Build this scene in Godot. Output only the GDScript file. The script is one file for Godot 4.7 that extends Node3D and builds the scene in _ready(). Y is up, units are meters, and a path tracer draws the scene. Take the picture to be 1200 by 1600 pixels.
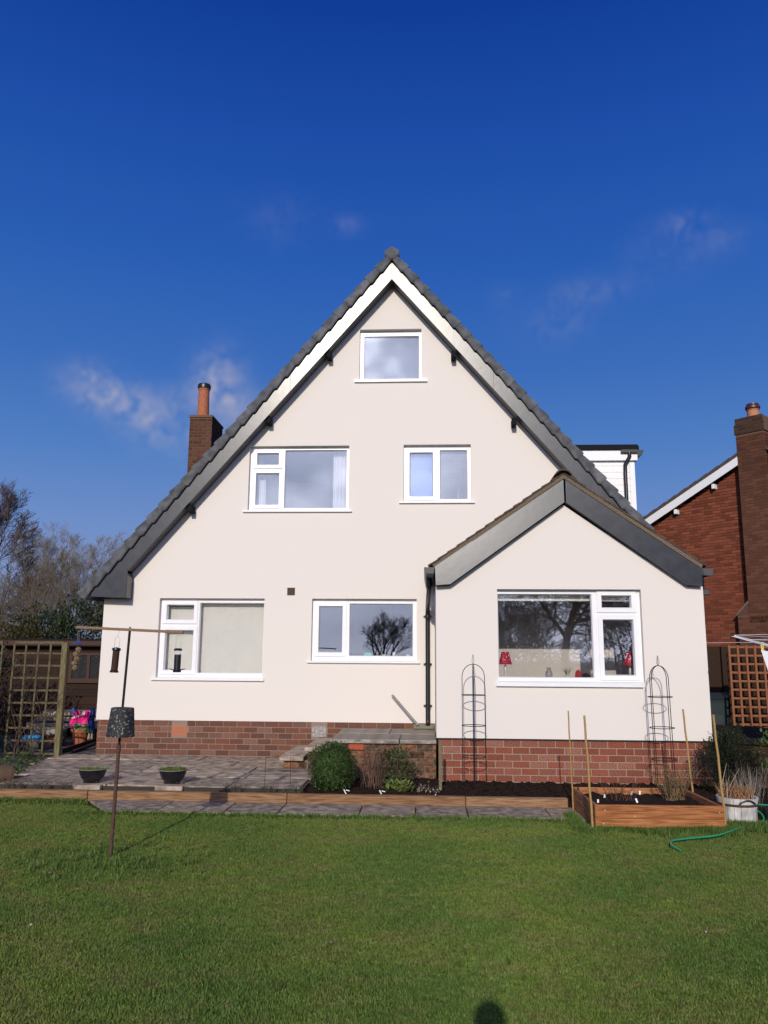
extends Node3D
# Rear garden of a white rendered gable house on a clear winter day. Metres, y up; the lawn is y = 0, the gable wall z = 0.

# ---------------------------------------------------------------- mesh building
class Geo:
	var v := PackedVector3Array()
	var n := PackedVector3Array()
	var c := PackedColorArray()
	var col := Color.WHITE
	func vert(p: Vector3, nn: Vector3) -> void:
		v.append(p); n.append(nn); c.append(col)
	func tri(a: Vector3, b: Vector3, d: Vector3) -> void:
		var nn := (b - a).cross(d - a).normalized()
		vert(a, nn); vert(d, nn); vert(b, nn)
	func tris(a: Vector3, b: Vector3, d: Vector3, na: Vector3, nb: Vector3, nd: Vector3) -> void:
		vert(a, na); vert(d, nd); vert(b, nb)
	func quad(a: Vector3, b: Vector3, d: Vector3, e: Vector3) -> void:
		tri(a, b, d); tri(a, d, e)
	func box(lo: Vector3, hi: Vector3) -> void:
		obox((lo + hi) / 2.0, hi - lo, Basis())
	func obox(o: Vector3, s: Vector3, b: Basis) -> void:
		var x := b.x * s.x / 2.0
		var y := b.y * s.y / 2.0
		var z := b.z * s.z / 2.0
		quad(o - x - y + z, o + x - y + z, o + x + y + z, o - x + y + z)
		quad(o + x - y - z, o - x - y - z, o - x + y - z, o + x + y - z)
		quad(o + x - y + z, o + x - y - z, o + x + y - z, o + x + y + z)
		quad(o - x - y - z, o - x - y + z, o - x + y + z, o - x + y - z)
		quad(o - x + y + z, o + x + y + z, o + x + y - z, o - x + y - z)
		quad(o - x - y - z, o + x - y - z, o + x - y + z, o - x - y + z)
	# a box with its long edges planed off
	func cbox(o: Vector3, s: Vector3, b: Basis, e: float) -> void:
		var h := s / 2.0
		var ring := []
		for k in [[-1, h.z - e, e], [0, h.z, 0.0]]:
			pass
		var rings := []
		for q in [[-h.z, e], [-h.z + e, 0.0], [h.z - e, 0.0], [h.z, e]]:
			var z: float = q[0]
			var i: float = q[1]
			var hx := h.x - i
			var hy := h.y - i
			rings.append([Vector3(-hx + e, -hy, z), Vector3(hx - e, -hy, z), Vector3(hx, -hy + e, z), Vector3(hx, hy - e, z), Vector3(hx - e, hy, z), Vector3(-hx + e, hy, z), Vector3(-hx, hy - e, z), Vector3(-hx, -hy + e, z)])
		for r in 3:
			for k in 8:
				var a: Vector3 = rings[r][k]
				var d: Vector3 = rings[r][(k + 1) % 8]
				var f: Vector3 = rings[r + 1][(k + 1) % 8]
				var g: Vector3 = rings[r + 1][k]
				quad(o + b * a, o + b * d, o + b * f, o + b * g)
		for k in range(1, 7):
			var t: Array = rings[3]
			tri(o + b * t[0], o + b * t[k], o + b * t[k + 1])
			var u: Array = rings[0]
			tri(o + b * u[0], o + b * u[k + 1], o + b * u[k])
	func tube(p: PackedVector3Array, r: PackedFloat32Array, sides: int, caps := true) -> void:
		var up := Vector3.UP
		var d0 := (p[1] - p[0]).normalized()
		if absf(d0.dot(up)) > 0.9:
			up = Vector3.RIGHT
		var side := d0.cross(up).normalized()
		var prev := []
		for i in p.size():
			var d := (p[mini(i + 1, p.size() - 1)] - p[maxi(i - 1, 0)]).normalized()
			side = (side - d * side.dot(d)).normalized()
			var other := d.cross(side)
			var ring := []
			for k in sides:
				var a := TAU * k / sides
				ring.append(side * cos(a) + other * sin(a))
			if i > 0:
				for k in sides:
					var k2 := (k + 1) % sides
					var a0: Vector3 = p[i - 1] + prev[k] * r[i - 1]
					var a1: Vector3 = p[i - 1] + prev[k2] * r[i - 1]
					var b1: Vector3 = p[i] + ring[k2] * r[i]
					var b0: Vector3 = p[i] + ring[k] * r[i]
					tris(a0, a1, b1, prev[k], prev[k2], ring[k2])
					tris(a0, b1, b0, prev[k], ring[k2], ring[k])
			if caps and (i == 0 or i == p.size() - 1):
				for k in range(1, sides - 1):
					var q0: Vector3 = p[i] + ring[0] * r[i]
					var q1: Vector3 = p[i] + ring[k] * r[i]
					var q2: Vector3 = p[i] + ring[k + 1] * r[i]
					if i == 0: tri(q0, q2, q1)
					else: tri(q0, q1, q2)
			prev = ring
	func rod(a: Vector3, b: Vector3, r: float, sides := 6) -> void:
		tube(PackedVector3Array([a, b]), PackedFloat32Array([r, r]), sides)
	# profile of (radius, height), bottom to top on the outside
	func lathe(pr: Array, sides: int, o: Vector3, b := Basis(), smooth := true) -> void:
		for i in pr.size() - 1:
			var p0: Vector2 = pr[i]
			var p1: Vector2 = pr[i + 1]
			var t := (p1 - p0).normalized()
			for k in sides:
				var a0 := TAU * k / sides
				var a1 := TAU * (k + 1) / sides
				var u0 := Vector3(cos(a0), 0, -sin(a0))
				var u1 := Vector3(cos(a1), 0, -sin(a1))
				if not smooth:
					u0 = Vector3(cos(a0), 0, -sin(a0))
				var n0 := b * (u0 * t.y + Vector3.UP * -t.x)
				var n1 := b * (u1 * t.y + Vector3.UP * -t.x)
				var A := o + b * (u0 * p0.x + Vector3.UP * p0.y)
				var B := o + b * (u1 * p0.x + Vector3.UP * p0.y)
				var C := o + b * (u1 * p1.x + Vector3.UP * p1.y)
				var D := o + b * (u0 * p1.x + Vector3.UP * p1.y)
				if p0.x > 1e-5: tris(A, B, C, n0, n1, n1)
				if p1.x > 1e-5: tris(A, C, D, n0, n1, n0)
	func flat(poly: PackedVector2Array, z: float, front: bool) -> void:
		var ix := Geometry2D.triangulate_polygon(poly)
		for i in range(0, ix.size(), 3):
			var a := poly[ix[i]]
			var b := poly[ix[i + 1]]
			var d := poly[ix[i + 2]]
			var ccw := (b - a).cross(d - a) > 0.0
			if ccw != front:
				var t := b
				b = d
				d = t
			tri(Vector3(a.x, a.y, z), Vector3(b.x, b.y, z), Vector3(d.x, d.y, z))
	# a polygon in the xy plane pushed from z0 (back) to z1 (front)
	func prism(poly: PackedVector2Array, z0: float, z1: float) -> void:
		if Geometry2D.is_polygon_clockwise(poly) != Geometry2D.is_polygon_clockwise(PackedVector2Array([Vector2(0, 0), Vector2(1, 0), Vector2(1, 1)])):
			poly = poly.duplicate()
			poly.reverse()
		flat(poly, z1, true)
		flat(poly, z0, false)
		for i in poly.size():
			var a := poly[i]
			var b := poly[(i + 1) % poly.size()]
			quad(Vector3(a.x, a.y, z0), Vector3(b.x, b.y, z0), Vector3(b.x, b.y, z1), Vector3(a.x, a.y, z1))
	# the same with rectangular openings
	func holed(poly: PackedVector2Array, holes: Array, z0: float, z1: float) -> void:
		var lo := poly[0]
		var hi := poly[0]
		for p in poly:
			lo = lo.min(p)
			hi = hi.max(p)
		var xs := [lo.x, hi.x]
		for h in holes:
			xs.append(h.position.x)
			xs.append(h.end.x)
		xs.sort()
		for i in xs.size() - 1:
			var x0: float = xs[i]
			var x1: float = xs[i + 1]
			if x1 - x0 < 1e-5: continue
			var cuts := []
			for h in holes:
				if h.position.x < (x0 + x1) / 2.0 and h.end.x > (x0 + x1) / 2.0:
					cuts.append([h.position.y, h.end.y])
			cuts.sort()
			var y := lo.y - 1.0
			cuts.append([hi.y + 1.0, 0.0])
			for q in cuts:
				if q[0] > y:
					for piece in Geometry2D.intersect_polygons(poly, PackedVector2Array([Vector2(x0, y), Vector2(x1, y), Vector2(x1, q[0]), Vector2(x0, q[0])])):
						flat(piece, z1, true)
						flat(piece, z0, false)
				y = q[1]
		var p2 := poly
		if Geometry2D.is_polygon_clockwise(poly) != Geometry2D.is_polygon_clockwise(PackedVector2Array([Vector2(0, 0), Vector2(1, 0), Vector2(1, 1)])):
			p2 = poly.duplicate()
			p2.reverse()
		for i in p2.size():
			var a := p2[i]
			var b := p2[(i + 1) % p2.size()]
			quad(Vector3(a.x, a.y, z0), Vector3(b.x, b.y, z0), Vector3(b.x, b.y, z1), Vector3(a.x, a.y, z1))
		for h in holes:
			var r := [h.position, Vector2(h.position.x, h.end.y), h.end, Vector2(h.end.x, h.position.y)]
			for i in 4:
				var a: Vector2 = r[i]
				var b: Vector2 = r[(i + 1) % 4]
				quad(Vector3(a.x, a.y, z0), Vector3(b.x, b.y, z0), Vector3(b.x, b.y, z1), Vector3(a.x, a.y, z1))
	func mesh() -> ArrayMesh:
		var a := []
		a.resize(Mesh.ARRAY_MAX)
		a[Mesh.ARRAY_VERTEX] = v
		a[Mesh.ARRAY_NORMAL] = n
		a[Mesh.ARRAY_COLOR] = c
		var m := ArrayMesh.new()
		m.add_surface_from_arrays(Mesh.PRIMITIVE_TRIANGLES, a)
		return m

# ---------------------------------------------------------------- naming
var taken := {}
func numbered(called: String) -> String:
	taken[called] = taken.get(called, -1) + 1
	return called if taken[called] == 0 else "%s_%03d" % [called, taken[called]]

func tag(o: Node3D, label: String, category: String, group := "") -> Node3D:
	o.set_meta("label", label)
	o.set_meta("category", category)
	if group: o.set_meta("group", group)
	return o

func thing(called: String, label: String, category: String, at := Vector3.ZERO, group := "", turn := 0.0) -> Node3D:
	var o := Node3D.new()
	o.name = numbered(called)
	add_child(o)
	o.position = at
	o.rotation.y = turn
	return tag(o, label, category, group)

func put(called: String, m: Mesh, material: Material, parent: Node3D, at := Vector3.ZERO, basis := Basis()) -> MeshInstance3D:
	var o := MeshInstance3D.new()
	o.name = numbered(called) if parent == self else called
	o.mesh = m
	o.material_override = material
	o.transform = Transform3D(basis, at)
	if parent != self:
		var k := 0
		while parent.has_node(NodePath(str(o.name))):
			k += 1
			o.name = "%s_%03d" % [called, k]
	parent.add_child(o, true)
	return o

var counts := {}
func piece(called: String, m: Mesh, material: Material, parent: Node3D, at := Vector3.ZERO, basis := Basis()) -> MeshInstance3D:   # put() for many alike pieces
	var key := [parent, called]
	counts[key] = counts.get(key, -1) + 1
	var o := MeshInstance3D.new()
	o.name = called if counts[key] == 0 else "%s_%03d" % [called, counts[key]]
	o.mesh = m
	o.material_override = material
	o.transform = Transform3D(basis, at)
	parent.add_child(o, true)
	return o

func ground_piece(called: String, g: Geo, material: Material) -> MeshInstance3D:
	var o := put(called, g.mesh(), material, self)
	o.set_meta("kind", "structure")
	return o

func copy(o: Node3D, label: String, at: Vector3, turn := 0.0) -> Node3D:
	var r: Node3D = o.duplicate()
	r.name = numbered(str(o.name).rstrip("0123456789").rstrip("_"))
	add_child(r)
	r.position = at
	r.rotation.y = turn
	r.set_meta("label", label)
	return r

# ---------------------------------------------------------------- materials
var rng := RandomNumberGenerator.new()
func rf(a: float, b: float) -> float:
	return rng.randf_range(a, b)

func noise_tex(freq: float, octaves: int, stops: Array, sd: int, size := 512, kind := FastNoiseLite.TYPE_SIMPLEX_SMOOTH, gain := 0.5) -> NoiseTexture2D:
	var f := FastNoiseLite.new()
	f.noise_type = kind
	f.frequency = freq
	f.fractal_octaves = octaves
	f.fractal_gain = gain
	f.seed = sd
	var t := NoiseTexture2D.new()
	t.width = size
	t.height = size
	t.seamless = true
	t.noise = f
	var g := Gradient.new()
	var off := PackedFloat32Array()
	var cl := PackedColorArray()
	for s in stops:
		off.append(s[0])
		cl.append(s[1])
	g.offsets = off
	g.colors = cl
	t.color_ramp = g
	return t

func grey(x: float) -> Color:
	return Color(x, x, x)

# lin: a linear base colour
func mat(lin: Color, rough := 0.8, tex: Texture2D = null, scale := Vector3.ONE, spec := 0.5) -> StandardMaterial3D:
	var m := StandardMaterial3D.new()
	m.albedo_color = lin.linear_to_srgb()
	m.roughness = rough
	m.metallic_specular = spec
	if tex:
		m.albedo_texture = tex
		m.uv1_triplanar = true
		m.uv1_world_triplanar = true
		m.uv1_scale = scale
	return m

func bumped(m: StandardMaterial3D, tex: Texture2D, cm: float) -> StandardMaterial3D:
	m.heightmap_enabled = true
	m.heightmap_texture = tex
	m.heightmap_scale = cm
	return m

var T := {}
var M := {}
func make_materials() -> void:
	T.fine = noise_tex(0.09, 4, [[0.0, grey(0.72)], [0.5, grey(0.9)], [1.0, grey(1.0)]], 3)
	T.blotch = noise_tex(0.012, 5, [[0.2, grey(0.72)], [0.5, grey(0.88)], [0.8, grey(1.0)]], 5)
	T.soft = noise_tex(0.01, 3, [[0.2, grey(0.985)], [0.8, grey(1.0)]], 6)
	T.grit = noise_tex(0.22, 2, [[0.0, grey(0.0)], [1.0, grey(1.0)]], 8)
	T.lump = noise_tex(0.03, 4, [[0.0, grey(0.0)], [1.0, grey(1.0)]], 9)
	T.wood = noise_tex(0.03, 5, [[0.2, Color(0.68, 0.62, 0.56)], [0.5, Color(0.88, 0.86, 0.83)], [0.8, grey(1.0)]], 11, 512, FastNoiseLite.TYPE_SIMPLEX_SMOOTH, 0.6)
	T.brick = noise_tex(0.05, 5, [[0.15, Color(0.5, 0.5, 0.52)], [0.45, Color(0.84, 0.82, 0.82)], [0.62, grey(1.0)], [0.85, Color(1.0, 0.98, 0.96)]], 12)
	T.slab = noise_tex(0.006, 6, [[0.15, Color(0.62, 0.6, 0.58)], [0.42, Color(0.8, 0.785, 0.76)], [0.6, Color(0.89, 0.875, 0.85)], [0.74, Color(1.0, 0.985, 0.96)]], 14, 1024, FastNoiseLite.TYPE_SIMPLEX_SMOOTH, 0.6)
	T.soil = noise_tex(0.05, 5, [[0.2, Color(0.4, 0.38, 0.36)], [0.6, grey(0.8)], [0.8, grey(1.0)]], 15, 512, FastNoiseLite.TYPE_SIMPLEX_SMOOTH, 0.65)
	T.lawn = noise_tex(0.012, 6, [[0.25, Color(0.55, 0.62, 0.5)], [0.5, Color(0.8, 0.8, 0.75)], [0.7, Color(1.0, 0.9, 0.8)]], 16, 1024, FastNoiseLite.TYPE_SIMPLEX_SMOOTH, 0.6)
	T.fleck = noise_tex(0.03, 4, [[0.0, grey(0.2)], [0.7, grey(0.2)], [0.72, grey(0.8)], [0.8, grey(0.9)]], 18)
	T.brushed = noise_tex(0.02, 4, [[0.0, grey(0.0)], [1.0, grey(1.0)]], 19)
	M.render = mat(Color(0.745, 0.692, 0.64), 0.92, null, Vector3.ONE, 0.2)
	M.white = mat(Color(0.84, 0.84, 0.85), 0.32, T.soft, Vector3.ONE, 0.5)
	M.clad = mat(Color(0.82, 0.81, 0.81), 0.4, T.soft, Vector3.ONE)
	M.barge = bumped(mat(Color(0.024, 0.025, 0.033), 0.29, T.blotch, Vector3(0.9, 0.9, 0.9), 0.57), T.brushed, 0.02)
	M.barge.uv1_scale = Vector3(0.7, 0.7, 0.7)
	M.soffit = mat(Color(0.05, 0.05, 0.058), 0.5)
	M.black = mat(Color(0.012, 0.012, 0.014), 0.35)
	M.matt_black = mat(Color(0.014, 0.014, 0.016), 0.85, null, Vector3.ONE, 0.2)
	M.tile = []
	for k in [[0.125, 0.132, 0.146], [0.105, 0.112, 0.124], [0.142, 0.148, 0.16], [0.115, 0.12, 0.137]]:
		M.tile.append(bumped(mat(Color(k[0], k[1], k[2]), 0.72, T.blotch, Vector3.ONE * 0.7, 0.4), T.lump, 0.05))
	M.brown_tile = mat(Color(0.085, 0.055, 0.042), 0.85, T.blotch, Vector3.ONE * 5.0)
	M.brown_tile_pale = mat(Color(0.13, 0.085, 0.06), 0.85, T.blotch, Vector3.ONE * 6.0)
	M.bedding = bumped(mat(Color(0.36, 0.28, 0.2), 0.95, T.soil, Vector3.ONE * 3.0, 0.2), T.lump, 0.5)
	M.brick = []
	for k in [[0.225, 0.1, 0.067], [0.19, 0.087, 0.062], [0.25, 0.112, 0.074], [0.165, 0.082, 0.062], [0.23, 0.12, 0.088], [0.235, 0.1, 0.064], [0.2, 0.1, 0.07], [0.27, 0.15, 0.11]]:
		M.brick.append(bumped(mat(Color(k[0], k[1], k[2]), 0.92, T.brick, Vector3(2.1, 3.3, 2.1), 0.2), T.grit, 0.08))
	M.red_brick = []
	for k in [[0.33, 0.105, 0.066], [0.29, 0.09, 0.06], [0.36, 0.12, 0.078], [0.31, 0.12, 0.085], [0.34, 0.13, 0.088], [0.27, 0.095, 0.065], [0.37, 0.17, 0.12], [0.3, 0.1, 0.062]]:
		M.red_brick.append(bumped(mat(Color(k[0], k[1], k[2]), 0.92, T.brick, Vector3(2.3, 3.7, 2.3), 0.2), T.grit, 0.08))
	M.old_brick = []
	for k in [[0.21, 0.115, 0.075], [0.12, 0.075, 0.052], [0.25, 0.14, 0.095], [0.15, 0.1, 0.07], [0.3, 0.15, 0.095]]:
		M.old_brick.append(bumped(mat(Color(k[0], k[1], k[2]), 0.95, T.slab, Vector3(1.7, 2.2, 1.7), 0.2), T.lump, 0.2))
	M.bright_brick = mat(Color(0.52, 0.11, 0.05), 0.9, T.brick, Vector3.ONE * 3.0)
	M.mortar = bumped(mat(Color(0.34, 0.255, 0.2), 0.95, T.fine, Vector3.ONE * 4.0, 0.2), T.grit, 0.1)
	M.pale_mortar = bumped(mat(Color(0.43, 0.325, 0.24), 0.95, T.fine, Vector3.ONE * 4.0, 0.2), T.grit, 0.1)
	M.dark_mortar = mat(Color(0.2, 0.125, 0.088), 0.95, T.fine, Vector3.ONE * 4.0, 0.2)
	M.stack_brick = mat(Color.WHITE, 0.95, T.brick, Vector3.ONE * 2.4, 0.2)
	M.stack_brick.vertex_color_use_as_albedo = true
	M.terracotta = mat(Color(0.52, 0.165, 0.075), 0.8, T.blotch, Vector3.ONE * 4.0)
	M.airbrick = mat(Color(0.62, 0.2, 0.09), 0.85, T.fine, Vector3.ONE * 3.0)
	M.grey_plate = mat(Color(0.42, 0.39, 0.37), 0.8, T.blotch, Vector3.ONE * 4.0)
	M.slab = []
	for k in [[0.48, 0.4, 0.335], [0.42, 0.355, 0.3], [0.53, 0.445, 0.37], [0.45, 0.365, 0.3], [0.37, 0.315, 0.265]]:
		M.slab.append(bumped(mat(Color(k[0], k[1], k[2]), 0.9, T.slab, Vector3.ONE * (0.55 + 0.13 * M.slab.size()), 0.25), T.lump, 0.4))
	M.stone = bumped(mat(Color(0.42, 0.38, 0.34), 0.9, T.slab, Vector3(0.7, 1.6, 3.2), 0.25), T.lump, 0.5)
	M.joint = mat(Color(0.09, 0.075, 0.06), 0.95, T.soil, Vector3.ONE * 3.0)
	M.soil = bumped(mat(Color(0.05, 0.033, 0.026), 0.97, T.soil, Vector3.ONE * 2.5, 0.2), T.lump, 2.0)
	M.sleeper = []
	for k in [[0.34, 0.2, 0.108], [0.31, 0.18, 0.097], [0.365, 0.22, 0.125]]:
		M.sleeper.append(bumped(mat(Color(k[0], k[1], k[2]), 0.85, T.wood, Vector3(0.16, 3.2, 3.2), 0.3), T.lump, 0.05))
	M.bed_wood = []
	for k in [[0.47, 0.2, 0.078], [0.43, 0.175, 0.066], [0.5, 0.22, 0.09]]:
		M.bed_wood.append(bumped(mat(Color(k[0], k[1], k[2]), 0.75, T.wood, Vector3(0.15, 2.6, 2.6), 0.35), T.lump, 0.04))
	M.bed_wood_side = mat(Color(0.34, 0.14, 0.055), 0.85, T.wood, Vector3(2.6, 2.6, 0.15))
	M.cane = mat(Color(0.53, 0.34, 0.12), 0.55, T.wood, Vector3(20, 3, 20))
	M.green_wood = mat(Color(0.2, 0.175, 0.085), 0.9, T.wood, Vector3(3, 0.3, 3))
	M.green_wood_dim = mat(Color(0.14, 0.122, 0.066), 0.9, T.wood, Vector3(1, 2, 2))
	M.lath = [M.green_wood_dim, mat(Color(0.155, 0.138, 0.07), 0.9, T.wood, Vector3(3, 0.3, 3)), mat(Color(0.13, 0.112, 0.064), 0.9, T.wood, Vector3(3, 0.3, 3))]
	M.post = mat(Color(0.22, 0.2, 0.12), 0.9, T.wood, Vector3(12, 1.5, 12))
	M.shed = []
	for k in [[0.042, 0.024, 0.018], [0.05, 0.029, 0.021], [0.036, 0.022, 0.017]]:
		M.shed.append(mat(Color(k[0], k[1], k[2]), 0.85, T.wood, Vector3(1.2, 12, 12), 0.3))
	M.shed_trim = mat(Color(0.075, 0.034, 0.024), 0.8, T.wood, Vector3(6, 6, 6))
	M.fence = mat(Color(0.055, 0.036, 0.027), 0.9, T.wood, Vector3(1.5, 9, 9), 0.2)
	M.lattice = mat(Color(0.34, 0.125, 0.05), 0.8, T.wood, Vector3(6, 6, 6))
	M.bare = mat(Color(0.2, 0.155, 0.112), 0.9, T.fine, Vector3.ONE * 3.0)
	M.bare_purple = mat(Color(0.075, 0.05, 0.047), 0.9)
	M.bare_olive = mat(Color(0.1, 0.078, 0.036), 0.9)
	M.bare_grey = mat(Color(0.21, 0.185, 0.165), 0.9)
	M.bark = mat(Color(0.05, 0.038, 0.03), 0.95, T.lump, Vector3.ONE)
	M.leaf = mat(Color.WHITE, 0.55, null, Vector3.ONE, 0.4)
	M.leaf.vertex_color_use_as_albedo = true
	M.leaf.backlight_enabled = true
	M.leaf.backlight = Color(0.25, 0.25, 0.12)
	M.twig = mat(Color.WHITE, 0.9)
	M.twig.vertex_color_use_as_albedo = true
	M.grass = mat(Color.WHITE, 0.6, null, Vector3.ONE, 0.3)
	M.grass.vertex_color_use_as_albedo = true
	M.grass.backlight_enabled = true
	M.grass.backlight = Color(0.3, 0.3, 0.1)
	M.lawn = bumped(mat(Color(0.09, 0.11, 0.028), 0.95, T.lawn, Vector3.ONE * 0.35, 0.2), T.lump, 1.0)
	M.ground = mat(Color(0.06, 0.065, 0.03), 0.95, T.lawn, Vector3.ONE * 0.05, 0.2)
	M.yard = bumped(mat(Color(0.17, 0.155, 0.145), 0.9, T.slab, Vector3.ONE * 0.5, 0.2), T.lump, 0.5)
	# coated double glazing: each face mirrors a fixed share and passes the rest
	var coat := Image.create(4, 4, false, Image.FORMAT_RGB8)
	coat.fill(Color(1.0, 0.01, 1.0))
	M.glass = ORMMaterial3D.new()
	M.glass.orm_texture = ImageTexture.create_from_image(coat)
	M.glass.transparency = BaseMaterial3D.TRANSPARENCY_ALPHA
	M.glass.albedo_color = Color(0.95, 0.96, 1.0, 0.15)
	M.plain_glass = StandardMaterial3D.new()
	M.plain_glass.transparency = BaseMaterial3D.TRANSPARENCY_ALPHA
	M.plain_glass.albedo_color = Color(0.9, 0.9, 0.9, 0.02)
	M.plain_glass.roughness = 0.02
	M.clear = StandardMaterial3D.new()
	M.clear.transparency = BaseMaterial3D.TRANSPARENCY_ALPHA
	M.clear.albedo_color = Color(0.9, 0.9, 0.9, 0.12)
	M.clear.roughness = 0.08
	M.blind = mat(Color(0.9, 0.88, 0.8), 0.85, T.soft, Vector3.ONE * 0.7, 0.2)
	M.curtain = mat(Color(0.55, 0.55, 0.58), 0.9)
	M.slat = mat(Color(0.33, 0.335, 0.36), 0.5)
	M.slat_mirrored_sky = mat(Color(0.09, 0.22, 0.62), 0.45)  # blue sky mirrored in the left casement, put into the slat colour
	M.room = mat(Color(0.42, 0.42, 0.46), 0.9)
	M.room_brown = mat(Color(0.12, 0.1, 0.085), 0.9)
	M.red = mat(Color(0.62, 0.02, 0.05), 0.8, T.fine, Vector3.ONE * 6.0)
	M.cream = mat(Color(0.72, 0.58, 0.38), 0.85, T.fine, Vector3.ONE * 4.0)
	M.china = mat(Color(0.75, 0.75, 0.73), 0.25)
	M.metal = mat(Color(0.014, 0.015, 0.016), 0.75, null, Vector3.ONE, 0.3)
	M.rust = mat(Color(0.11, 0.052, 0.036), 0.85, T.blotch, Vector3.ONE * 8.0)
	M.bar_wood = mat(Color(0.3, 0.2, 0.13), 0.9, T.wood, Vector3(2, 16, 16))
	M.wire = mat(Color(0.35, 0.34, 0.33), 0.4)
	M.wire.metallic = 0.6
	M.baffle = mat(Color(0.55, 0.54, 0.52), 0.75, T.fleck, Vector3(2.2, 2.0, 2.2))
	M.nuts = bumped(mat(Color(0.22, 0.085, 0.045), 0.8, T.soil, Vector3.ONE * 14.0), T.lump, 0.5)
	M.fat = bumped(mat(Color(0.5, 0.35, 0.17), 0.9, T.soil, Vector3.ONE * 12.0), T.lump, 0.6)
	M.blue = mat(Color(0.02, 0.06, 0.3), 0.5)
	M.cyan = mat(Color(0.02, 0.4, 0.8), 0.5)
	M.pink = mat(Color(0.75, 0.03, 0.25), 0.4)
	M.bag_green = mat(Color(0.06, 0.28, 0.08), 0.45)
	M.glaze = mat(Color(0.016, 0.017, 0.022), 0.32, T.blotch, Vector3.ONE * 5.0)
	M.moss = mat(Color(0.25, 0.24, 0.17), 0.9, T.fine, Vector3.ONE * 6.0)
	M.grey_pot = mat(Color(0.05, 0.05, 0.055), 0.6)
	M.paint = bumped(mat(Color(0.7, 0.685, 0.65), 0.75, T.blotch, Vector3(1.2, 0.8, 1.2)), T.lump, 0.1)
	M.band = mat(Color(0.11, 0.045, 0.04), 0.7, T.blotch, Vector3.ONE * 6.0)
	M.hose = mat(Color(0.02, 0.3, 0.13), 0.45)
	M.alu = mat(Color(0.62, 0.62, 0.64), 0.4)
	M.alu.metallic = 0.5
	M.yellow = mat(Color(0.75, 0.6, 0.1), 0.5)
	M.cloth = mat(Color(0.72, 0.74, 0.8), 0.9)
	M.bin = mat(Color(0.018, 0.03, 0.03), 0.45)
	M.bark_log = mat(Color(0.2, 0.12, 0.07), 0.95, T.soil, Vector3.ONE * 6.0)
	M.log_end = mat(Color(0.5, 0.34, 0.18), 0.9, T.wood, Vector3.ONE * 5.0)
	M.stick = mat(Color(0.3, 0.29, 0.28), 0.7, T.blotch, Vector3.ONE * 5.0)
	M.neighbour_tile = mat(Color(0.1, 0.075, 0.065), 0.9, T.blotch, Vector3.ONE * 4.0)
	M.coat = mat(Color(0.03, 0.035, 0.06), 0.9)
	M.skin = mat(Color(0.5, 0.3, 0.22), 0.6)

# ---------------------------------------------------------------- sky
const SUN_EL := 22.0
const SUN_AZ := -5.0    # degrees from +z towards +x
func sun_dir() -> Vector3:   # towards the sun
	var e := deg_to_rad(SUN_EL)
	var a := deg_to_rad(SUN_AZ)
	return Vector3(sin(a) * cos(e), sin(e), cos(a) * cos(e))

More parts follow.
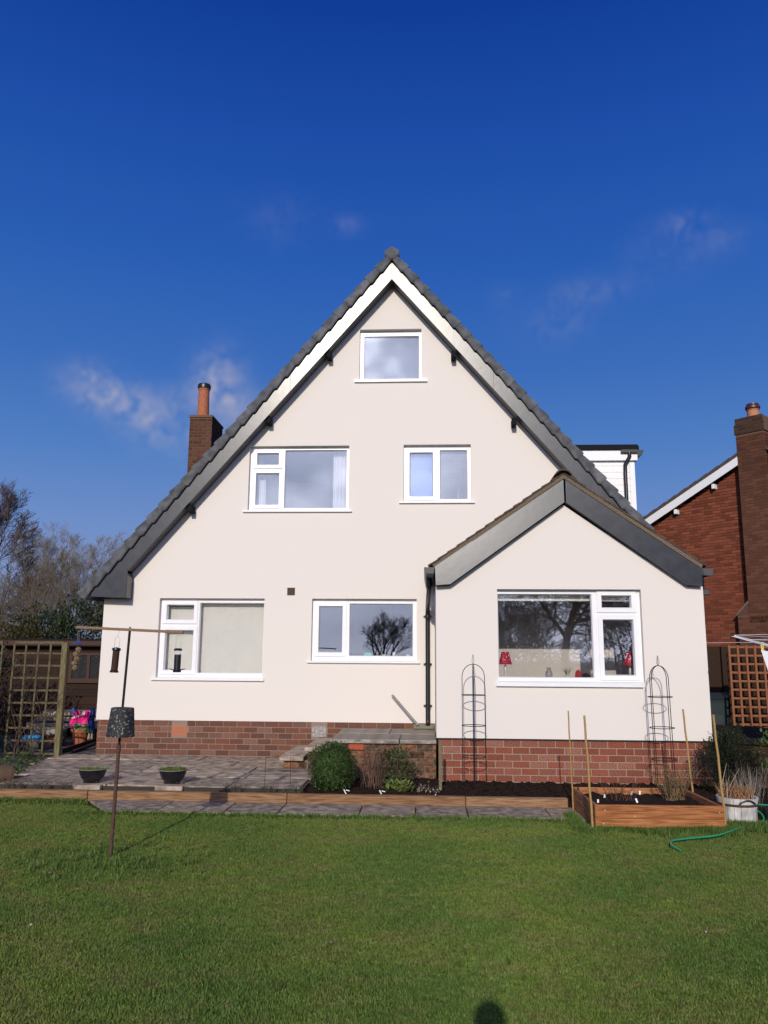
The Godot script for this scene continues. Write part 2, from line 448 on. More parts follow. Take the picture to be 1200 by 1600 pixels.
func sky_panorama() -> ImageTexture:
	var w := 1536
	var h := 768
	var lut := []      # [elevation, colour seen]
	for k in [[-90, 60, 62, 50], [-3, 120, 128, 130], [0, 138, 150, 190], [6.7, 122, 146, 194], [8.2, 114, 144, 199], [14.1, 82, 127, 194], [20, 60, 109, 186], [27.4, 41, 93, 178], [35.4, 29, 77, 166], [42.5, 17, 61, 151], [60, 9, 42, 122], [90, 6, 32, 104]]:
		lut.append([float(k[0]), Color8(k[1], k[2], k[3]).srgb_to_linear()])
	var f := FastNoiseLite.new()
	f.seed = 21
	f.frequency = 9.0
	f.fractal_octaves = 5
	f.fractal_gain = 0.55
	var f2 := FastNoiseLite.new()
	f2.seed = 4
	f2.frequency = 2.2
	f2.fractal_octaves = 4
	# the small clouds of the photograph: azimuth from -z, elevation, spans, thickness
	var puffs := [[-24.2, 18.3, 1.7, 1.0, 0.42], [-22.0, 17.3, 2.2, 0.9, 0.55], [-20.0, 16.0, 1.8, 1.0, 0.42], [-17.8, 15.0, 2.2, 1.2, 0.3], [-15.5, 19.6, 1.4, 1.6, 0.5], [-16.8, 17.8, 1.8, 0.9, 0.4], [-14.2, 17.6, 1.8, 1.3, 0.35], [-13.0, 16.0, 2.5, 1.2, 0.2],
		[-6.1, 30.1, 1.0, 0.5, 0.2], [-11.5, 30.2, 2.2, 1.2, 0.07], [12.0, 25.2, 1.7, 0.7, 0.17], [9.5, 23.7, 2.2, 1.3, 0.1], [19.2, 28.6, 1.5, 0.6, 0.16], [21.2, 27.2, 2.0, 0.8, 0.1], [18.0, 27.0, 2.6, 1.4, 0.06], [5.8, 25.3, 0.8, 0.7, 0.08], [15.1, 25.3, 1.4, 0.7, 0.07]]
	var sun := sun_dir()
	var data := PackedFloat32Array()
	data.resize(w * h * 3)
	var i := 0
	for y in h:
		var el := 90.0 - 180.0 * (y + 0.5) / h
		var base: Color = lut[0][1]
		for k in lut.size() - 1:
			if el >= lut[k][0] and el <= lut[k + 1][0]:
				base = (lut[k][1] as Color).lerp(lut[k + 1][1], (el - lut[k][0]) / (lut[k + 1][0] - lut[k][0]))
		var ce := cos(deg_to_rad(el))
		var se := sin(deg_to_rad(el))
		for x in w:
			var az := 360.0 * (x + 0.5) / w      # the left edge of the panorama lies towards -z
			if az > 180.0: az -= 360.0
			var d := Vector3(sin(deg_to_rad(az)) * ce, se, -cos(deg_to_rad(az)) * ce)
			var c := base
			var ang := rad_to_deg(acos(clampf(d.dot(sun), -1, 1)))
			if ang < 75.0 and el > -4.0:      # the bright hazy air round a low winter sun
				var glow := 0.72 * exp(-pow(ang / 26.0, 2.0)) + 3.0 * exp(-ang / 7.0) + 1.5 * exp(-maxf(el, 0.0) / 7.0) * exp(-pow(ang / 45.0, 2.0))
				glow *= clampf((el + 4.0) / 4.0, 0.0, 1.0)
				var thin := 0.8 + 0.5 * f2.get_noise_3dv(d * Vector3(1, 2.5, 1))
				var veil := clampf(0.5 + 1.8 * f2.get_noise_3dv(d * Vector3(3.0, 5.0, 3.0) + Vector3.ONE * 7.0), 0.0, 1.0)     # bright broken cloud
				glow += 4.6 * veil * exp(-pow(ang / 10.0, 2.0))
				c += Color(0.93, 0.94, 1.0) * glow * thin
			elif el > 0.0:
				var cloud := 0.0
				for p in puffs:
					var da: float = (az - p[0]) / p[2]
					var de: float = (el - p[1]) / p[3]
					var q := da * da + de * de
					if q < 6.0:
						cloud += p[4] * exp(-q * 0.8)
				if cloud > 0.003:
					cloud *= clampf(0.6 + 1.3 * f.get_noise_3dv(d * Vector3(1.2, 2.1, 1.2) + Vector3.ONE * 0.25 * f2.get_noise_3dv(d * 6.0)), 0.0, 1.8)
					c = c.lerp(Color(0.43, 0.43, 0.54), clampf(cloud, 0.0, 0.75))
			data[i] = c.r
			data[i + 1] = c.g
			data[i + 2] = c.b
			i += 3
	return ImageTexture.create_from_image(Image.create_from_data(w, h, false, Image.FORMAT_RGBF, data.to_byte_array()))

# ---------------------------------------------------------------- set up
func _ready() -> void:
	rng.seed = 7
	var cam := Camera3D.new()
	cam.name = "camera"
	cam.transform = Transform3D(Basis(Vector3.UP, deg_to_rad(3.0855)) * Basis(Vector3.RIGHT, deg_to_rad(10.4468)) * Basis(Vector3.BACK, deg_to_rad(0.4188)), Vector3(0, 1.70, 13.09))
	cam.fov = 65.32
	cam.near = 0.02
	cam.far = 2000.0
	cam.current = true
	add_child(cam)
	var we := WorldEnvironment.new()
	we.name = "environment"
	var e := Environment.new()
	var sky := Sky.new()
	var sm := PanoramaSkyMaterial.new()
	sm.panorama = sky_panorama()
	sky.sky_material = sm
	e.background_mode = Environment.BG_SKY
	e.sky = sky
	e.tonemap_mode = Environment.TONE_MAPPER_LINEAR
	e.tonemap_exposure = 1.0
	e.sdfgi_enabled = true
	e.ssao_enabled = true
	e.ssil_enabled = true
	we.environment = e
	add_child(we)
	var sun := DirectionalLight3D.new()
	sun.name = "sun"
	sun.light_energy = 0.95
	sun.light_color = Color(1.0, 0.96, 0.905)
	sun.light_angular_distance = 0.5
	sun.shadow_enabled = true
	add_child(sun)
	sun.look_at_from_position(sun_dir() * 50.0, Vector3.ZERO, Vector3.UP)

	make_materials()
	build_ground()
	build_house()
	build_steps()
	build_neighbour()
	build_left_side()
	build_right_side()
	build_garden()
	build_indoors()
	build_trees()
	build_grass()
	build_photographer()

# ---------------------------------------------------------------- ground
func lumpy(g: Geo, lo: Vector2, hi: Vector2, y: float, amp: float, step: float, sd: int, skirt := 0.1) -> void:
	var f := FastNoiseLite.new()
	f.seed = sd
	f.frequency = 3.0
	f.fractal_octaves = 4
	var nx := maxi(1, int((hi.x - lo.x) / step))
	var nz := maxi(1, int((hi.y - lo.y) / step))
	var pt := func(i: int, k: int) -> Vector3:
		var x: float = lerpf(lo.x, hi.x, float(i) / nx)
		var z: float = lerpf(lo.y, hi.y, float(k) / nz)
		return Vector3(x, y + amp * f.get_noise_2d(x * 2.0, z * 2.0) + amp * 0.5 * f.get_noise_2d(x * 7.0, z * 7.0), z)
	for i in nx:
		for k in nz:
			g.quad(pt.call(i, k + 1), pt.call(i + 1, k + 1), pt.call(i + 1, k), pt.call(i, k))
	for i in nx:
		var a: Vector3 = pt.call(i, nz)
		var b: Vector3 = pt.call(i + 1, nz)
		g.quad(a - Vector3(0, skirt, 0), b - Vector3(0, skirt, 0), b, a)

func build_ground() -> void:
	var g := Geo.new()
	g.quad(Vector3(-600, -0.012, 600), Vector3(600, -0.012, 600), Vector3(600, -0.012, -600), Vector3(-600, -0.012, -600))
	ground_piece("ground", g, M.ground)
	g = Geo.new()
	g.quad(Vector3(-14, 0, 24), Vector3(14, 0, 24), Vector3(14, 0, 3.2), Vector3(-14, 0, 3.2))
	ground_piece("lawn", g, M.lawn)
	g = Geo.new()
	g.box(Vector3(-5.9, -0.05, 0.0), Vector3(-1.5, 0.148, 3.06))
	ground_piece("patio_base", g, M.joint)
	g = Geo.new()
	g.box(Vector3(-14, -0.05, -12), Vector3(-5.34, 0.155, -0.002))
	g.box(Vector3(-14, -0.05, -0.001), Vector3(-5.901, 0.15, 2.9))
	ground_piece("side_yard", g, M.yard)
	g = Geo.new()
	g.box(Vector3(3.82, -0.05, -14), Vector3(12, 0.09, 1.8))
	ground_piece("side_path", g, M.yard)
	g = Geo.new()
	lumpy(g, Vector2(-6.4, 3.06), Vector2(-1.48, 3.29), 0.085, 0.03, 0.05, 3)
	lumpy(g, Vector2(-1.5, 1.7), Vector2(0.17, 3.29), 0.105, 0.05, 0.05, 5)
	lumpy(g, Vector2(0.17, 1.7), Vector2(3.9, 3.29), 0.085, 0.05, 0.04, 6)
	lumpy(g, Vector2(3.9, 1.7), Vector2(9.0, 3.7), 0.06, 0.05, 0.08, 8)
	ground_piece("soil", g, M.soil)
	# crumbs and clods of the freshly dug bed
	var cl := Geo.new()
	var meshes := []
	for k in 3:
		var q := Geo.new()
		blob(q, Vector3.ZERO, Vector3(1, 0.75, 0.9), 2, 0.35, 40 + k)
		meshes.append(q.mesh())
	for k in 3:
		var mm := MultiMesh.new()
		mm.transform_format = MultiMesh.TRANSFORM_3D
		mm.mesh = meshes[k]
		mm.instance_count = 500
		for i in 500:
			var x := rf(-1.4, 3.7)
			var z := rf(1.9, 3.25)
			var s := rf(0.005, 0.02) if rng.randf() < 0.9 else rf(0.02, 0.035)
			mm.set_instance_transform(i, Transform3D(Basis(Vector3.UP, rf(0, TAU)).scaled(Vector3.ONE * s), Vector3(x, 0.09 + rf(-0.01, 0.02), z)))
		var o := MultiMeshInstance3D.new()
		o.name = numbered("soil_clods")
		o.multimesh = mm
		o.material_override = M.soil
		o.set_meta("kind", "stuff")
		add_child(o)
	# patio slabs
	var patio := Node3D.new()
	patio.name = "patio"
	patio.set_meta("kind", "structure")
	add_child(patio)
	var zs := [0.03, 0.62, 1.23, 1.84, 2.3, 3.05]
	for r in zs.size() - 1:
		var x: float = -5.88 + [0.0, -0.25, -0.45, -0.1, -0.3][r]
		while x < -1.5:
			var wd: float = [0.6, 0.9, 0.75, 0.9, 0.6][rng.randi_range(0, 4)]
			var x0 := maxf(x, -5.88)
			var x1 := minf(x + wd, -1.5)
			if x1 - x0 > 0.08:
				# the left edge of the paving runs in towards the garden
				var zc: float = (zs[r] + zs[r + 1]) / 2.0
				var edge := lerpf(-5.85, -5.2, clampf((zc - 0.9) / 2.2, 0.0, 1.0))
				if x1 > edge + 0.1:
					x0 = maxf(x0, edge)
					var s := Vector3(x1 - x0 - rf(0.012, 0.022), 0.05, zs[r + 1] - zs[r] - rf(0.015, 0.03))
					var q := Geo.new()
					q.cbox(Vector3.ZERO, s, Basis(), 0.006)
					piece("slab", q.mesh(), M.slab[rng.randi_range(0, 4)], patio, Vector3((x0 + x1) / 2.0, 0.14 + rf(-0.004, 0.004), zc), Basis(Vector3.UP, rf(-0.004, 0.004)) * Basis(Vector3.BACK, rf(-0.004, 0.004)))
			x += wd
	# mowing path of grey slabs between the lawn and the timber edging
	var path := Node3D.new()
	path.name = "path"
	path.set_meta("kind", "structure")
	add_child(path)
	var xp := -3.9
	for wd in [0.9, 0.75, 0.6, 0.9, 0.62, 0.58, 0.9, 0.75, 0.4]:
		var q := Geo.new()
		if xp < -3.8:
			q.prism(PackedVector2Array([Vector2(-0.6, 0.35), Vector2(-0.1, -0.35), Vector2(0.445, -0.35), Vector2(0.445, 0.35)]), -0.02, 0.025)
			piece("slab", q.mesh(), M.slab[4], path, Vector3(xp + wd / 2.0, 0.004, 3.6), Basis(Vector3.RIGHT, -PI / 2))
		else:
			q.cbox(Vector3.ZERO, Vector3(wd - 0.014, 0.05, 0.7 + rf(-0.02, 0.02)), Basis(), 0.006)
			piece("slab", q.mesh(), M.slab[[4, 1, 3][rng.randi_range(0, 2)]], path, Vector3(xp + wd / 2.0, 0.004 + rf(-0.004, 0.004), 3.6 + rf(-0.01, 0.01)), Basis(Vector3.UP, rf(-0.012, 0.012)))
		xp += wd
	# timber edging
	var t := thing("timber_edging", "long low sawn timber edging board between flower bed and slab path", "edging")
	var xe := -6.4
	for wd in [2.35, 2.4, 2.1, 1.18]:
		var q := Geo.new()
		q.cbox(Vector3.ZERO, Vector3(wd - 0.006, 0.2, 0.09), Basis(), 0.006)
		piece("plank", q.mesh(), M.sleeper[counts.get([t, "plank"], 0) % 3], t, Vector3(xe + wd / 2.0, 0.028, 3.255 + rf(-0.006, 0.006)), Basis(Vector3.BACK, rf(-0.003, 0.003)))
		xe += wd

func blob(g: Geo, o: Vector3, s: Vector3, detail: int, rough: float, sd: int) -> void:   # an uneven rounded lump
	var f := FastNoiseLite.new()
	f.seed = sd
	f.frequency = 0.9
	var nu := 4 + detail * 3
	var nv := 3 + detail * 2
	var pt := func(i: int, k: int) -> Vector3:
		var a := TAU * (i % nu) / nu
		var b := PI * k / nv - PI / 2
		var d := Vector3(cos(a) * cos(b), sin(b), sin(a) * cos(b))
		return o + d * s * (1.0 + rough * f.get_noise_3dv(d * 1.7 + Vector3.ONE * sd))
	for i in nu:
		for k in nv:
			var a: Vector3 = pt.call(i, k)
			var b: Vector3 = pt.call(i + 1, k)
			var c: Vector3 = pt.call(i + 1, k + 1)
			var d: Vector3 = pt.call(i, k + 1)
			if k > 0: g.tri(a, c, b)
			if k < nv - 1: g.tri(a, d, c)

# ---------------------------------------------------------------- bricks
var brick_meshes := {}
func brick_mesh(l: float, h: float) -> ArrayMesh:
	var key := "%d_%d" % [roundi(l * 200.0), roundi(h * 500.0)]
	if not brick_meshes.has(key):
		var g := Geo.new()
		g.cbox(Vector3.ZERO, Vector3(roundi(l * 200.0) / 200.0, h, 0.05), Basis(), 0.004)
		brick_meshes[key] = g.mesh()
	return brick_meshes[key]

# courses of single bricks on a face: o its lower left corner, u along it, n outwards
func lay_bricks(parent: Node3D, o: Vector3, u: Vector3, n: Vector3, length: float, rows: int, course: float, mats: Array, holes := [], odd := 0.0, long := 0.225) -> void:
	var b := Basis(u, Vector3.UP, n)
	var joint := 0.012
	for r in rows:
		var x := -long * (0.5 if r % 2 else 0.0) - odd
		while x < length:
			var spans := [[maxf(x, 0.0), minf(x + long, length)]]
			for h in holes:
				if r * course + course > h.position.y + 0.01 and r * course < h.end.y - 0.01:
					var out := []
					for s in spans:
						if h.position.x >= s[1] or h.end.x <= s[0]: out.append(s)
						else:
							out.append([s[0], h.position.x])
							out.append([h.end.x, s[1]])
					spans = out
			for s in spans:
				if s[1] - s[0] > 0.04:
					var m: Material = mats[rng.randi_range(0, mats.size() - 1)]
					piece("brick", brick_mesh(s[1] - s[0] - joint, course - joint), m, parent, o + u * ((s[0] + s[1]) / 2.0) + Vector3.UP * (r + 0.5) * course + n * (-0.02 + rf(-0.0015, 0.0015)), b * Basis(Vector3.BACK, rf(-0.004, 0.004)))
			x += long

# ---------------------------------------------------------------- house
const AX := -0.585       # x of the main ridge
const SL := 1.172        # main roof slope
const EX := 1.94         # x of the extension's ridge

func rect(x0: float, y0: float, x1: float, y1: float) -> Rect2:
	return Rect2(x0, y0, x1 - x0, y1 - y0)

func rect_poly(r: Rect2) -> PackedVector2Array:
	return PackedVector2Array([r.position, Vector2(r.end.x, r.position.y), r.end, Vector2(r.position.x, r.end.y)])

# a white plastic window: outer rectangle, wall face z, panes, which of them open, sill overhang
func window(house: Node3D, outer: Rect2, zf: float, panes: Array, sashes: Array, sill: Rect2, pane_yaw := 0.0) -> MeshInstance3D:
	var z := zf - 0.085
	var g := Geo.new()
	var holes := []
	for i in panes.size():
		holes.append(panes[i].grow(0.03) if i in sashes else panes[i])
	g.holed(rect_poly(outer), holes, z - 0.07, z)
	# thin bevelled bead round the outer edge
	for q in [[outer.position, Vector2(outer.end.x, outer.position.y)], [Vector2(outer.position.x, outer.end.y), outer.end]]:
		pass
	var w := piece("window", g.mesh(), M.white, house)
	for i in panes.size():
		var p: Rect2 = panes[i]
		if i in sashes:
			var s := Geo.new()
			var ring := p.grow(0.062)
			s.holed(rect_poly(ring), [p], z + 0.003, z + 0.018)
			s.holed(rect_poly(p.grow(0.027)), [p], z - 0.06, z + 0.0)
			put("sash", s.mesh(), M.white, w)
		var gb := Geo.new()     # sloping glazing bead
		var zi := z - 0.03
		var zo := z + (0.0185 if i in sashes else 0.0005)
		var b := 0.012
		var inn := [p.position + Vector2(b, b), Vector2(p.end.x - b, p.position.y + b), p.end - Vector2(b, b), Vector2(p.position.x + b, p.end.y - b)]
		var out := [p.position, Vector2(p.end.x, p.position.y), p.end, Vector2(p.position.x, p.end.y)]
		for k in 4:
			var k2 := (k + 1) % 4
			gb.quad(Vector3(out[k].x, out[k].y, zo), Vector3(out[k2].x, out[k2].y, zo), Vector3(inn[k2].x, inn[k2].y, zi), Vector3(inn[k].x, inn[k].y, zi))
			gb.quad(Vector3(inn[k].x, inn[k].y, zi), Vector3(inn[k2].x, inn[k2].y, zi), Vector3(inn[k2].x, inn[k2].y, z - 0.055), Vector3(inn[k].x, inn[k].y, z - 0.055))
		put("bead", gb.mesh(), M.white, w)
		var pg := Geo.new()
		pg.obox(Vector3.ZERO, Vector3(p.size.x + 0.006, p.size.y + 0.006, 0.02), Basis())
		put("pane", pg.mesh(), M.glass, w, Vector3(p.get_center().x, p.get_center().y, z - 0.042), Basis(Vector3.UP, pane_yaw + rf(-0.004, 0.004)) * Basis(Vector3.RIGHT, rf(-0.003, 0.003)))
	var sg := Geo.new()
	var s0 := sill.position
	var s1 := sill.end
	sg.prism(PackedVector2Array([Vector2(-0.09, s1.y + 0.008), Vector2(-0.09, s0.y), Vector2(0.035, s0.y - 0.004), Vector2(0.045, s0.y + 0.002), Vector2(0.045, s1.y - 0.012), Vector2(0.03, s1.y - 0.004)]), -(sill.size.x) / 2.0, sill.size.x / 2.0)
	put("sill", sg.mesh(), M.white, w, Vector3(sill.get_center().x, 0, zf), Basis(Vector3.UP, PI / 2).inverse())
	return w

func room(house: Node3D, lo: Vector3, hi: Vector3, m: Material) -> void:   # floor, ceiling and three walls behind a window
	var t := 0.06
	var g := Geo.new()
	g.box(Vector3(lo.x - t, lo.y - t, lo.z - t), Vector3(hi.x + t, lo.y, hi.z))
	g.box(Vector3(lo.x - t, hi.y, lo.z - t), Vector3(hi.x + t, hi.y + t, hi.z))
	g.box(Vector3(lo.x - t, lo.y, lo.z - t), Vector3(hi.x + t, hi.y, lo.z))
	g.box(Vector3(lo.x - t, lo.y, lo.z), Vector3(lo.x, hi.y, hi.z))
	g.box(Vector3(hi.x, lo.y, lo.z), Vector3(hi.x + t, hi.y, hi.z))
	piece("room", g.mesh(), m, house)

func build_house() -> void:
	var house := thing("detached_house", "white rendered gable house with grey bargeboards, brick plinth and rear extension", "house")
	# --- windows, as outer rectangles
	var w_top := rect(-1.148, 6.44, -0.078, 7.355)
	var w_ul := rect(-3.01, 4.155, -1.303, 5.268)
	var w_ur := rect(-0.38, 4.29, 0.75, 5.275)
	var w_ll := rect(-4.42, 1.385, -2.665, 2.672)
	var w_lm := rect(-1.878, 1.67, -0.162, 2.672)
	var g := Geo.new()
	var base := 0.705
	var wall := PackedVector2Array([Vector2(-5.36, base), Vector2(3.75, base), Vector2(3.75, 8.16 - SL * (3.75 - AX)), Vector2(AX, 8.17), Vector2(-5.0, 2.99), Vector2(-5.0, 2.66), Vector2(-5.36, 2.66)])
	g.holed(wall, [w_top, w_ul, w_ur, w_ll, w_lm], -0.28, 0.0)
	# side and back walls
	g.box(Vector3(-5.36, base, -9.0), Vector3(-5.1, 2.7, -0.285))
	g.box(Vector3(3.5, base, -9.0), Vector3(3.75, 3.0, -0.285))
	g.prism(PackedVector2Array([Vector2(-5.09, base), Vector2(3.49, base), Vector2(3.49, 3.1), Vector2(AX, 8.0), Vector2(-5.09, 2.75)]), -9.0, -8.8)
	put("wall", g.mesh(), M.render, house)
	# --- rooms behind the glass
	room(house, Vector3(-4.9, 0.6, -3.4), Vector3(-2.35, 2.95, -0.29), M.room)
	room(house, Vector3(-2.2, 0.6, -3.4), Vector3(0.05, 2.95, -0.29), M.room_brown)
	room(house, Vector3(-2.98, 3.3, -3.0), Vector3(-1.0, 5.3, -0.29), M.room)
	room(house, Vector3(-0.6, 3.3, -3.0), Vector3(1.2, 5.4, -0.29), M.room)
	room(house, Vector3(-1.17, 6.0, -3.0), Vector3(0.0, 7.38, -0.29), M.room)
	# --- windows
	window(house, w_top, 0.0, [rect(-1.078, 6.475, -0.116, 7.262)], [], rect(-1.23, 6.385, 0.02, 6.44), 0.02)
	var ul := window(house, w_ul, 0.0, [rect(-2.893, 4.955, -2.515, 5.165), rect(-2.9, 4.258, -2.5, 4.812), rect(-2.412, 4.2, -1.352, 5.215)], [0, 1], rect(-3.08, 4.118, -1.245, 4.155))
	var ur := window(house, w_ur, 0.0, [rect(-0.283, 4.392, 0.116, 5.158), rect(0.228, 4.348, 0.695, 5.198)], [0], rect(-0.453, 4.262, 0.803, 4.29))
	var ll := window(house, w_ll, 0.0, [rect(-4.318, 2.318, -3.858, 2.572), rect(-4.325, 1.494, -3.848, 2.155), rect(-3.766, 1.45, -2.684, 2.605)], [0, 1], rect(-4.482, 1.34, -2.63, 1.385))
	var lm := window(house, w_lm, 0.0, [rect(-1.77, 1.8, -1.378, 2.556), rect(-1.266, 1.745, -0.222, 2.6)], [0], rect(-1.93, 1.637, -0.108, 1.67))
	# blinds and curtains hang behind the glass
	var bl := Geo.new()
	bl.box(Vector3(-4.4, 1.42, -0.245), Vector3(-3.83, 2.55, -0.24))
	bl.box(Vector3(-3.8, 1.42, -0.245), Vector3(-2.67, 2.57, -0.24))
	bl.tube(PackedVector3Array([Vector3(-3.8, 2.585, -0.245), Vector3(-2.67, 2.585, -0.245)]), PackedFloat32Array([0.02, 0.02]), 10)
	put("roller_blind", bl.mesh(), M.blind, ll)
	for q in [[-0.29, 0.13, M.slat_mirrored_sky, 0.1], [0.22, 0.7, M.slat, 0.5]]:
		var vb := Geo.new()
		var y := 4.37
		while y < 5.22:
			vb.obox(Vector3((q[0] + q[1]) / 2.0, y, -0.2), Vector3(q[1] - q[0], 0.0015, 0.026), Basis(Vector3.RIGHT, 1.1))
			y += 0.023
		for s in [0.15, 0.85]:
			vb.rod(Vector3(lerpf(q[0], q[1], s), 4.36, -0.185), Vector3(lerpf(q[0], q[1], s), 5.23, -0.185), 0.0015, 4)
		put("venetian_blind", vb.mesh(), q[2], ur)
	var vc := Geo.new()
	for k in 6:
		vc.box(Vector3(0.525 + 0.004 * k, 4.38 + 0.035 * k, -0.165), Vector3(0.553 - 0.001 * k, 4.405 + 0.035 * k, -0.15))
	put("blind_cord", vc.mesh(), M.curtain, ur)
	for q in [[-2.885, -2.77, 4.2, 4.74], [-1.6, -1.36, 4.2, 5.3]]:
		var cg := Geo.new()
		var pts := []
		var nf := int((q[1] - q[0]) / 0.012)
		for k in nf + 1:
			pts.append(Vector3(lerpf(q[0], q[1], float(k) / nf), 0, -0.27 + 0.016 * sin(k * 1.25)))
		for k in nf:
			cg.quad(pts[k] + Vector3(0, q[2], 0), pts[k + 1] + Vector3(0, q[2], 0), pts[k + 1] + Vector3(0, q[3], 0), pts[k] + Vector3(0, q[3], 0))
		put("curtain", cg.mesh(), M.curtain, ul)

	# --- plinth of the main wall
	var pg := Geo.new()
	pg.box(Vector3(-5.325, 0.0, -9.0), Vector3(3.7, 0.703, -0.0125))
	var plinth := put("plinth", pg.mesh(), M.mortar, house)
	var air := rect(-4.105 + 5.34, 0.465 - 0.165, -3.86 + 5.34, 0.635 - 0.165)
	var plate := rect(-1.84 + 5.34, 0.47 - 0.165, -1.597 + 5.34, 0.64 - 0.165)
	lay_bricks(plinth, Vector3(-5.34, 0.165, -0.012), Vector3.RIGHT, Vector3.BACK, 5.47, 6, 0.09, M.brick, [air, plate], 0.07)
	lay_bricks(plinth, Vector3(-5.345, 0.165, -3.4), Vector3.BACK, Vector3.LEFT, 3.36, 6, 0.09, M.brick)
	var ag := Geo.new()
	var hs := []
	for i in 8:
		for k in 5:
			hs.append(rect(-4.085 + 0.0265 * i, 0.488 + 0.0265 * k, -4.085 + 0.0265 * i + 0.015, 0.488 + 0.0265 * k + 0.015))
	ag.holed(rect_poly(rect(-4.1, 0.47, -3.865, 0.63)), hs, -0.06, -0.006)
	put("air_brick", ag.mesh(), M.airbrick, plinth)
	var pl := Geo.new()
	pl.cbox(Vector3(-1.718, 0.556, -0.02), Vector3(0.232, 0.165, 0.03), Basis(), 0.005)
	put("vent_cover", pl.mesh(), M.grey_plate, plinth)
	var vg := Geo.new()
	vg.box(Vector3(-2.292, 2.728, 0.001), Vector3(-2.166, 2.85, 0.012))
	for k in 4:
		vg.obox(Vector3(-2.229, 2.745 + 0.03 * k, 0.016), Vector3(0.12, 0.026, 0.006), Basis(Vector3.RIGHT, 0.5))
	put("wall_vent", vg.mesh(), mat(Color(0.11, 0.065, 0.045), 0.7), house)

	build_roof(house)
	build_dormer(house)
	build_stack(house)
	build_extension(house)

func mirror(p: PackedVector2Array, ax: float) -> PackedVector2Array:
	var q := PackedVector2Array()
	for k in p:
		q.append(Vector2(2.0 * ax - k.x, k.y))
	return q

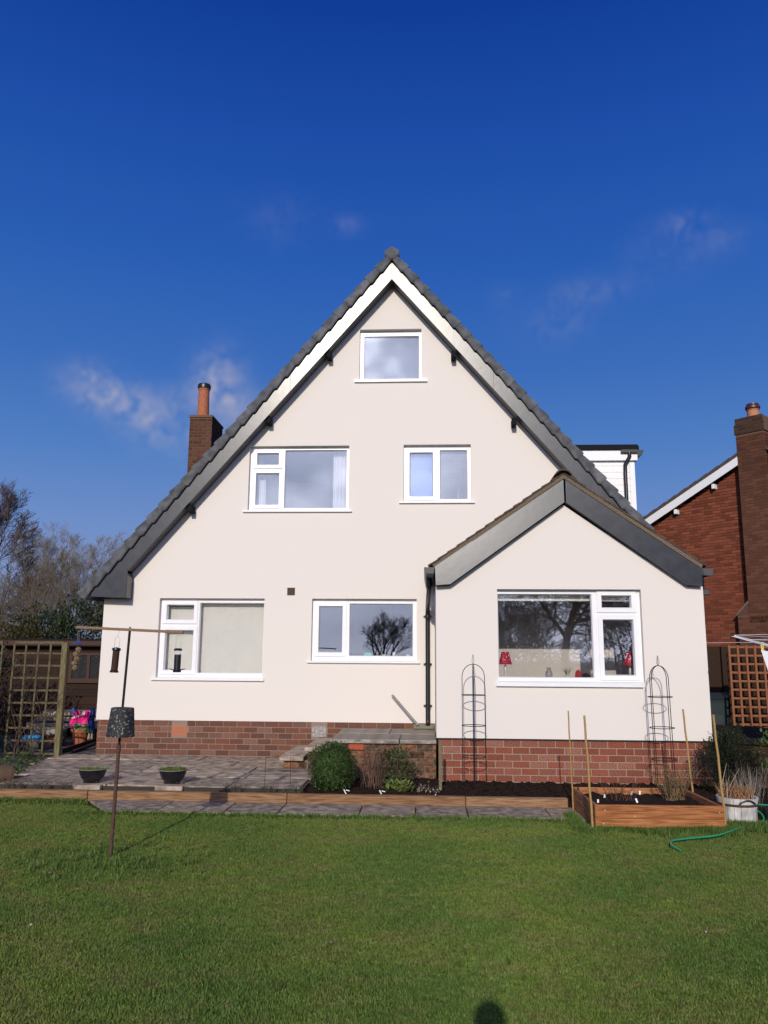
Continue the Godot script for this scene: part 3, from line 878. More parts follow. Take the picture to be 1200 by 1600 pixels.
func build_roof(house: Node3D) -> void:
	var th := atan(SL)
	var dl := Vector2(cos(th), sin(th))        # up the left slope
	var nl := Vector2(-sin(th), cos(th))
	# stepped courses behind the verge, left slope then right slope
	for side in [1, -1]:
		var poly := PackedVector2Array()
		var s0 := Vector2(-5.585, 8.495 - SL * 5.0)
		if side < 0: s0 = Vector2(AX - 4.72, 8.495 - SL * 4.72)
		var L := (AX - s0.x) / dl.x
		poly.append(s0)
		var s := 0.0
		while s < L:
			poly.append(s0 + dl * s + nl * 0.118)
			poly.append(s0 + dl * minf(s + 0.276, L) + nl * 0.094)
			s += 0.276
		poly.append(Vector2(AX, 8.495))
		if side < 0: poly = mirror(poly, AX)
		var g := Geo.new()
		g.prism(poly, -9.2, 0.2)
		put("roof", g.mesh(), M.tile[1], house)
	# verge tiles
	var L2 := (AX - (-5.575)) / dl.x
	var nt := 28
	var pitch := L2 / nt
	var tm := []
	for k in 2:
		var g := Geo.new()
		g.prism(PackedVector2Array([Vector2(-0.014, -0.004), Vector2(0.02, -0.02), Vector2(pitch * 0.55, -0.004), Vector2(pitch + 0.03, 0.012), Vector2(pitch + 0.03, 0.112), Vector2(0.012, 0.15), Vector2(-0.014, 0.142)]), 0.05, 0.318)
		# the rounded front edge
		g.prism(PackedVector2Array([Vector2(-0.006, 0.006), Vector2(0.02, -0.008), Vector2(pitch * 0.55, 0.008), Vector2(pitch - 0.012, 0.02), Vector2(pitch - 0.012, 0.108), Vector2(0.012, 0.139), Vector2(-0.006, 0.132)]), 0.3185, 0.328)
		tm.append(g.mesh())
	for side in [1, -1]:
		for i in nt:
			if side < 0 and i < 1: continue
			var p := Vector2(-5.575, 8.49 - SL * 4.99) + dl * pitch * i
			var b := Basis(Vector3(dl.x, dl.y, 0), Vector3(nl.x, nl.y, 0), Vector3.BACK)
			if side < 0:
				p.x = 2.0 * AX - p.x
				b = Basis(Vector3(-dl.x, dl.y, 0), Vector3(-nl.x, nl.y, 0), Vector3.BACK)
			b = b * Basis(Vector3.BACK, rf(-0.012, 0.012))
			if side < 0:
				# a true mirrored tile, not a reflected transform
				var key := "verge_r"
				if not brick_meshes.has(key):
					var g := Geo.new()
					g.prism(mirror(PackedVector2Array([Vector2(-0.014, -0.004), Vector2(0.02, -0.02), Vector2(pitch * 0.55, -0.004), Vector2(pitch + 0.03, 0.012), Vector2(pitch + 0.03, 0.112), Vector2(0.012, 0.15), Vector2(-0.014, 0.142)]), 0.0), 0.05, 0.318)
					g.prism(mirror(PackedVector2Array([Vector2(-0.006, 0.006), Vector2(0.02, -0.008), Vector2(pitch * 0.55, 0.008), Vector2(pitch - 0.012, 0.02), Vector2(pitch - 0.012, 0.108), Vector2(0.012, 0.139), Vector2(-0.006, 0.132)]), 0.0), 0.3185, 0.328)
					brick_meshes[key] = g.mesh()
				b = Basis(Vector3.BACK, -th + rf(-0.012, 0.012))
				piece("verge_tile", brick_meshes[key], M.tile[rng.randi_range(0, 3)], house, Vector3(p.x, p.y, rf(-0.004, 0.004)), b)
			else:
				piece("verge_tile", tm[0], M.tile[rng.randi_range(0, 3)], house, Vector3(p.x, p.y, rf(-0.004, 0.004)), b)
	# ridge tiles: angular half rounds, the first with a closed end
	var hexa := PackedVector2Array()
	for k in 5:
		var q: Array = [[-0.118, -0.03], [-0.124, 0.05], [0.0, 0.128], [0.124, 0.05], [0.118, -0.03]][k]
		hexa.append(Vector2(q[0], q[1]))
	var hex_end := PackedVector2Array(hexa)
	hex_end.append(Vector2(0.055, -0.12))
	hex_end.append(Vector2(-0.055, -0.12))
	var rg := Geo.new()
	rg.prism(hex_end, -0.1, 0.33)
	var dome := PackedVector2Array()
	for q in hex_end: dome.append(q * 0.86 + Vector2(0, 0.0))
	rg.prism(dome, 0.3305, 0.342)
	piece("ridge_tile", rg.mesh(), M.tile[0], house, Vector3(AX, 8.61, 0.0))
	var r2 := Geo.new()
	r2.prism(hexa, -0.445, 0.0)
	var r2m := r2.mesh()
	for k in 20:
		piece("ridge_tile", r2m, M.tile[k % 4], house, Vector3(AX, 8.61, -0.11 - 0.452 * k))
	# bargeboards: upper and lower length on each side, butted with a thin joint
	var by := 8.462
	var top := func(x: float) -> float: return by - 1.166 * absf(x - AX)
	var low := func(x: float) -> float: return 8.158 - SL * absf(x - AX)
	var xj := -2.30
	for side in [1, -1]:
		var up := PackedVector2Array([Vector2(AX - 0.002, by), Vector2(AX - 0.002, 8.158), Vector2(xj + 0.002, low.call(xj + 0.002)), Vector2(xj + 0.002, top.call(xj + 0.002))])
		var dn := PackedVector2Array([Vector2(xj - 0.002, top.call(xj - 0.002)), Vector2(xj - 0.002, low.call(xj - 0.002)), Vector2(-4.9, low.call(-4.9)), Vector2(-4.9, 2.655), Vector2(-5.478, 2.675), Vector2(-5.478, top.call(-5.478))])
		if side < 0:
			dn = PackedVector2Array([Vector2(xj - 0.002, top.call(xj - 0.002)), Vector2(xj - 0.002, low.call(xj - 0.002)), Vector2(-5.1, low.call(-5.1)), Vector2(-5.2, top.call(-5.2))])
			up = mirror(up, AX)
			dn = mirror(dn, AX)
		for q in [up, dn]:
			var g := Geo.new()
			g.prism(q, 0.242, 0.27)
			put("bargeboard", g.mesh(), M.barge, house)
		# soffit closing the overhang back to the wall
		var sp := PackedVector2Array([Vector2(AX, 8.16), Vector2(AX, 8.185), Vector2(-4.9, low.call(-4.9) + 0.027), Vector2(-4.9, low.call(-4.9) + 0.002)])
		if side < 0: sp = mirror(sp, AX)
		var sg := Geo.new()
		sg.prism(sp, -0.02, 0.241)
		put("soffit", sg.mesh(), M.soffit, house)
	# boxed foot of the left eave with its corner trim
	var bx := Geo.new()
	bx.prism(PackedVector2Array([Vector2(-5.47, 2.68), Vector2(-4.905, 2.66), Vector2(-4.905, 3.06), Vector2(-5.1, 2.95), Vector2(-5.47, 2.76)]), -0.02, 0.241)
	put("eave_box", bx.mesh(), M.barge, house)
	var tr := Geo.new()
	tr.box(Vector3(-5.0, 2.662, 0.2705), Vector3(-4.896, 2.93, 0.276))
	tr.box(Vector3(-4.8985, 2.66, 0.0), Vector3(-4.892, 3.02, 0.268))
	put("corner_trim", tr.mesh(), M.barge, house)
	var ef := Geo.new()
	ef.box(Vector3(-5.49, 2.68, -9.1), Vector3(-5.47, 2.8, -0.03))
	ef.box(Vector3(-5.47, 2.66, -9.1), Vector3(-5.37, 2.675, -0.03))
	put("fascia", ef.mesh(), M.barge, house)
	var gt := Geo.new()
	var arc := PackedVector2Array()
	for k in 9:
		var a := PI + PI * k / 8.0
		arc.append(Vector2(-5.55 + 0.056 * cos(a), 2.815 + 0.05 * sin(a)))
	for k in 9:
		var a := TAU - PI * k / 8.0
		arc.append(Vector2(-5.55 + 0.051 * cos(a), 2.815 + 0.045 * sin(a)))
	gt.prism(arc, -9.1, 0.262)
	put("gutter", gt.mesh(), M.black, house)
	# dark purlin ends under the soffit
	for q in [[-1.66, 6.83], [0.467, 6.805], [-2.665, 5.675], [-3.935, 4.15], [1.466, 5.61]]:
		var pg := Geo.new()
		pg.cbox(Vector3(q[0], q[1] - 0.0, 0.115), Vector3(0.075, 0.115, 0.21), Basis(), 0.006)
		put("purlin_end", pg.mesh(), M.matt_black, house)

func build_dormer(house: Node3D) -> void:
	var zf := -1.1
	var x1 := 3.735
	var xl := 2.2
	var surf := func(x: float) -> float: return 8.55 - SL * (x - AX)
	var g := Geo.new()
	g.prism(PackedVector2Array([Vector2(xl - 0.3, surf.call(xl - 0.3)), Vector2(x1 - 0.012, surf.call(x1 - 0.012)), Vector2(x1 - 0.012, 5.41), Vector2(xl - 0.3, 5.41)]), zf - 3.2, zf - 0.02)
	var d := put("dormer", g.mesh(), M.clad, house)
	# lapped white cladding boards
	var y := 3.62
	var h := 0.118
	while y < 5.2:
		var yt := minf(y + h, 5.235)
		var xa := maxf(xl, AX + (8.55 - yt) / SL + 0.01)
		var b := Geo.new()
		b.prism(PackedVector2Array([Vector2(-0.017, 0.0), Vector2(0.007, 0.0), Vector2(0.0, yt - y + 0.008), Vector2(-0.017, yt - y + 0.008)]), 0.0, x1 - 0.09 - xa)
		put("cladding_board", b.mesh(), M.clad, d, Vector3(x1 - 0.09, y, zf), Basis(Vector3(0, 0, 1), Vector3(0, 1, 0), Vector3(-1, 0, 0)))
		y += h
	var c := Geo.new()
	c.box(Vector3(x1 - 0.088, 3.55, zf - 0.06), Vector3(x1 + 0.004, 5.235, zf + 0.012))
	c.box(Vector3(x1 - 0.088, 3.5, zf - 3.2), Vector3(x1 - 0.01, 5.3, zf - 0.061))
	put("corner_post", c.mesh(), M.white, d)
	var f := Geo.new()
	f.box(Vector3(2.0, 5.24, zf - 3.25), Vector3(x1 + 0.045, 5.425, zf + 0.07))
	put("fascia", f.mesh(), M.white, d)
	var r := Geo.new()
	r.box(Vector3(2.0, 5.426, zf - 3.3), Vector3(x1 + 0.075, 5.5, zf + 0.095))
	r.box(Vector3(2.0, 5.501, zf - 3.28), Vector3(x1 + 0.06, 5.53, zf + 0.08))
	put("flat_roof", r.mesh(), M.matt_black, d)
	var gu := Geo.new()
	gu.prism(PackedVector2Array([Vector2(x1 + 0.0461, 5.3), Vector2(x1 + 0.13, 5.34), Vector2(x1 + 0.16, 5.425), Vector2(x1 + 0.0461, 5.425)]), zf - 3.2, zf + 0.09)
	gu.box(Vector3(x1 - 0.25, 5.37, zf + 0.0705), Vector3(x1 + 0.04, 5.424, zf + 0.13))
	put("gutter", gu.mesh(), M.black, d)
	var dp := Geo.new()
	dp.tube(PackedVector3Array([Vector3(x1 - 0.1, 5.39, zf + 0.1), Vector3(x1 - 0.1, 5.3, zf + 0.1), Vector3(x1 - 0.17, 5.17, zf + 0.05), Vector3(x1 - 0.175, 5.0, zf + 0.045), Vector3(x1 - 0.175, 3.72, zf + 0.045)]), PackedFloat32Array([0.034, 0.034, 0.034, 0.034, 0.034]), 10)
	put("downpipe", dp.mesh(), M.black, d)

func build_stack(house: Node3D) -> void:
	var g := Geo.new()
	g.box(Vector3(-5.945, 0.0, -7.045), Vector3(-5.385, 7.655, -6.005))
	var c := put("chimney", g.mesh(), M.dark_mortar, house)
	var b := Geo.new()
	var course := 0.083
	for face in 2:
		var o := Vector3(-5.95, 4.4, -6.0) if face == 0 else Vector3(-5.38, 4.4, -6.0)
		var u := Vector3.RIGHT if face == 0 else Vector3.FORWARD
		var n := Vector3.BACK if face == 0 else Vector3.RIGHT
		var len := 0.57 if face == 0 else 1.05
		for r in 39:
			var x := -0.1125 if r % 2 else 0.0
			while x < len:
				var x0 := maxf(x, 0.0)
				var x1 := minf(x + 0.225, len)
				if x1 - x0 > 0.03:
					var t := rf(0.65, 1.15)
					b.col = Color(0.15 * t, 0.075 * t, 0.052 * t)
					b.obox(o + u * ((x0 + x1) / 2.0) + Vector3.UP * (r + 0.5) * course - n * 0.012, Vector3(x1 - x0 - 0.016, course - 0.016, 0.032), Basis(u, Vector3.UP, n))
				x += 0.225
	var bm := put("brick", b.mesh(), M.stack_brick, c)
	bm.set_meta("kind", "stuff")
	var k := Geo.new()
	k.cbox(Vector3(-5.665, 7.69, -6.525), Vector3(0.61, 0.07, 1.09), Basis(), 0.012)
	put("capping", k.mesh(), M.dark_mortar, c)
	var p := Geo.new()
	p.lathe([Vector2(0.155, 0.0), Vector2(0.15, 0.1), Vector2(0.135, 0.75), Vector2(0.15, 0.78), Vector2(0.15, 0.83), Vector2(0.13, 0.84), Vector2(0.12, 0.7)], 20, Vector3(-5.72, 7.72, -6.35))
	put("chimney_pot", p.mesh(), M.terracotta, c)
	var q := Geo.new()
	q.lathe([Vector2(0.0, 0.8), Vector2(0.15, 0.8), Vector2(0.168, 0.82), Vector2(0.168, 0.9), Vector2(0.15, 0.93), Vector2(0.0, 0.935)], 20, Vector3(-5.72, 7.72, -6.35))
	put("pot_cowl", q.mesh(), M.black, c)

func build_extension(house: Node3D) -> void:
	var zf := 1.83
	var base := 0.655
	var w := rect(0.985, 1.415, 2.965, 2.678)
	var g := Geo.new()
	g.holed(PackedVector2Array([Vector2(0.131, base), Vector2(3.812, base), Vector2(3.812, 2.72), Vector2(3.6, 2.72), Vector2(EX, 3.875), Vector2(0.32, 2.72), Vector2(0.131, 2.72)]), [w], zf - 0.28, zf)
	g.box(Vector3(0.131, base, 0.001), Vector3(0.38, 2.72, zf - 0.281))
	g.box(Vector3(3.56, base, -2.6), Vector3(3.812, 2.72, zf - 0.281))
	put("extension_wall", g.mesh(), M.render, house)
	room(house, Vector3(0.42, 0.6, -1.5), Vector3(3.54, 2.9, zf - 0.285), M.room_brown)
	var win := window(house, w, zf, [rect(0.995, 1.462, 2.305, 2.618), rect(2.436, 2.424, 2.848, 2.602), rect(2.442, 1.502, 2.862, 2.268)], [1, 2], rect(0.95, 1.35, 2.93, 1.415))
	var pel := Geo.new()
	pel.box(Vector3(0.99, 2.53, 1.6), Vector3(2.34, 2.63, 1.605))
	pel.box(Vector3(2.4, 2.53, 1.6), Vector3(2.93, 2.59, 1.605))
	put("roller_blind", pel.mesh(), M.blind, win)
	var db := Geo.new()
	db.box(Vector3(0.125, base - 0.014, zf - 0.03), Vector3(3.818, base - 0.001, zf + 0.006))
	put("drip_bead", db.mesh(), M.black, house)
	# brick plinth
	var pg := Geo.new()
	pg.box(Vector3(0.16, 0.0, 0.0), Vector3(3.79, base - 0.015, zf - 0.0265))
	var plinth := put("extension_plinth", pg.mesh(), M.pale_mortar, house)
	lay_bricks(plinth, Vector3(0.15, 0.0, zf - 0.026), Vector3.RIGHT, Vector3.BACK, 3.655, 7, 0.0905, M.red_brick, [], 0.04, 0.232)
	# roof slopes: the planes of tiles behind the verge, plain tiles along it
	var th := atan(0.695)
	for side in [1, -1]:
		var d := Vector2(cos(th) * side, sin(th))
		var n := Vector2(-sin(th) * side, cos(th))
		var foot := Vector2(EX - 1.875 * side, 4.262 - 0.695 * 1.875)
		var poly := PackedVector2Array([foot])
		var L := 1.875 / cos(th)
		var s := 0.0
		var gauge := L / 14.0
		for k in 14:
			poly.append(foot + d * gauge * k + n * 0.05)
			poly.append(foot + d * gauge * (k + 1) + n * 0.034)
		poly.append(Vector2(EX, 4.262))
		var r := Geo.new()
		r.prism(poly, 0.02 if side > 0 else -1.2, 1.79)
		put("extension_roof", r.mesh(), M.brown_tile, house)
		var tm := Geo.new()
		tm.prism(PackedVector2Array([Vector2(-0.01, 0.034), Vector2(gauge + 0.02, 0.03), Vector2(gauge + 0.02, 0.044), Vector2(-0.01, 0.062)]) if side > 0 else mirror(PackedVector2Array([Vector2(-0.01, 0.034), Vector2(gauge + 0.02, 0.03), Vector2(gauge + 0.02, 0.044), Vector2(-0.01, 0.062)]), 0.0), 0.0, 0.17)
		var tmm := tm.mesh()
		for k in 14:
			var p := foot + d * gauge * k
			# the last courses kick up over the gutter
			piece("plain_tile", tmm, M.brown_tile if rng.randf() < 0.7 else M.brown_tile_pale, house, Vector3(p.x, p.y, 1.792 + rf(-0.006, 0.006)), Basis(Vector3.BACK, th * side + rf(-0.025, 0.025)))
		var mb := Geo.new()
		var m0 := foot + d * 0.04
		mb.prism(PackedVector2Array([m0 + n * -0.022, Vector2(EX, 4.262 - 0.027), Vector2(EX, 4.262 + 0.04), m0 + n * 0.032]), 1.791, 1.948)
		put("mortar_bedding", mb.mesh(), M.bedding, house)
		# bargeboard
		var bp := PackedVector2Array([Vector2(EX - 0.001, 4.236), Vector2(EX - 0.001, 3.893), Vector2(0.328, 2.732), Vector2(0.13, 2.717), Vector2(0.118, 2.98)])
		if side < 0: bp = mirror(bp, EX + 0.012)
		var bg := Geo.new()
		bg.prism(bp, 1.91, 1.935)
		var bo := put("bargeboard", bg.mesh(), M.barge, house)
		if side > 0:     # this board is not quite plumb: its face leans back
			var lean := Basis(Vector3.UP, deg_to_rad(-1.0)) * Basis(Vector3.RIGHT, deg_to_rad(-2.9))
			var mid := Vector3(1.03, 3.45, 1.925)
			bo.transform = Transform3D(lean, mid + Vector3(0, 0, 0.014) - lean * mid)
		var sp := PackedVector2Array([Vector2(EX, 3.897), Vector2(EX, 3.915), Vector2(0.33, 2.756), Vector2(0.132, 2.74), Vector2(0.132, 2.72), Vector2(0.334, 2.736)])
		if side < 0: sp = mirror(sp, EX + 0.012)
		var sg := Geo.new()
		sg.prism(sp, 1.81, 1.909)
		put("soffit", sg.mesh(), M.soffit, house)
	var rt := Geo.new()
	var arc := PackedVector2Array()
	for k in 9:
		var a := PI * 0.12 + PI * 0.76 * k / 8.0
		arc.append(Vector2(0.13 * cos(a), 0.11 * sin(a) - 0.06))
	for k in 9:
		var a := PI * 0.88 - PI * 0.76 * k / 8.0
		arc.append(Vector2(0.112 * cos(a), 0.092 * sin(a) - 0.06))
	rt.prism(arc, -0.148, 0.148)
	var rtm := rt.mesh()
	for k in 6:
		piece("extension_ridge_tile", rtm, M.brown_tile_pale, house, Vector3(EX, 4.318, 1.82 - 0.3 * k))
	# left gutter, its swan neck and the downpipe in the corner
	var gu := Geo.new()
	gu.prism(PackedVector2Array([Vector2(-0.035, 2.972), Vector2(-0.012, 2.885), Vector2(0.1, 2.885), Vector2(0.112, 2.972), Vector2(0.104, 2.972), Vector2(0.094, 2.893), Vector2(-0.006, 2.893), Vector2(-0.028, 2.972)]), 0.003, 1.93)
	gu.prism(PackedVector2Array([Vector2(-0.035, 2.972), Vector2(-0.012, 2.885), Vector2(0.1, 2.885), Vector2(0.112, 2.972)]), 1.9305, 1.936)
	put("gutter", gu.mesh(), M.soffit, house)
	var dp := Geo.new()
	dp.lathe([Vector2(0.042, 2.76), Vector2(0.05, 2.77), Vector2(0.05, 2.886)], 14, Vector3(0.04, 0, 1.2))
	dp.tube(PackedVector3Array([Vector3(0.04, 2.88, 1.2), Vector3(0.04, 2.76, 1.2), Vector3(0.03, 2.66, 0.9), Vector3(0.02, 2.58, 0.3), Vector3(0.018, 2.48, 0.09), Vector3(0.016, 2.3, 0.075), Vector3(0.016, 0.76, 0.075), Vector3(0.016, 0.69, 0.13)]), PackedFloat32Array([0.036, 0.036, 0.036, 0.036, 0.036, 0.036, 0.036, 0.036]), 14)
	for y in [2.36, 1.6, 0.95]:
		dp.lathe([Vector2(0.036, y), Vector2(0.043, y + 0.005), Vector2(0.043, y + 0.05), Vector2(0.036, y + 0.055)], 14, Vector3(0.016, 0, 0.075))
		dp.box(Vector3(-0.05, y + 0.012, 0.001), Vector3(0.082, y + 0.042, 0.03))
	put("downpipe", dp.mesh(), M.black, house)
	var gr := Geo.new()
	gr.prism(PackedVector2Array([Vector2(3.79, 2.965), Vector2(3.8, 2.87), Vector2(3.9, 2.86), Vector2(3.935, 2.875), Vector2(3.945, 2.965), Vector2(3.937, 2.965), Vector2(3.925, 2.882), Vector2(3.81, 2.88), Vector2(3.8, 2.965)]), -1.0, 1.905)
	gr.prism(PackedVector2Array([Vector2(3.805, 2.962), Vector2(3.815, 2.87), Vector2(3.9, 2.862), Vector2(3.93, 2.876), Vector2(3.94, 2.962)]), 1.9055, 1.911)
	put("gutter", gr.mesh(), M.soffit, house)
	var el := Geo.new()
	el.cbox(Vector3(3.94, 2.665, 1.5), Vector3(0.13, 0.085, 0.085), Basis(), 0.012)
	el.cbox(Vector3(3.9, 2.8, 1.5), Vector3(0.075, 0.19, 0.075), Basis(), 0.012)
	el.rod(Vector3(3.86, 2.65, 1.5), Vector3(3.86, 0.1, 1.5), 0.034, 12)
	put("downpipe", el.mesh(), M.soffit, house)

# ---------------------------------------------------------------- steps
func build_steps() -> void:
	var t := thing("garden_steps", "old brick doorstep platform with worn stone top and two side steps under kitchen window", "steps")
	var core := Geo.new()
	core.box(Vector3(-1.29, 0.0, 0.0), Vector3(0.125, 0.555, 1.68))
	core.box(Vector3(-1.67, 0.0, 0.02), Vector3(-1.291, 0.41, 1.45))
	core.box(Vector3(-2.02, 0.0, 0.1), Vector3(-1.671, 0.28, 1.4))
	var c := put("core", core.mesh(), M.mortar, t)
	lay_bricks(c, Vector3(-1.31, 0.0, 1.7), Vector3.RIGHT, Vector3.BACK, 1.44, 6, 0.092, M.old_brick, [], 0.1, 0.23)
	lay_bricks(c, Vector3(-1.69, 0.09, 1.47), Vector3.RIGHT, Vector3.BACK, 0.38, 3, 0.1, M.old_brick, [], 0.1, 0.23)
	lay_bricks(c, Vector3(-2.04, 0.08, 1.42), Vector3.RIGHT, Vector3.BACK, 0.34, 2, 0.095, M.old_brick, [], 0.12, 0.23)
	lay_bricks(c, Vector3(-1.305, 0.3, 0.03), Vector3.BACK, Vector3.LEFT, 1.65, 2, 0.1, M.old_brick)
	var q := Geo.new()
	q.cbox(Vector3(-0.97, 0.51, 1.695), Vector3(0.215, 0.08, 0.05), Basis(), 0.005)
	put("red_brick", q.mesh(), M.bright_brick, t)
	var slabs := [[-1.33, -0.38, 0.85, 1.76, 0.56, 0.615], [-0.372, 0.128, 0.85, 1.74, 0.56, 0.612], [-1.32, -0.56, 0.0, 0.842, 0.56, 0.622], [-0.552, 0.128, 0.0, 0.842, 0.56, 0.618], [-1.72, -1.345, 0.02, 1.52, 0.415, 0.475], [-2.07, -1.73, 0.1, 1.5, 0.285, 0.345]]
	for k in slabs.size():
		var s: Array = slabs[k]
		var g := Geo.new()
		g.cbox(Vector3.ZERO, Vector3(s[1] - s[0], s[5] - s[4], s[3] - s[2]), Basis(), 0.008)
		piece("stone_slab", g.mesh(), M.stone if k < 4 else M.slab[2], t, Vector3((s[0] + s[1]) / 2.0, (s[4] + s[5]) / 2.0, (s[2] + s[3]) / 2.0), Basis(Vector3.UP, rf(-0.01, 0.01)))
	var bl := Geo.new()
	bl.cbox(Vector3(-0.05, 0.66, 0.06), Vector3(0.32, 0.07, 0.1), Basis(), 0.008)
	put("stone_block", bl.mesh(), M.moss, t)
	var st := Geo.new()
	st.cbox(Vector3(-0.345, 0.915, 0.12), Vector3(0.035, 0.62, 0.03), Basis(Vector3.BACK, 0.735) * Basis(Vector3.RIGHT, -0.1), 0.004)
	tag(put("wooden_batten", st.mesh(), M.stick, self), "thin grey batten leaning on the white wall above the stone platform", "batten")

# ---------------------------------------------------------------- neighbour's house
func build_neighbour() -> void:
	var a := deg_to_rad(44.5)
	var t := thing("brick_house", "red brick neighbouring house with white bargeboard and tall external chimney", "house", Vector3(6.77, 0, -8.9), "", a - PI / 2)
	# in its own frame x runs along the gable wall and z comes out of it
	var ap := Vector2(2.4, 7.1)
	var sl := 0.484
	var g := Geo.new()
	g.prism(PackedVector2Array([Vector2(-2.6, 0), Vector2(7.4, 0), Vector2(7.4, ap.y - 5.0 * sl - 0.25), Vector2(ap.x, ap.y - 0.25), Vector2(-2.6, ap.y - 5.0 * sl - 0.25)]), -9.0, -0.012)
	g.box(Vector3(1.995, 2.6, -0.011), Vector3(2.705, 7.45, 0.24))
	g.box(Vector3(1.705, 0.0, -0.011), Vector3(2.995, 2.85, 0.239))
	var w := put("wall", g.mesh(), M.dark_mortar, t)
	var b := Geo.new()
	var r := 14
	while r < 95:
		var y := r * 0.078
		var x := -2.6 - (0.1125 if r % 2 else 0.0)
		while x < 4.6:
			var inside := y + 0.09 < ap.y - sl * absf(x + 0.11 - ap.x) - 0.14 and not (x > 2.0 and x < 2.5)
			if inside:
				var k := rf(0.6, 1.15)
				b.col = Color(0.31 * k, 0.095 * k, 0.054 * k)
				b.obox(Vector3(x + 0.1125, y + 0.039, -0.01), Vector3(0.21, 0.064, 0.024), Basis())
			x += 0.225
		r += 1
	for q in [[1.99, 2.71, 2.66, 7.44, 0.13], [1.7, 3.0, 0.6, 2.86, 0.24]]:
		r = int(q[2] / 0.078)
		while (r + 1) * 0.078 < q[3]:
			var x: float = float(q[0]) - (0.1125 if r % 2 else 0.0)
			while x < q[1]:
				var x0: float = maxf(x, q[0])
				var x1: float = minf(x + 0.225, q[1])
				if x1 - x0 > 0.03:
					var k := rf(0.7, 1.1) * (0.8 if r * 0.078 > 6.3 else 1.0)
					b.col = Color(0.19 * k, 0.085 * k, 0.055 * k)
					b.obox(Vector3((x0 + x1) / 2.0, (r + 0.5) * 0.078, 0.238), Vector3(x1 - x0 - 0.011, 0.067, 0.024), Basis())
				x += 0.225
			for s in [q[0], q[1]]:
				b.obox(Vector3(s, (r + 0.5) * 0.078, 0.12), Vector3(0.02, 0.067, 0.21), Basis())
			r += 1
	for q in [[1.965, 2.735, 7.465, 3, 0.27], [1.99, 2.71, 7.722, 2, 0.25], [1.99, 2.71, 7.02, 0, 0.238]]:
		for row in q[3]:
			var x: float = float(q[0]) - (0.1125 if row % 2 else 0.0)
			while x < q[1]:
				var x0: float = maxf(x, q[0])
				var x1: float = minf(x + 0.225, q[1])
				if x1 - x0 > 0.03:
					var k := rf(0.7, 1.1)
					b.col = Color(0.1 * k, 0.06 * k, 0.045 * k)
					b.obox(Vector3((x0 + x1) / 2.0, q[2] + (row + 0.5) * 0.083, q[4]), Vector3(x1 - x0 - 0.012, 0.07, 0.02), Basis())
				x += 0.225
	var bm := put("brick", b.mesh(), M.stack_brick, w)
	bm.set_meta("kind", "stuff")
	var sh := Geo.new()   # the sloping shoulders of the breast
	sh.prism(PackedVector2Array([Vector2(1.69, 2.83), Vector2(1.67, 2.87), Vector2(1.985, 3.2), Vector2(2.01, 3.15)]), 0.0, 0.265)
	sh.prism(PackedVector2Array([Vector2(3.01, 2.83), Vector2(3.03, 2.87), Vector2(2.715, 3.2), Vector2(2.69, 3.15)]), 0.0, 0.265)
	var sf := Geo.new()
	sf.prism(PackedVector2Array([Vector2(1.71, 2.84), Vector2(1.985, 3.13), Vector2(1.985, 2.84)]), 0.0, 0.245)
	sf.prism(PackedVector2Array([Vector2(2.99, 2.84), Vector2(2.715, 3.13), Vector2(2.715, 2.84)]), 0.0, 0.245)
	put("shoulder_brickwork", sf.mesh(), M.brick[3], t)
	put("chimney_shoulder", sh.mesh(), M.bedding, t)
	var cp := Geo.new()
	cp.box(Vector3(1.965, 7.46, -0.49), Vector3(2.735, 7.715, 0.27))
	cp.box(Vector3(1.99, 7.72, -0.47), Vector3(2.71, 7.86, 0.25))
	cp.box(Vector3(1.995, 5.5, -0.45), Vector3(2.705, 7.46, -0.02))
	put("chimney_cap", cp.mesh(), M.dark_mortar, t)
	var pt := Geo.new()
	pt.lathe([Vector2(0.15, 0), Vector2(0.145, 0.25), Vector2(0.16, 0.26), Vector2(0.16, 0.3)], 18, Vector3(2.33, 7.86, -0.1))
	put("chimney_pot", pt.mesh(), mat(Color(0.6, 0.26, 0.13), 0.8, T.blotch, Vector3.ONE * 4.0), t)
	var pc := Geo.new()
	pc.lathe([Vector2(0.0, 0.28), Vector2(0.17, 0.28), Vector2(0.185, 0.31), Vector2(0.185, 0.36), Vector2(0.15, 0.4), Vector2(0.15, 0.43), Vector2(0.0, 0.44)], 18, Vector3(2.33, 7.86, -0.1))
	put("pot_cowl", pc.mesh(), mat(Color(0.06, 0.02, 0.025), 0.4), t)
	for side in [1, -1]:
		var cut := 0.41      # both rakes stop against the stack
		var p := PackedVector2Array([Vector2(ap.x - cut, ap.y - cut * sl), Vector2(ap.x - cut, ap.y - 0.225 - cut * sl), Vector2(ap.x - 5.1, ap.y - 0.225 - 5.1 * sl), Vector2(ap.x - 5.1, ap.y - 5.1 * sl)])
		var rp := PackedVector2Array([Vector2(ap.x, ap.y + 0.002), Vector2(ap.x, ap.y + 0.1)])
		var k := 0
		while k < 17:
			rp.append(Vector2(ap.x - 0.31 * k - 0.29, ap.y + 0.075 - sl * (0.31 * k + 0.29)))
			rp.append(Vector2(ap.x - 0.31 * k - 0.31, ap.y + 0.1 - sl * (0.31 * k + 0.31)))
			k += 1
		rp.append(Vector2(ap.x - 5.28, ap.y + 0.002 - sl * 5.28))
		if side < 0:
			p = mirror(p, ap.x)
			rp = mirror(rp, ap.x)
		var bg := Geo.new()
		bg.prism(p, 0.215, 0.24)
		put("bargeboard", bg.mesh(), M.white, t)
		var rg := Geo.new()
		rg.prism(rp, -9.0, -0.455)
		var lo_x := ap.x - 6.0 if side > 0 else ap.x + cut - 0.1
		var hi_x := ap.x - cut if side > 0 else ap.x + 6.0
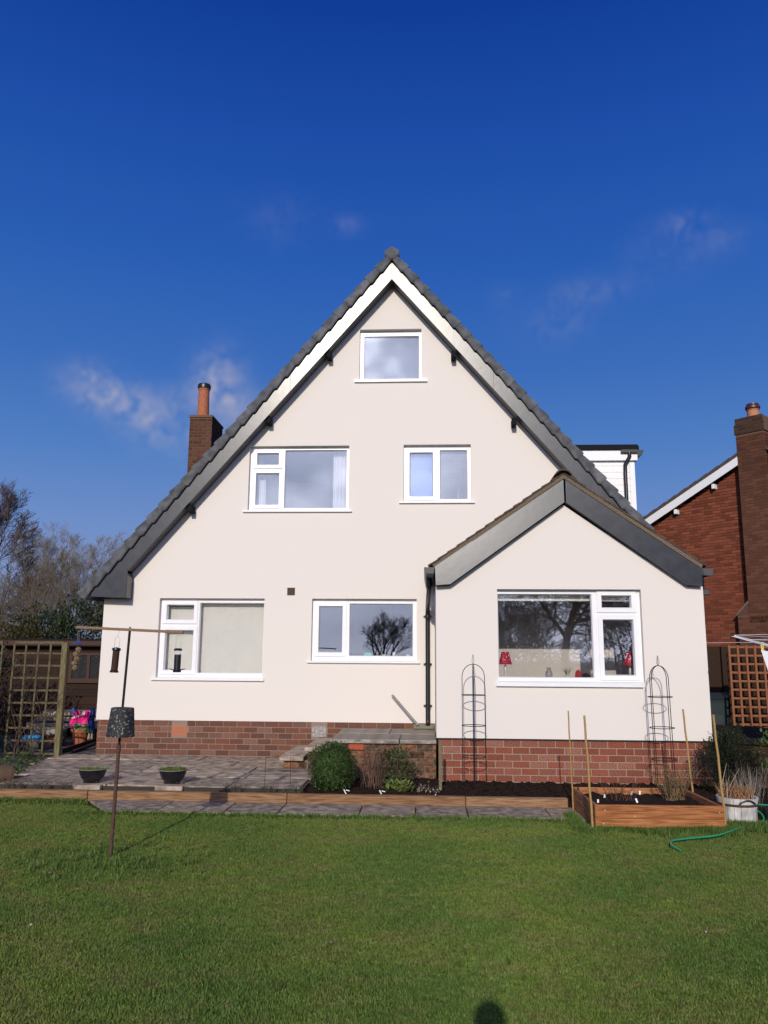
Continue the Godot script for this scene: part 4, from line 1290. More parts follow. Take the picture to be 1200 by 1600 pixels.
		for q in Geometry2D.intersect_polygons(rp, PackedVector2Array([Vector2(lo_x, 0), Vector2(hi_x, 0), Vector2(hi_x, 20), Vector2(lo_x, 20)])):
			rg.prism(q, -0.454, 0.27)
		put("roof", rg.mesh(), M.neighbour_tile, t)
	for q in [[0.15, 5.71], [1.25, 6.24]]:
		var bk := Geo.new()
		bk.cbox(Vector3(q[0], q[1], 0.08), Vector3(0.08, 0.13, 0.17), Basis(), 0.01)
		put("purlin_end", bk.mesh(), M.white, t)

# ---------------------------------------------------------------- plants
func leaf(g: Geo, p: Vector3, d: Vector3, l: float, w: float, up := Vector3.UP) -> void:   # one bent leaf
	var s := d.cross(up)
	if s.length() < 0.01: s = d.cross(Vector3.RIGHT)
	s = s.normalized() * w / 2.0
	var nn := s.cross(d).normalized()
	var m := p + d * l * 0.5 + nn * l * 0.08
	var e := p + d * l - nn * l * 0.1
	g.tri(p, m + s, m - s)
	g.tri(m - s, m + s, e)

func rdir() -> Vector3:
	var d := Vector3(rng.randfn(), rng.randfn(), rng.randfn())
	return d.normalized() if d.length() > 0.001 else Vector3.UP

func leaf_ball(g: Geo, o: Vector3, s: Vector3, count: int, l: float, cols: Array, clump := 0.25, sd := 1) -> void:
	var f := FastNoiseLite.new()
	f.seed = sd
	f.frequency = 1.6
	for i in count:
		var d := rdir()
		var lump := 1.0 + clump * f.get_noise_3dv(d * 1.6 + Vector3.ONE * sd * 3.0)
		var r := lump * pow(rng.randf(), 0.22)
		var p := o + d * s * r
		var out := (d + rdir() * 0.8 + Vector3.UP * 0.3).normalized()
		var c: Color = cols[rng.randi_range(0, cols.size() - 1)]
		var k := rf(0.75, 1.25)
		g.col = Color(c.r * k, c.g * k, c.b * k)
		leaf(g, p, out, l * rf(0.7, 1.3), l * rf(0.45, 0.65))

func stems(g: Geo, o: Vector3, spread: Vector2, h: float, count: int, r: float, lean: float, cols: Array, fork := 0) -> void:
	for i in count:
		var b := o + Vector3(rf(-1, 1) * spread.x, 0, rf(-1, 1) * spread.y)
		var d := Vector3(rf(-lean, lean), 1, rf(-lean, lean))
		var hh := h * rf(0.55, 1.0)
		var c: Color = cols[rng.randi_range(0, cols.size() - 1)]
		var k := rf(0.75, 1.25)
		g.col = Color(c.r * k, c.g * k, c.b * k)
		var m := b + d * hh * 0.5 + Vector3(rf(-1, 1), 0, rf(-1, 1)) * hh * 0.06
		var e := b + d * hh + Vector3(rf(-1, 1), 0, rf(-1, 1)) * hh * 0.12
		g.tube(PackedVector3Array([b, m, e]), PackedFloat32Array([r, r * 0.8, r * 0.4]), 4, false)
		for j in fork:
			var s := b.lerp(m, rf(0.4, 1.0)) if rng.randf() < 0.5 else m.lerp(e, rf(0.0, 0.9))
			var fd := (d + Vector3(rf(-1, 1), rf(0, 0.6), rf(-1, 1)) * 1.1).normalized()
			g.tube(PackedVector3Array([s, s + fd * hh * rf(0.12, 0.3)]), PackedFloat32Array([r * 0.6, r * 0.3]), 3, false)

func branch(g: Geo, g2: Geo, p: Vector3, d: Vector3, l: float, r: float, level: int, depth: int, up: float, wild: float, kids: int, thin := 0.006, fan := 1.0) -> void:
	var pts := PackedVector3Array([p])
	var rr := PackedFloat32Array([r])
	var n := 4 if level < 2 else 3
	var q := p
	var dd := d
	for i in n:
		dd = (dd + rdir() * wild + Vector3.UP * up).normalized()
		q += dd * l / n
		pts.append(q)
		rr.append(maxf(r * (1.0 - 0.6 * (i + 1) / n), thin))
	(g if level < 2 else g2).tube(pts, rr, 7 if level == 0 else (5 if level < 2 else 3), false)
	if level >= depth: return
	for k in kids:
		var t := (k + 0.7 + rf(-0.3, 0.3)) / kids
		t = lerpf(0.25, 1.0, t)
		var i := clampi(int(t * n), 0, n - 1)
		var s := pts[i].lerp(pts[i + 1], t * n - i)
		var axis := dd.cross(rdir()).normalized()
		var kd := dd.rotated(axis, rf(0.35, 0.85) * fan) if t < 0.97 else dd.rotated(axis, rf(0.1, 0.4))
		branch(g, g2, s, kd, l * rf(0.5, 0.72) * (1.15 - 0.35 * t), rr[i] * rf(0.45, 0.65), level + 1, depth, up, wild, kids, thin, fan)

func bare_tree(label: String, at: Vector3, h: float, trunk_r: float, trunks: int, depth: int, kids: int, up: float, wild: float, m: Material, tm: Material, clear := 0.0, thin := 0.006, fan := 1.0) -> void:
	var t := thing("bare_tree", label, "tree", at, "bare trees beyond the garden")
	var g := Geo.new()
	var g2 := Geo.new()
	for i in trunks:
		var d := Vector3(0, 1, 0)
		if trunks > 1:
			var a := TAU * i / trunks + rf(-0.3, 0.3)
			d = Vector3(cos(a) * rf(0.2, 0.62), 1, sin(a) * rf(0.2, 0.5)).normalized()
		var b := Vector3.ZERO if trunks == 1 else Vector3(d.x, 0, d.z) * 0.3
		if clear > 0.0:
			g.tube(PackedVector3Array([b - Vector3(0, 0.1, 0), b + Vector3(0.02, clear * 0.5, 0), b + Vector3(0, clear, 0)]), PackedFloat32Array([trunk_r * 1.25, trunk_r, trunk_r * 0.95]), 10, false)
			b += Vector3(0, clear, 0)
		branch(g, g2, b - Vector3(0, 0.05, 0), d, (h - clear) * 0.55, trunk_r * 0.93, 0, depth, up, wild, kids, thin, fan)
	put("trunk", g.mesh(), tm, t)
	put("twigs", g2.mesh(), m, t)

func build_trees() -> void:
	rng.seed = 31
	bare_tree("purple brown bare tree at the left edge beyond the trellis", Vector3(-16.4, 0, -14.0), 8.3, 0.15, 1, 5, 6, 0.07, 0.16, M.bare_purple, M.bare_purple, 0.8)
	bare_tree("multi-stemmed bare tree fanning out from its base behind the trellis", Vector3(-11.75, 0.3, -10.0), 5.3, 0.085, 7, 4, 4, 0.05, 0.13, M.bare, M.bare, 0.0, 0.0045)
	bare_tree("olive brown twiggy bush between the fan-shaped tree and the evergreen", Vector3(-12.3, 0.8, -15.0), 4.8, 0.05, 5, 4, 5, 0.03, 0.16, M.bare_olive, M.bare_olive)
	bare_tree("pale grey bare tree far off, just left of the house eave", Vector3(-17.4, 0, -27.0), 9.0, 0.14, 2, 5, 5, 0.08, 0.15, M.bare_grey, M.bare_grey, 0.6)
	bare_tree("pale grey bare tree far off, above the olive brown bush", Vector3(-20.2, 0, -28.0), 9.0, 0.14, 2, 5, 5, 0.08, 0.15, M.bare_grey, M.bare_grey, 0.6)
	bare_tree("brownish bare tree low behind the evergreen by the house corner", Vector3(-10.6, 0, -16.0), 4.9, 0.06, 6, 4, 5, 0.06, 0.16, M.bare_olive, M.bare_olive)
	# trees behind the photographer: their mirror images stand in the windows
	bare_tree("large bare tree mirrored in the extension window", Vector3(7.9, -0.3, 37.8), 12.5, 0.3, 1, 4, 9, 0.0, 0.22, M.bark, M.bark, 0.6, 0.011, 1.35)
	bare_tree("bare tree mirrored in the kitchen window", Vector3(-4.6, -0.3, 62.0), 6.6, 0.13, 4, 4, 5, 0.07, 0.12, M.bark, M.bark, 0.4, 0.009)
	bare_tree("bare many-stemmed thicket mirrored left in the extension window", Vector3(5.4, -0.2, 40.0), 7.0, 0.07, 9, 4, 5, 0.02, 0.2, M.bark, M.bark, 0.0, 0.01, 1.2)
	var hs := thing("evergreen_shrub", "tall dark evergreen shrub mirrored in the left of extension window", "shrub", Vector3(5.0, 0, 38.0))
	var hg := Geo.new()
	leaf_ball(hg, Vector3(0, 1.3, 0), Vector3(2.3, 1.7, 1.5), 5000, 0.16, [Color(0.012, 0.02, 0.01), Color(0.02, 0.03, 0.014)], 0.4, 5)
	put("foliage", hg.mesh(), M.leaf, hs)
	var ht := Geo.new()
	stems(ht, Vector3.ZERO, Vector2(0.5, 0.4), 1.6, 8, 0.04, 0.3, [Color(0.05, 0.035, 0.025)])
	put("stem", ht.mesh(), M.twig, hs)
	var ch := thing("added_conifer_hedge", "unseen tall conifer hedge added to keep sky reflections off the cream blind window", "hedge", Vector3(-15.0, 0, 38.0))  # added out of view to block the sky mirrored in the lower left window
	var chg := Geo.new()
	leaf_ball(chg, Vector3(0, 3.0, 0), Vector3(5.6, 3.6, 1.6), 10000, 0.22, [Color(0.03, 0.045, 0.018), Color(0.04, 0.06, 0.022), Color(0.022, 0.034, 0.015)], 0.2, 25)
	for k in 5:
		chg.col = Color(0.03, 0.045, 0.018)
		blob(chg, Vector3(-4.2 + 2.1 * k, 2.9, 0), Vector3(1.7, 3.3, 1.2), 4, 0.15, 60 + k)
	put("foliage", chg.mesh(), M.leaf, ch)
	var cht := Geo.new()
	stems(cht, Vector3.ZERO, Vector2(4.5, 0.6), 4.0, 24, 0.06, 0.1, [Color(0.05, 0.035, 0.025)])
	put("stem", cht.mesh(), M.twig, ch)
	var bh := thing("beech_hedge", "tall brown winter beech hedge mirrored in the extension window's right casement", "hedge", Vector3(15.5, 0, 39.0))
	var bg := Geo.new()
	leaf_ball(bg, Vector3(0, 2.9, 0), Vector3(7.0, 3.3, 1.6), 12000, 0.22, [Color(0.055, 0.035, 0.022), Color(0.075, 0.048, 0.03), Color(0.04, 0.027, 0.018)], 0.25, 15)
	put("foliage", bg.mesh(), M.leaf, bh)
	var bt := Geo.new()
	stems(bt, Vector3.ZERO, Vector2(5.5, 0.8), 4.0, 40, 0.05, 0.2, [Color(0.05, 0.035, 0.025)])
	put("stem", bt.mesh(), M.twig, bh)
	# laurel and conifers behind the shed
	for q in [[-8.9, -7.2, 1.5, 1.55, "broad dark green laurel above the shed roof beside the house corner", 9], [-10.5, -8.5, 1.35, 1.4, "dark green evergreen bush left of the broad laurel", 12]]:
		var s := thing("evergreen_bush", q[4], "shrub", Vector3(q[0], 0.1, q[1]), "evergreens behind the shed")
		var g := Geo.new()
		leaf_ball(g, Vector3(0, q[3], 0), Vector3(q[2], q[3], 1.1), 6500, 0.1, [Color(0.02, 0.035, 0.012), Color(0.03, 0.05, 0.016), Color(0.012, 0.022, 0.01), Color(0.06, 0.08, 0.03)], 0.5, q[5])
		put("foliage", g.mesh(), M.leaf, s)
		var st := Geo.new()
		stems(st, Vector3.ZERO, Vector2(0.4, 0.3), 1.5, 8, 0.03, 0.3, [Color(0.06, 0.045, 0.03)])
		put("stem", st.mesh(), M.twig, s)
	var yc := thing("evergreen_bush", "olive gold conifer clump at foot of the fan-shaped tree", "shrub", Vector3(-9.9, 0.1, -6.4), "evergreens behind the shed")
	var yg := Geo.new()
	leaf_ball(yg, Vector3(0, 1.3, 0), Vector3(0.75, 1.15, 0.7), 3500, 0.09, [Color(0.07, 0.06, 0.018), Color(0.045, 0.045, 0.014), Color(0.09, 0.06, 0.02)], 0.4, 22)
	put("foliage", yg.mesh(), M.leaf, yc)
	# far roof with a white edge and dark gable at the frame's edge
	var fh := thing("far_house", "distant house with a white roof edge glimpsed through the bare trees", "house", Vector3(-16.7, -0.85, -18.0), "", 0.45)
	var w := Geo.new()
	w.prism(PackedVector2Array([Vector2(-4, 0), Vector2(3.2, 0), Vector2(3.2, 2.6), Vector2(-0.4, 4.1), Vector2(-4, 2.6)]), -6, 0)
	put("wall", w.mesh(), M.brick[0], fh)
	var rr := Geo.new()
	rr.prism(PackedVector2Array([Vector2(-4.4, 2.5), Vector2(-0.4, 4.2), Vector2(3.6, 2.5), Vector2(3.6, 2.7), Vector2(-0.4, 4.4), Vector2(-4.4, 2.7)]), -6.2, 0.25)
	put("roof", rr.mesh(), M.neighbour_tile, fh)
	var rb := Geo.new()
	rb.prism(PackedVector2Array([Vector2(-4.4, 2.4), Vector2(-0.4, 4.08), Vector2(3.6, 2.4), Vector2(3.6, 2.62), Vector2(-0.4, 4.3), Vector2(-4.4, 2.62)]), 0.26, 0.3)
	put("bargeboard", rb.mesh(), M.white, fh)

# ---------------------------------------------------------------- left of the house
func build_left_side() -> void:
	rng.seed = 51
	# shed of dark lapped boards
	var sh := thing("garden_shed", "dark brown boarded shed with small window beside the house", "shed", Vector3(-7.75, 0.155, -3.0))
	var core := Geo.new()
	core.holed(rect_poly(rect(-1.45, 0, 1.75, 1.78)), [rect(0.57, 1.09, 1.28, 1.6)], -0.05, -0.02)
	core.box(Vector3(-1.45, 0, -2.2), Vector3(-1.4, 1.75, -0.051))
	core.box(Vector3(1.7, 0, -2.2), Vector3(1.75, 1.75, -0.051))
	core.box(Vector3(-1.45, 0, -2.25), Vector3(1.75, 1.75, -2.201))
	put("wall", core.mesh(), M.fence, sh)
	var k := 0
	for i in 12:
		var y := 0.03 + i * 0.147
		var spans := [[-1.47, 1.77]]
		if y + 0.147 > 1.08 and y < 1.6: spans = [[-1.47, 0.53], [1.32, 1.77]]
		for s in spans:
			var b := Geo.new()
			b.prism(PackedVector2Array([Vector2(-0.02, 0), Vector2(0.006, 0), Vector2(-0.008, 0.155), Vector2(-0.02, 0.155)]), 0, s[1] - s[0])
			piece("board", b.mesh(), M.shed[k % 3], sh, Vector3(s[1], y, 0), Basis(Vector3(0, 0, 1), Vector3(0, 1, 0), Vector3(-1, 0, 0)))
			k += 1
	var wf := Geo.new()
	wf.holed(rect_poly(rect(0.53, 1.05, 1.32, 1.64)), [rect(0.6, 1.12, 0.9, 1.58), rect(0.96, 1.12, 1.25, 1.58)], -0.03, 0.022)
	wf.box(Vector3(0.5, 1.035, -0.02), Vector3(1.35, 1.06, 0.05))
	var win := put("window", wf.mesh(), M.shed_trim, sh)
	var pg := Geo.new()
	pg.box(Vector3(0.58, 1.1, -0.008), Vector3(1.27, 1.6, -0.004))
	put("pane", pg.mesh(), M.plain_glass, win)
	var rf_ := Geo.new()
	rf_.obox(Vector3(0.15, 1.86, -1.1), Vector3(3.5, 0.05, 2.6), Basis(Vector3.RIGHT, 0.06))
	put("roof", rf_.mesh(), M.fence, sh)
	var tr := Geo.new()
	tr.cbox(Vector3(0.15, 1.82, 0.2), Vector3(3.5, 0.09, 0.02), Basis(), 0.004)
	put("fascia", tr.mesh(), M.shed_trim, sh)
	# trellis of greenish weathered laths on a square post
	for q in [[-5.86, 4, "weathered green-brown trellis panel on square post left of the patio", true], [-6.86, 5, "dim trellis panel at left edge, tangled with bare climber", false]]:
		var t := thing("trellis", q[2], "trellis", Vector3(q[0], 0.15, 0.29), "trellis panels left of the patio")
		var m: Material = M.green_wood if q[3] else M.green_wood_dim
		var wd: float = 0.2 * q[1]
		if q[3]:
			var p := Geo.new()
			p.cbox(Vector3(0.035, 0.87, 0.0), Vector3(0.085, 1.82, 0.085), Basis(), 0.006)
			put("post", p.mesh(), m, t)
		var rl := Geo.new()
		rl.cbox(Vector3(-wd / 2.0, 1.775, 0.0), Vector3(wd, 0.045, 0.04), Basis(), 0.004)
		put("top_rail", rl.mesh(), M.green_wood_dim, t)
		var vg := Geo.new()
		vg.cbox(Vector3.ZERO, Vector3(0.03, 1.72, 0.014), Basis(), 0.002)
		var vm := vg.mesh()
		for i in q[1] + 1:
			piece("lath", vm, M.lath[i % 3] if q[3] else m, t, Vector3(-0.01 - 0.2 * i, 0.89, 0.009), Basis(Vector3.BACK, rf(-0.008, 0.008)))
		var hg := Geo.new()
		hg.cbox(Vector3.ZERO, Vector3(wd, 0.03, 0.014), Basis(), 0.002)
		var hm := hg.mesh()
		for i in 9:
			piece("lath", hm, M.green_wood_dim, t, Vector3(-wd / 2.0, 0.045 + 0.195 * i, -0.007), Basis(Vector3.BACK, rf(-0.008, 0.008)))
	var cl := thing("climbing_plant", "tangled bare brown climber twined through the trellis", "climber", Vector3(-6.7, 0.15, 0.36))
	var cg := Geo.new()
	for i in 26:
		var b := Vector3(rf(-1.0, 0.5), 0, rf(-0.04, 0.06))
		var pts := PackedVector3Array([b])
		var rr := PackedFloat32Array([0.006])
		var d := Vector3(rf(-0.3, 0.3), 1, 0)
		for j in 9:
			d = (d + Vector3(rf(-0.5, 0.5), rf(-0.1, 0.3), rf(-0.08, 0.08))).normalized()
			b += d * rf(0.14, 0.24)
			b.z = clampf(b.z, -0.05, 0.08)
			pts.append(b)
			rr.append(0.005 - 0.0004 * j)
		var k2 := rf(0.6, 1.4)
		cg.col = Color(0.1 * k2, 0.06 * k2, 0.04 * k2)
		cg.tube(pts, rr, 4, false)
	put("stem", cg.mesh(), M.twig, cl)
	var lg := Geo.new()
	for i in 140:
		var c: Color = [Color(0.16, 0.05, 0.02), Color(0.1, 0.05, 0.03), Color(0.05, 0.06, 0.02)][rng.randi_range(0, 2)]
		lg.col = c
		leaf(lg, Vector3(rf(-1.0, 0.45), rf(0.1, 1.2), rf(-0.05, 0.08)), rdir(), rf(0.03, 0.06), rf(0.02, 0.04))
	put("leaves", lg.mesh(), M.leaf, cl)
	# added dark leaf mass standing in for the shadow behind the left trellis
	var hd := thing("shadow_leaf_mass", "very dark leaf mass added for the shadow behind the left trellis", "hedge", Vector3(-7.7, 0.15, -0.9))
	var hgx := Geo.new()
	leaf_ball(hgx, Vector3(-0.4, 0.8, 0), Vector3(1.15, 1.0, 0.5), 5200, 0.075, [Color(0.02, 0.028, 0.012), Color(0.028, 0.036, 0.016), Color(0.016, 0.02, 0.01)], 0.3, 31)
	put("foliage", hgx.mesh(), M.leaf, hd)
	var bh := thing("added_shade_hedge", "broad evergreen hedge added unseen outside the left edge to shade the trellis", "hedge", Vector3(-8.15, 0.0, 1.9))  # unseen hedge, added so that the trellis corner falls in shade
	var bhg := Geo.new()
	leaf_ball(bhg, Vector3(0, 1.15, 0), Vector3(1.45, 1.25, 0.8), 7000, 0.09, [Color(0.03, 0.045, 0.018), Color(0.04, 0.055, 0.022), Color(0.024, 0.034, 0.015)], 0.2, 35)
	put("foliage", bhg.mesh(), M.leaf, bh)
	var bht := Geo.new()
	stems(bht, Vector3.ZERO, Vector2(0.8, 0.3), 1.7, 24, 0.02, 0.2, [Color(0.06, 0.045, 0.03)])
	put("stem", bht.mesh(), M.twig, bh)
	# weeds at the trellis foot
	var we := thing("weed_patch", "low leafy green weeds along the trellis foot by patio edge", "weeds", Vector3(-5.9, 0.15, 1.2))
	var wg := Geo.new()
	for i in 42:
		var z := rf(-0.75, 1.1)
		var o := Vector3(rf(-0.35, 0.28) + z * 0.24 - 0.05, 0.0, z)
		for j in 13:
			var a := rf(0, TAU)
			var c: Color = [Color(0.07, 0.11, 0.025), Color(0.05, 0.08, 0.02), Color(0.1, 0.13, 0.035)][rng.randi_range(0, 2)]
			wg.col = c
			leaf(wg, o + Vector3(rf(-0.04, 0.04), rf(0.0, 0.09), rf(-0.04, 0.04)), Vector3(cos(a), rf(0.0, 0.9), sin(a)).normalized(), rf(0.035, 0.075), rf(0.025, 0.045))
	put("leaves", wg.mesh(), M.leaf, we)
	var lo := thing("cut_log", "short sawn log lying at the left corner of the patio", "log", Vector3(-5.43, 0.235, 2.86))
	var l1 := Geo.new()
	l1.lathe([Vector2(0.0, -0.2), Vector2(0.105, -0.2), Vector2(0.118, -0.1), Vector2(0.11, 0.1), Vector2(0.119, 0.199)], 16, Vector3.ZERO, Basis(Vector3.BACK, PI / 2) * Basis(Vector3.RIGHT, 0.35))
	put("bark", l1.mesh(), M.bark_log, lo)
	var l2 := Geo.new()
	l2.lathe([Vector2(0.1195, 0.198), Vector2(0.112, 0.205), Vector2(0.0, 0.206)], 16, Vector3.ZERO, Basis(Vector3.BACK, PI / 2) * Basis(Vector3.RIGHT, 0.35))
	l2.lathe([Vector2(0.0, -0.206), Vector2(0.08, -0.205), Vector2(0.086, -0.198)], 16, Vector3.ZERO, Basis(Vector3.BACK, PI / 2) * Basis(Vector3.RIGHT, 0.35))
	put("sawn_end", l2.mesh(), M.log_end, lo)
	var lv := Geo.new()
	for i in 90:
		lv.col = [Color(0.3, 0.12, 0.04), Color(0.2, 0.09, 0.04), Color(0.12, 0.06, 0.03)][rng.randi_range(0, 2)]
		leaf(lv, Vector3(rf(-0.35, 0.4), rf(0.0, 0.03), rf(-0.25, 0.25)), Vector3(rf(-1, 1), rf(-0.1, 0.4), rf(-1, 1)).normalized(), rf(0.03, 0.06), rf(0.02, 0.035))
	var lf := put("fallen_leaves", lv.mesh(), M.leaf, self, Vector3(-5.4, 0.17, 2.98))
	lf.set_meta("kind", "stuff")
	# stacked pale slabs by the shed
	var ss := thing("slab_stack", "pale concrete slabs stacked flat in front of the shed", "slabs", Vector3(-7.0, 0.155, -2.6))
	for i in 3:
		var g := Geo.new()
		g.cbox(Vector3.ZERO, Vector3([1.5, 1.3, 1.2][i], 0.09, 0.45), Basis(), 0.008)
		piece("slab", g.mesh(), M.slab[[2, 1, 2][i]], ss, Vector3([0.05, 0.1, 0.2][i], 0.25 + 0.115 * i, 0), Basis(Vector3.UP, 0.03 * i - 0.03))
	for x in [-0.5, 0.5]:
		var g := Geo.new()
		g.cbox(Vector3(x, 0.1, 0), Vector3(0.22, 0.2, 0.4), Basis(), 0.01)
		put("support", g.mesh(), M.slab[3], ss)
	# terracotta pot, with the torn compost bag standing in it
	var tp := thing("terracotta_pot", "round terracotta pot holding a bright compost bag", "plant pot", Vector3(-6.27, 0.155, -1.55))
	var pg1 := Geo.new()
	pg1.lathe([Vector2(0.0, 0.0), Vector2(0.11, 0.0), Vector2(0.145, 0.2), Vector2(0.165, 0.2), Vector2(0.168, 0.27), Vector2(0.155, 0.27), Vector2(0.13, 0.2), Vector2(0.0, 0.19)], 22, Vector3.ZERO)
	put("pot", pg1.mesh(), M.terracotta, tp)
	var bag := thing("compost_bag", "crumpled pink, blue and green compost bag standing in terracotta pot", "bag", Vector3(-6.24, 0.35, -1.55))
	var parts := [["body", M.pink, -0.19, 0.14, 0.1, 0.34], ["green_base", M.bag_green, -0.13, 0.15, 0.0, 0.15], ["blue_side", M.blue, 0.15, 0.2, 0.03, 0.42]]
	for q in parts:
		var g := Geo.new()
		var n := 10
		var ring := []
		for r in 5:
			var row := []
			for i in n:
				var u := float(i) / (n - 1)
				var x: float = lerpf(q[2], q[3], u)
				var y: float = lerpf(q[4], q[5] + (0.06 * sin(u * 9.0) if q[0] == "body" else 0.02), r / 4.0)
				row.append(Vector3(x + 0.015 * sin(y * 25.0), y, 0.09 + 0.03 * sin(u * 11.0 + r * 1.3) - (0.03 if q[0] != "green_base" else 0.0) + 0.012 * rf(-1, 1)))
			ring.append(row)
		for r in 4:
			for i in n - 1:
				g.quad(ring[r][i], ring[r][i + 1], ring[r + 1][i + 1], ring[r + 1][i])
				g.quad(ring[r][i + 1] - Vector3(0, 0, 0.13), ring[r][i] - Vector3(0, 0, 0.13), ring[r + 1][i] - Vector3(0, 0, 0.13), ring[r + 1][i + 1] - Vector3(0, 0, 0.13))
			for i in [0, n - 1]:
				g.quad(ring[r][i] - Vector3(0, 0, 0.13), ring[r][i], ring[r + 1][i], ring[r + 1][i] - Vector3(0, 0, 0.13))
		put(q[0], g.mesh(), q[1], bag)
	var tag1 := Geo.new()
	for i in 7:
		tag1.obox(Vector3(-0.14 + 0.035 * i, 0.27 + 0.012 * i, 0.118 + 0.004 * (i % 2)), Vector3(0.024, rf(0.018, 0.035), 0.004), Basis(Vector3.BACK, rf(0.1, 0.5)))
	put("print", tag1.mesh(), M.white, bag)
	var ear := Geo.new()
	ear.obox(Vector3(-0.15, 0.39, 0.05), Vector3(0.05, 0.1, 0.06), Basis(Vector3.BACK, 0.3))
	put("blue_corner", ear.mesh(), M.blue, bag)
	for q in [[-6.5, -1.2, 0.135, 0.3, "dark grey plastic pot beside the terracotta pot", M.grey_pot], [-6.95, -0.35, 0.12, 0.26, "grey pot standing behind the trellis near the blue plastic", M.grey_pot]]:
		var t := thing("plastic_pot", q[4], "plant pot", Vector3(q[0], 0.152, q[1]), "plastic pots left of the house")
		var g := Geo.new()
		g.lathe([Vector2(0.0, 0.0), Vector2(q[2] * 0.8, 0.0), Vector2(q[2] * 0.96, q[3] - 0.03), Vector2(q[2] * 1.03, q[3] - 0.03), Vector2(q[2] * 1.03, q[3]), Vector2(q[2] * 0.93, q[3]), Vector2(q[2] * 0.88, q[3] - 0.04), Vector2(0.0, q[3] - 0.05)], 20, Vector3.ZERO)
		put("pot", g.mesh(), q[5], t)
	var bs := thing("plastic_sack", "bright blue plastic sack folded over behind the trellis", "bag", Vector3(-6.55, 0.152, -0.35))
	var bg := Geo.new()
	blob(bg, Vector3(0, 0.22, 0), Vector3(0.17, 0.05, 0.08), 3, 0.5, 71)
	put("sack", bg.mesh(), M.cyan, bs)
	var bb := Geo.new()
	blob(bb, Vector3(0, 0.1, -0.02), Vector3(0.15, 0.12, 0.1), 3, 0.3, 72)
	put("contents", bb.mesh(), M.grey_pot, bs)
	var rs := thing("rubble_heap", "whitish rubble and old pots heaped behind the trellis", "rubble", Vector3(-6.6, 0.152, -0.95))
	for i in 6:
		var g := Geo.new()
		blob(g, Vector3(rf(-0.35, 0.3), rf(0.08, 0.3), rf(-0.15, 0.1)), Vector3(rf(0.06, 0.13), rf(0.04, 0.08), rf(0.05, 0.1)), 2, 0.5, 80 + i)
		put("stone", g.mesh(), M.grey_plate if i % 3 else M.terracotta, rs)
	var eg := thing("edging_strip", "black timber edging strip on the ground beside the house corner", "edging", Vector3(-6.12, 0.155, -1.55))
	var e1 := Geo.new()
	e1.cbox(Vector3(0.05, 0.03, 0), Vector3(0.03, 0.09, 3.0), Basis(Vector3.UP, 0.1), 0.004)
	e1.cbox(Vector3(0.17, 0.02, 0.1), Vector3(0.05, 0.05, 2.6), Basis(Vector3.UP, 0.14), 0.004)
	put("board", e1.mesh(), M.black, eg)
	# boundary fence far left, with a turned post cap
	var fc := thing("boundary_fence", "brown close-boarded boundary fence behind the shed and trellis", "fence", Vector3(-11.5, 0.15, -4.2))
	for i in 17:
		var g := Geo.new()
		g.cbox(Vector3.ZERO, Vector3(0.15, 1.75, 0.02), Basis(), 0.003)
		piece("board", g.mesh(), M.shed[i % 3], fc, Vector3(-1.0 + 0.156 * i, 0.875, 0.01 * (i % 2)))

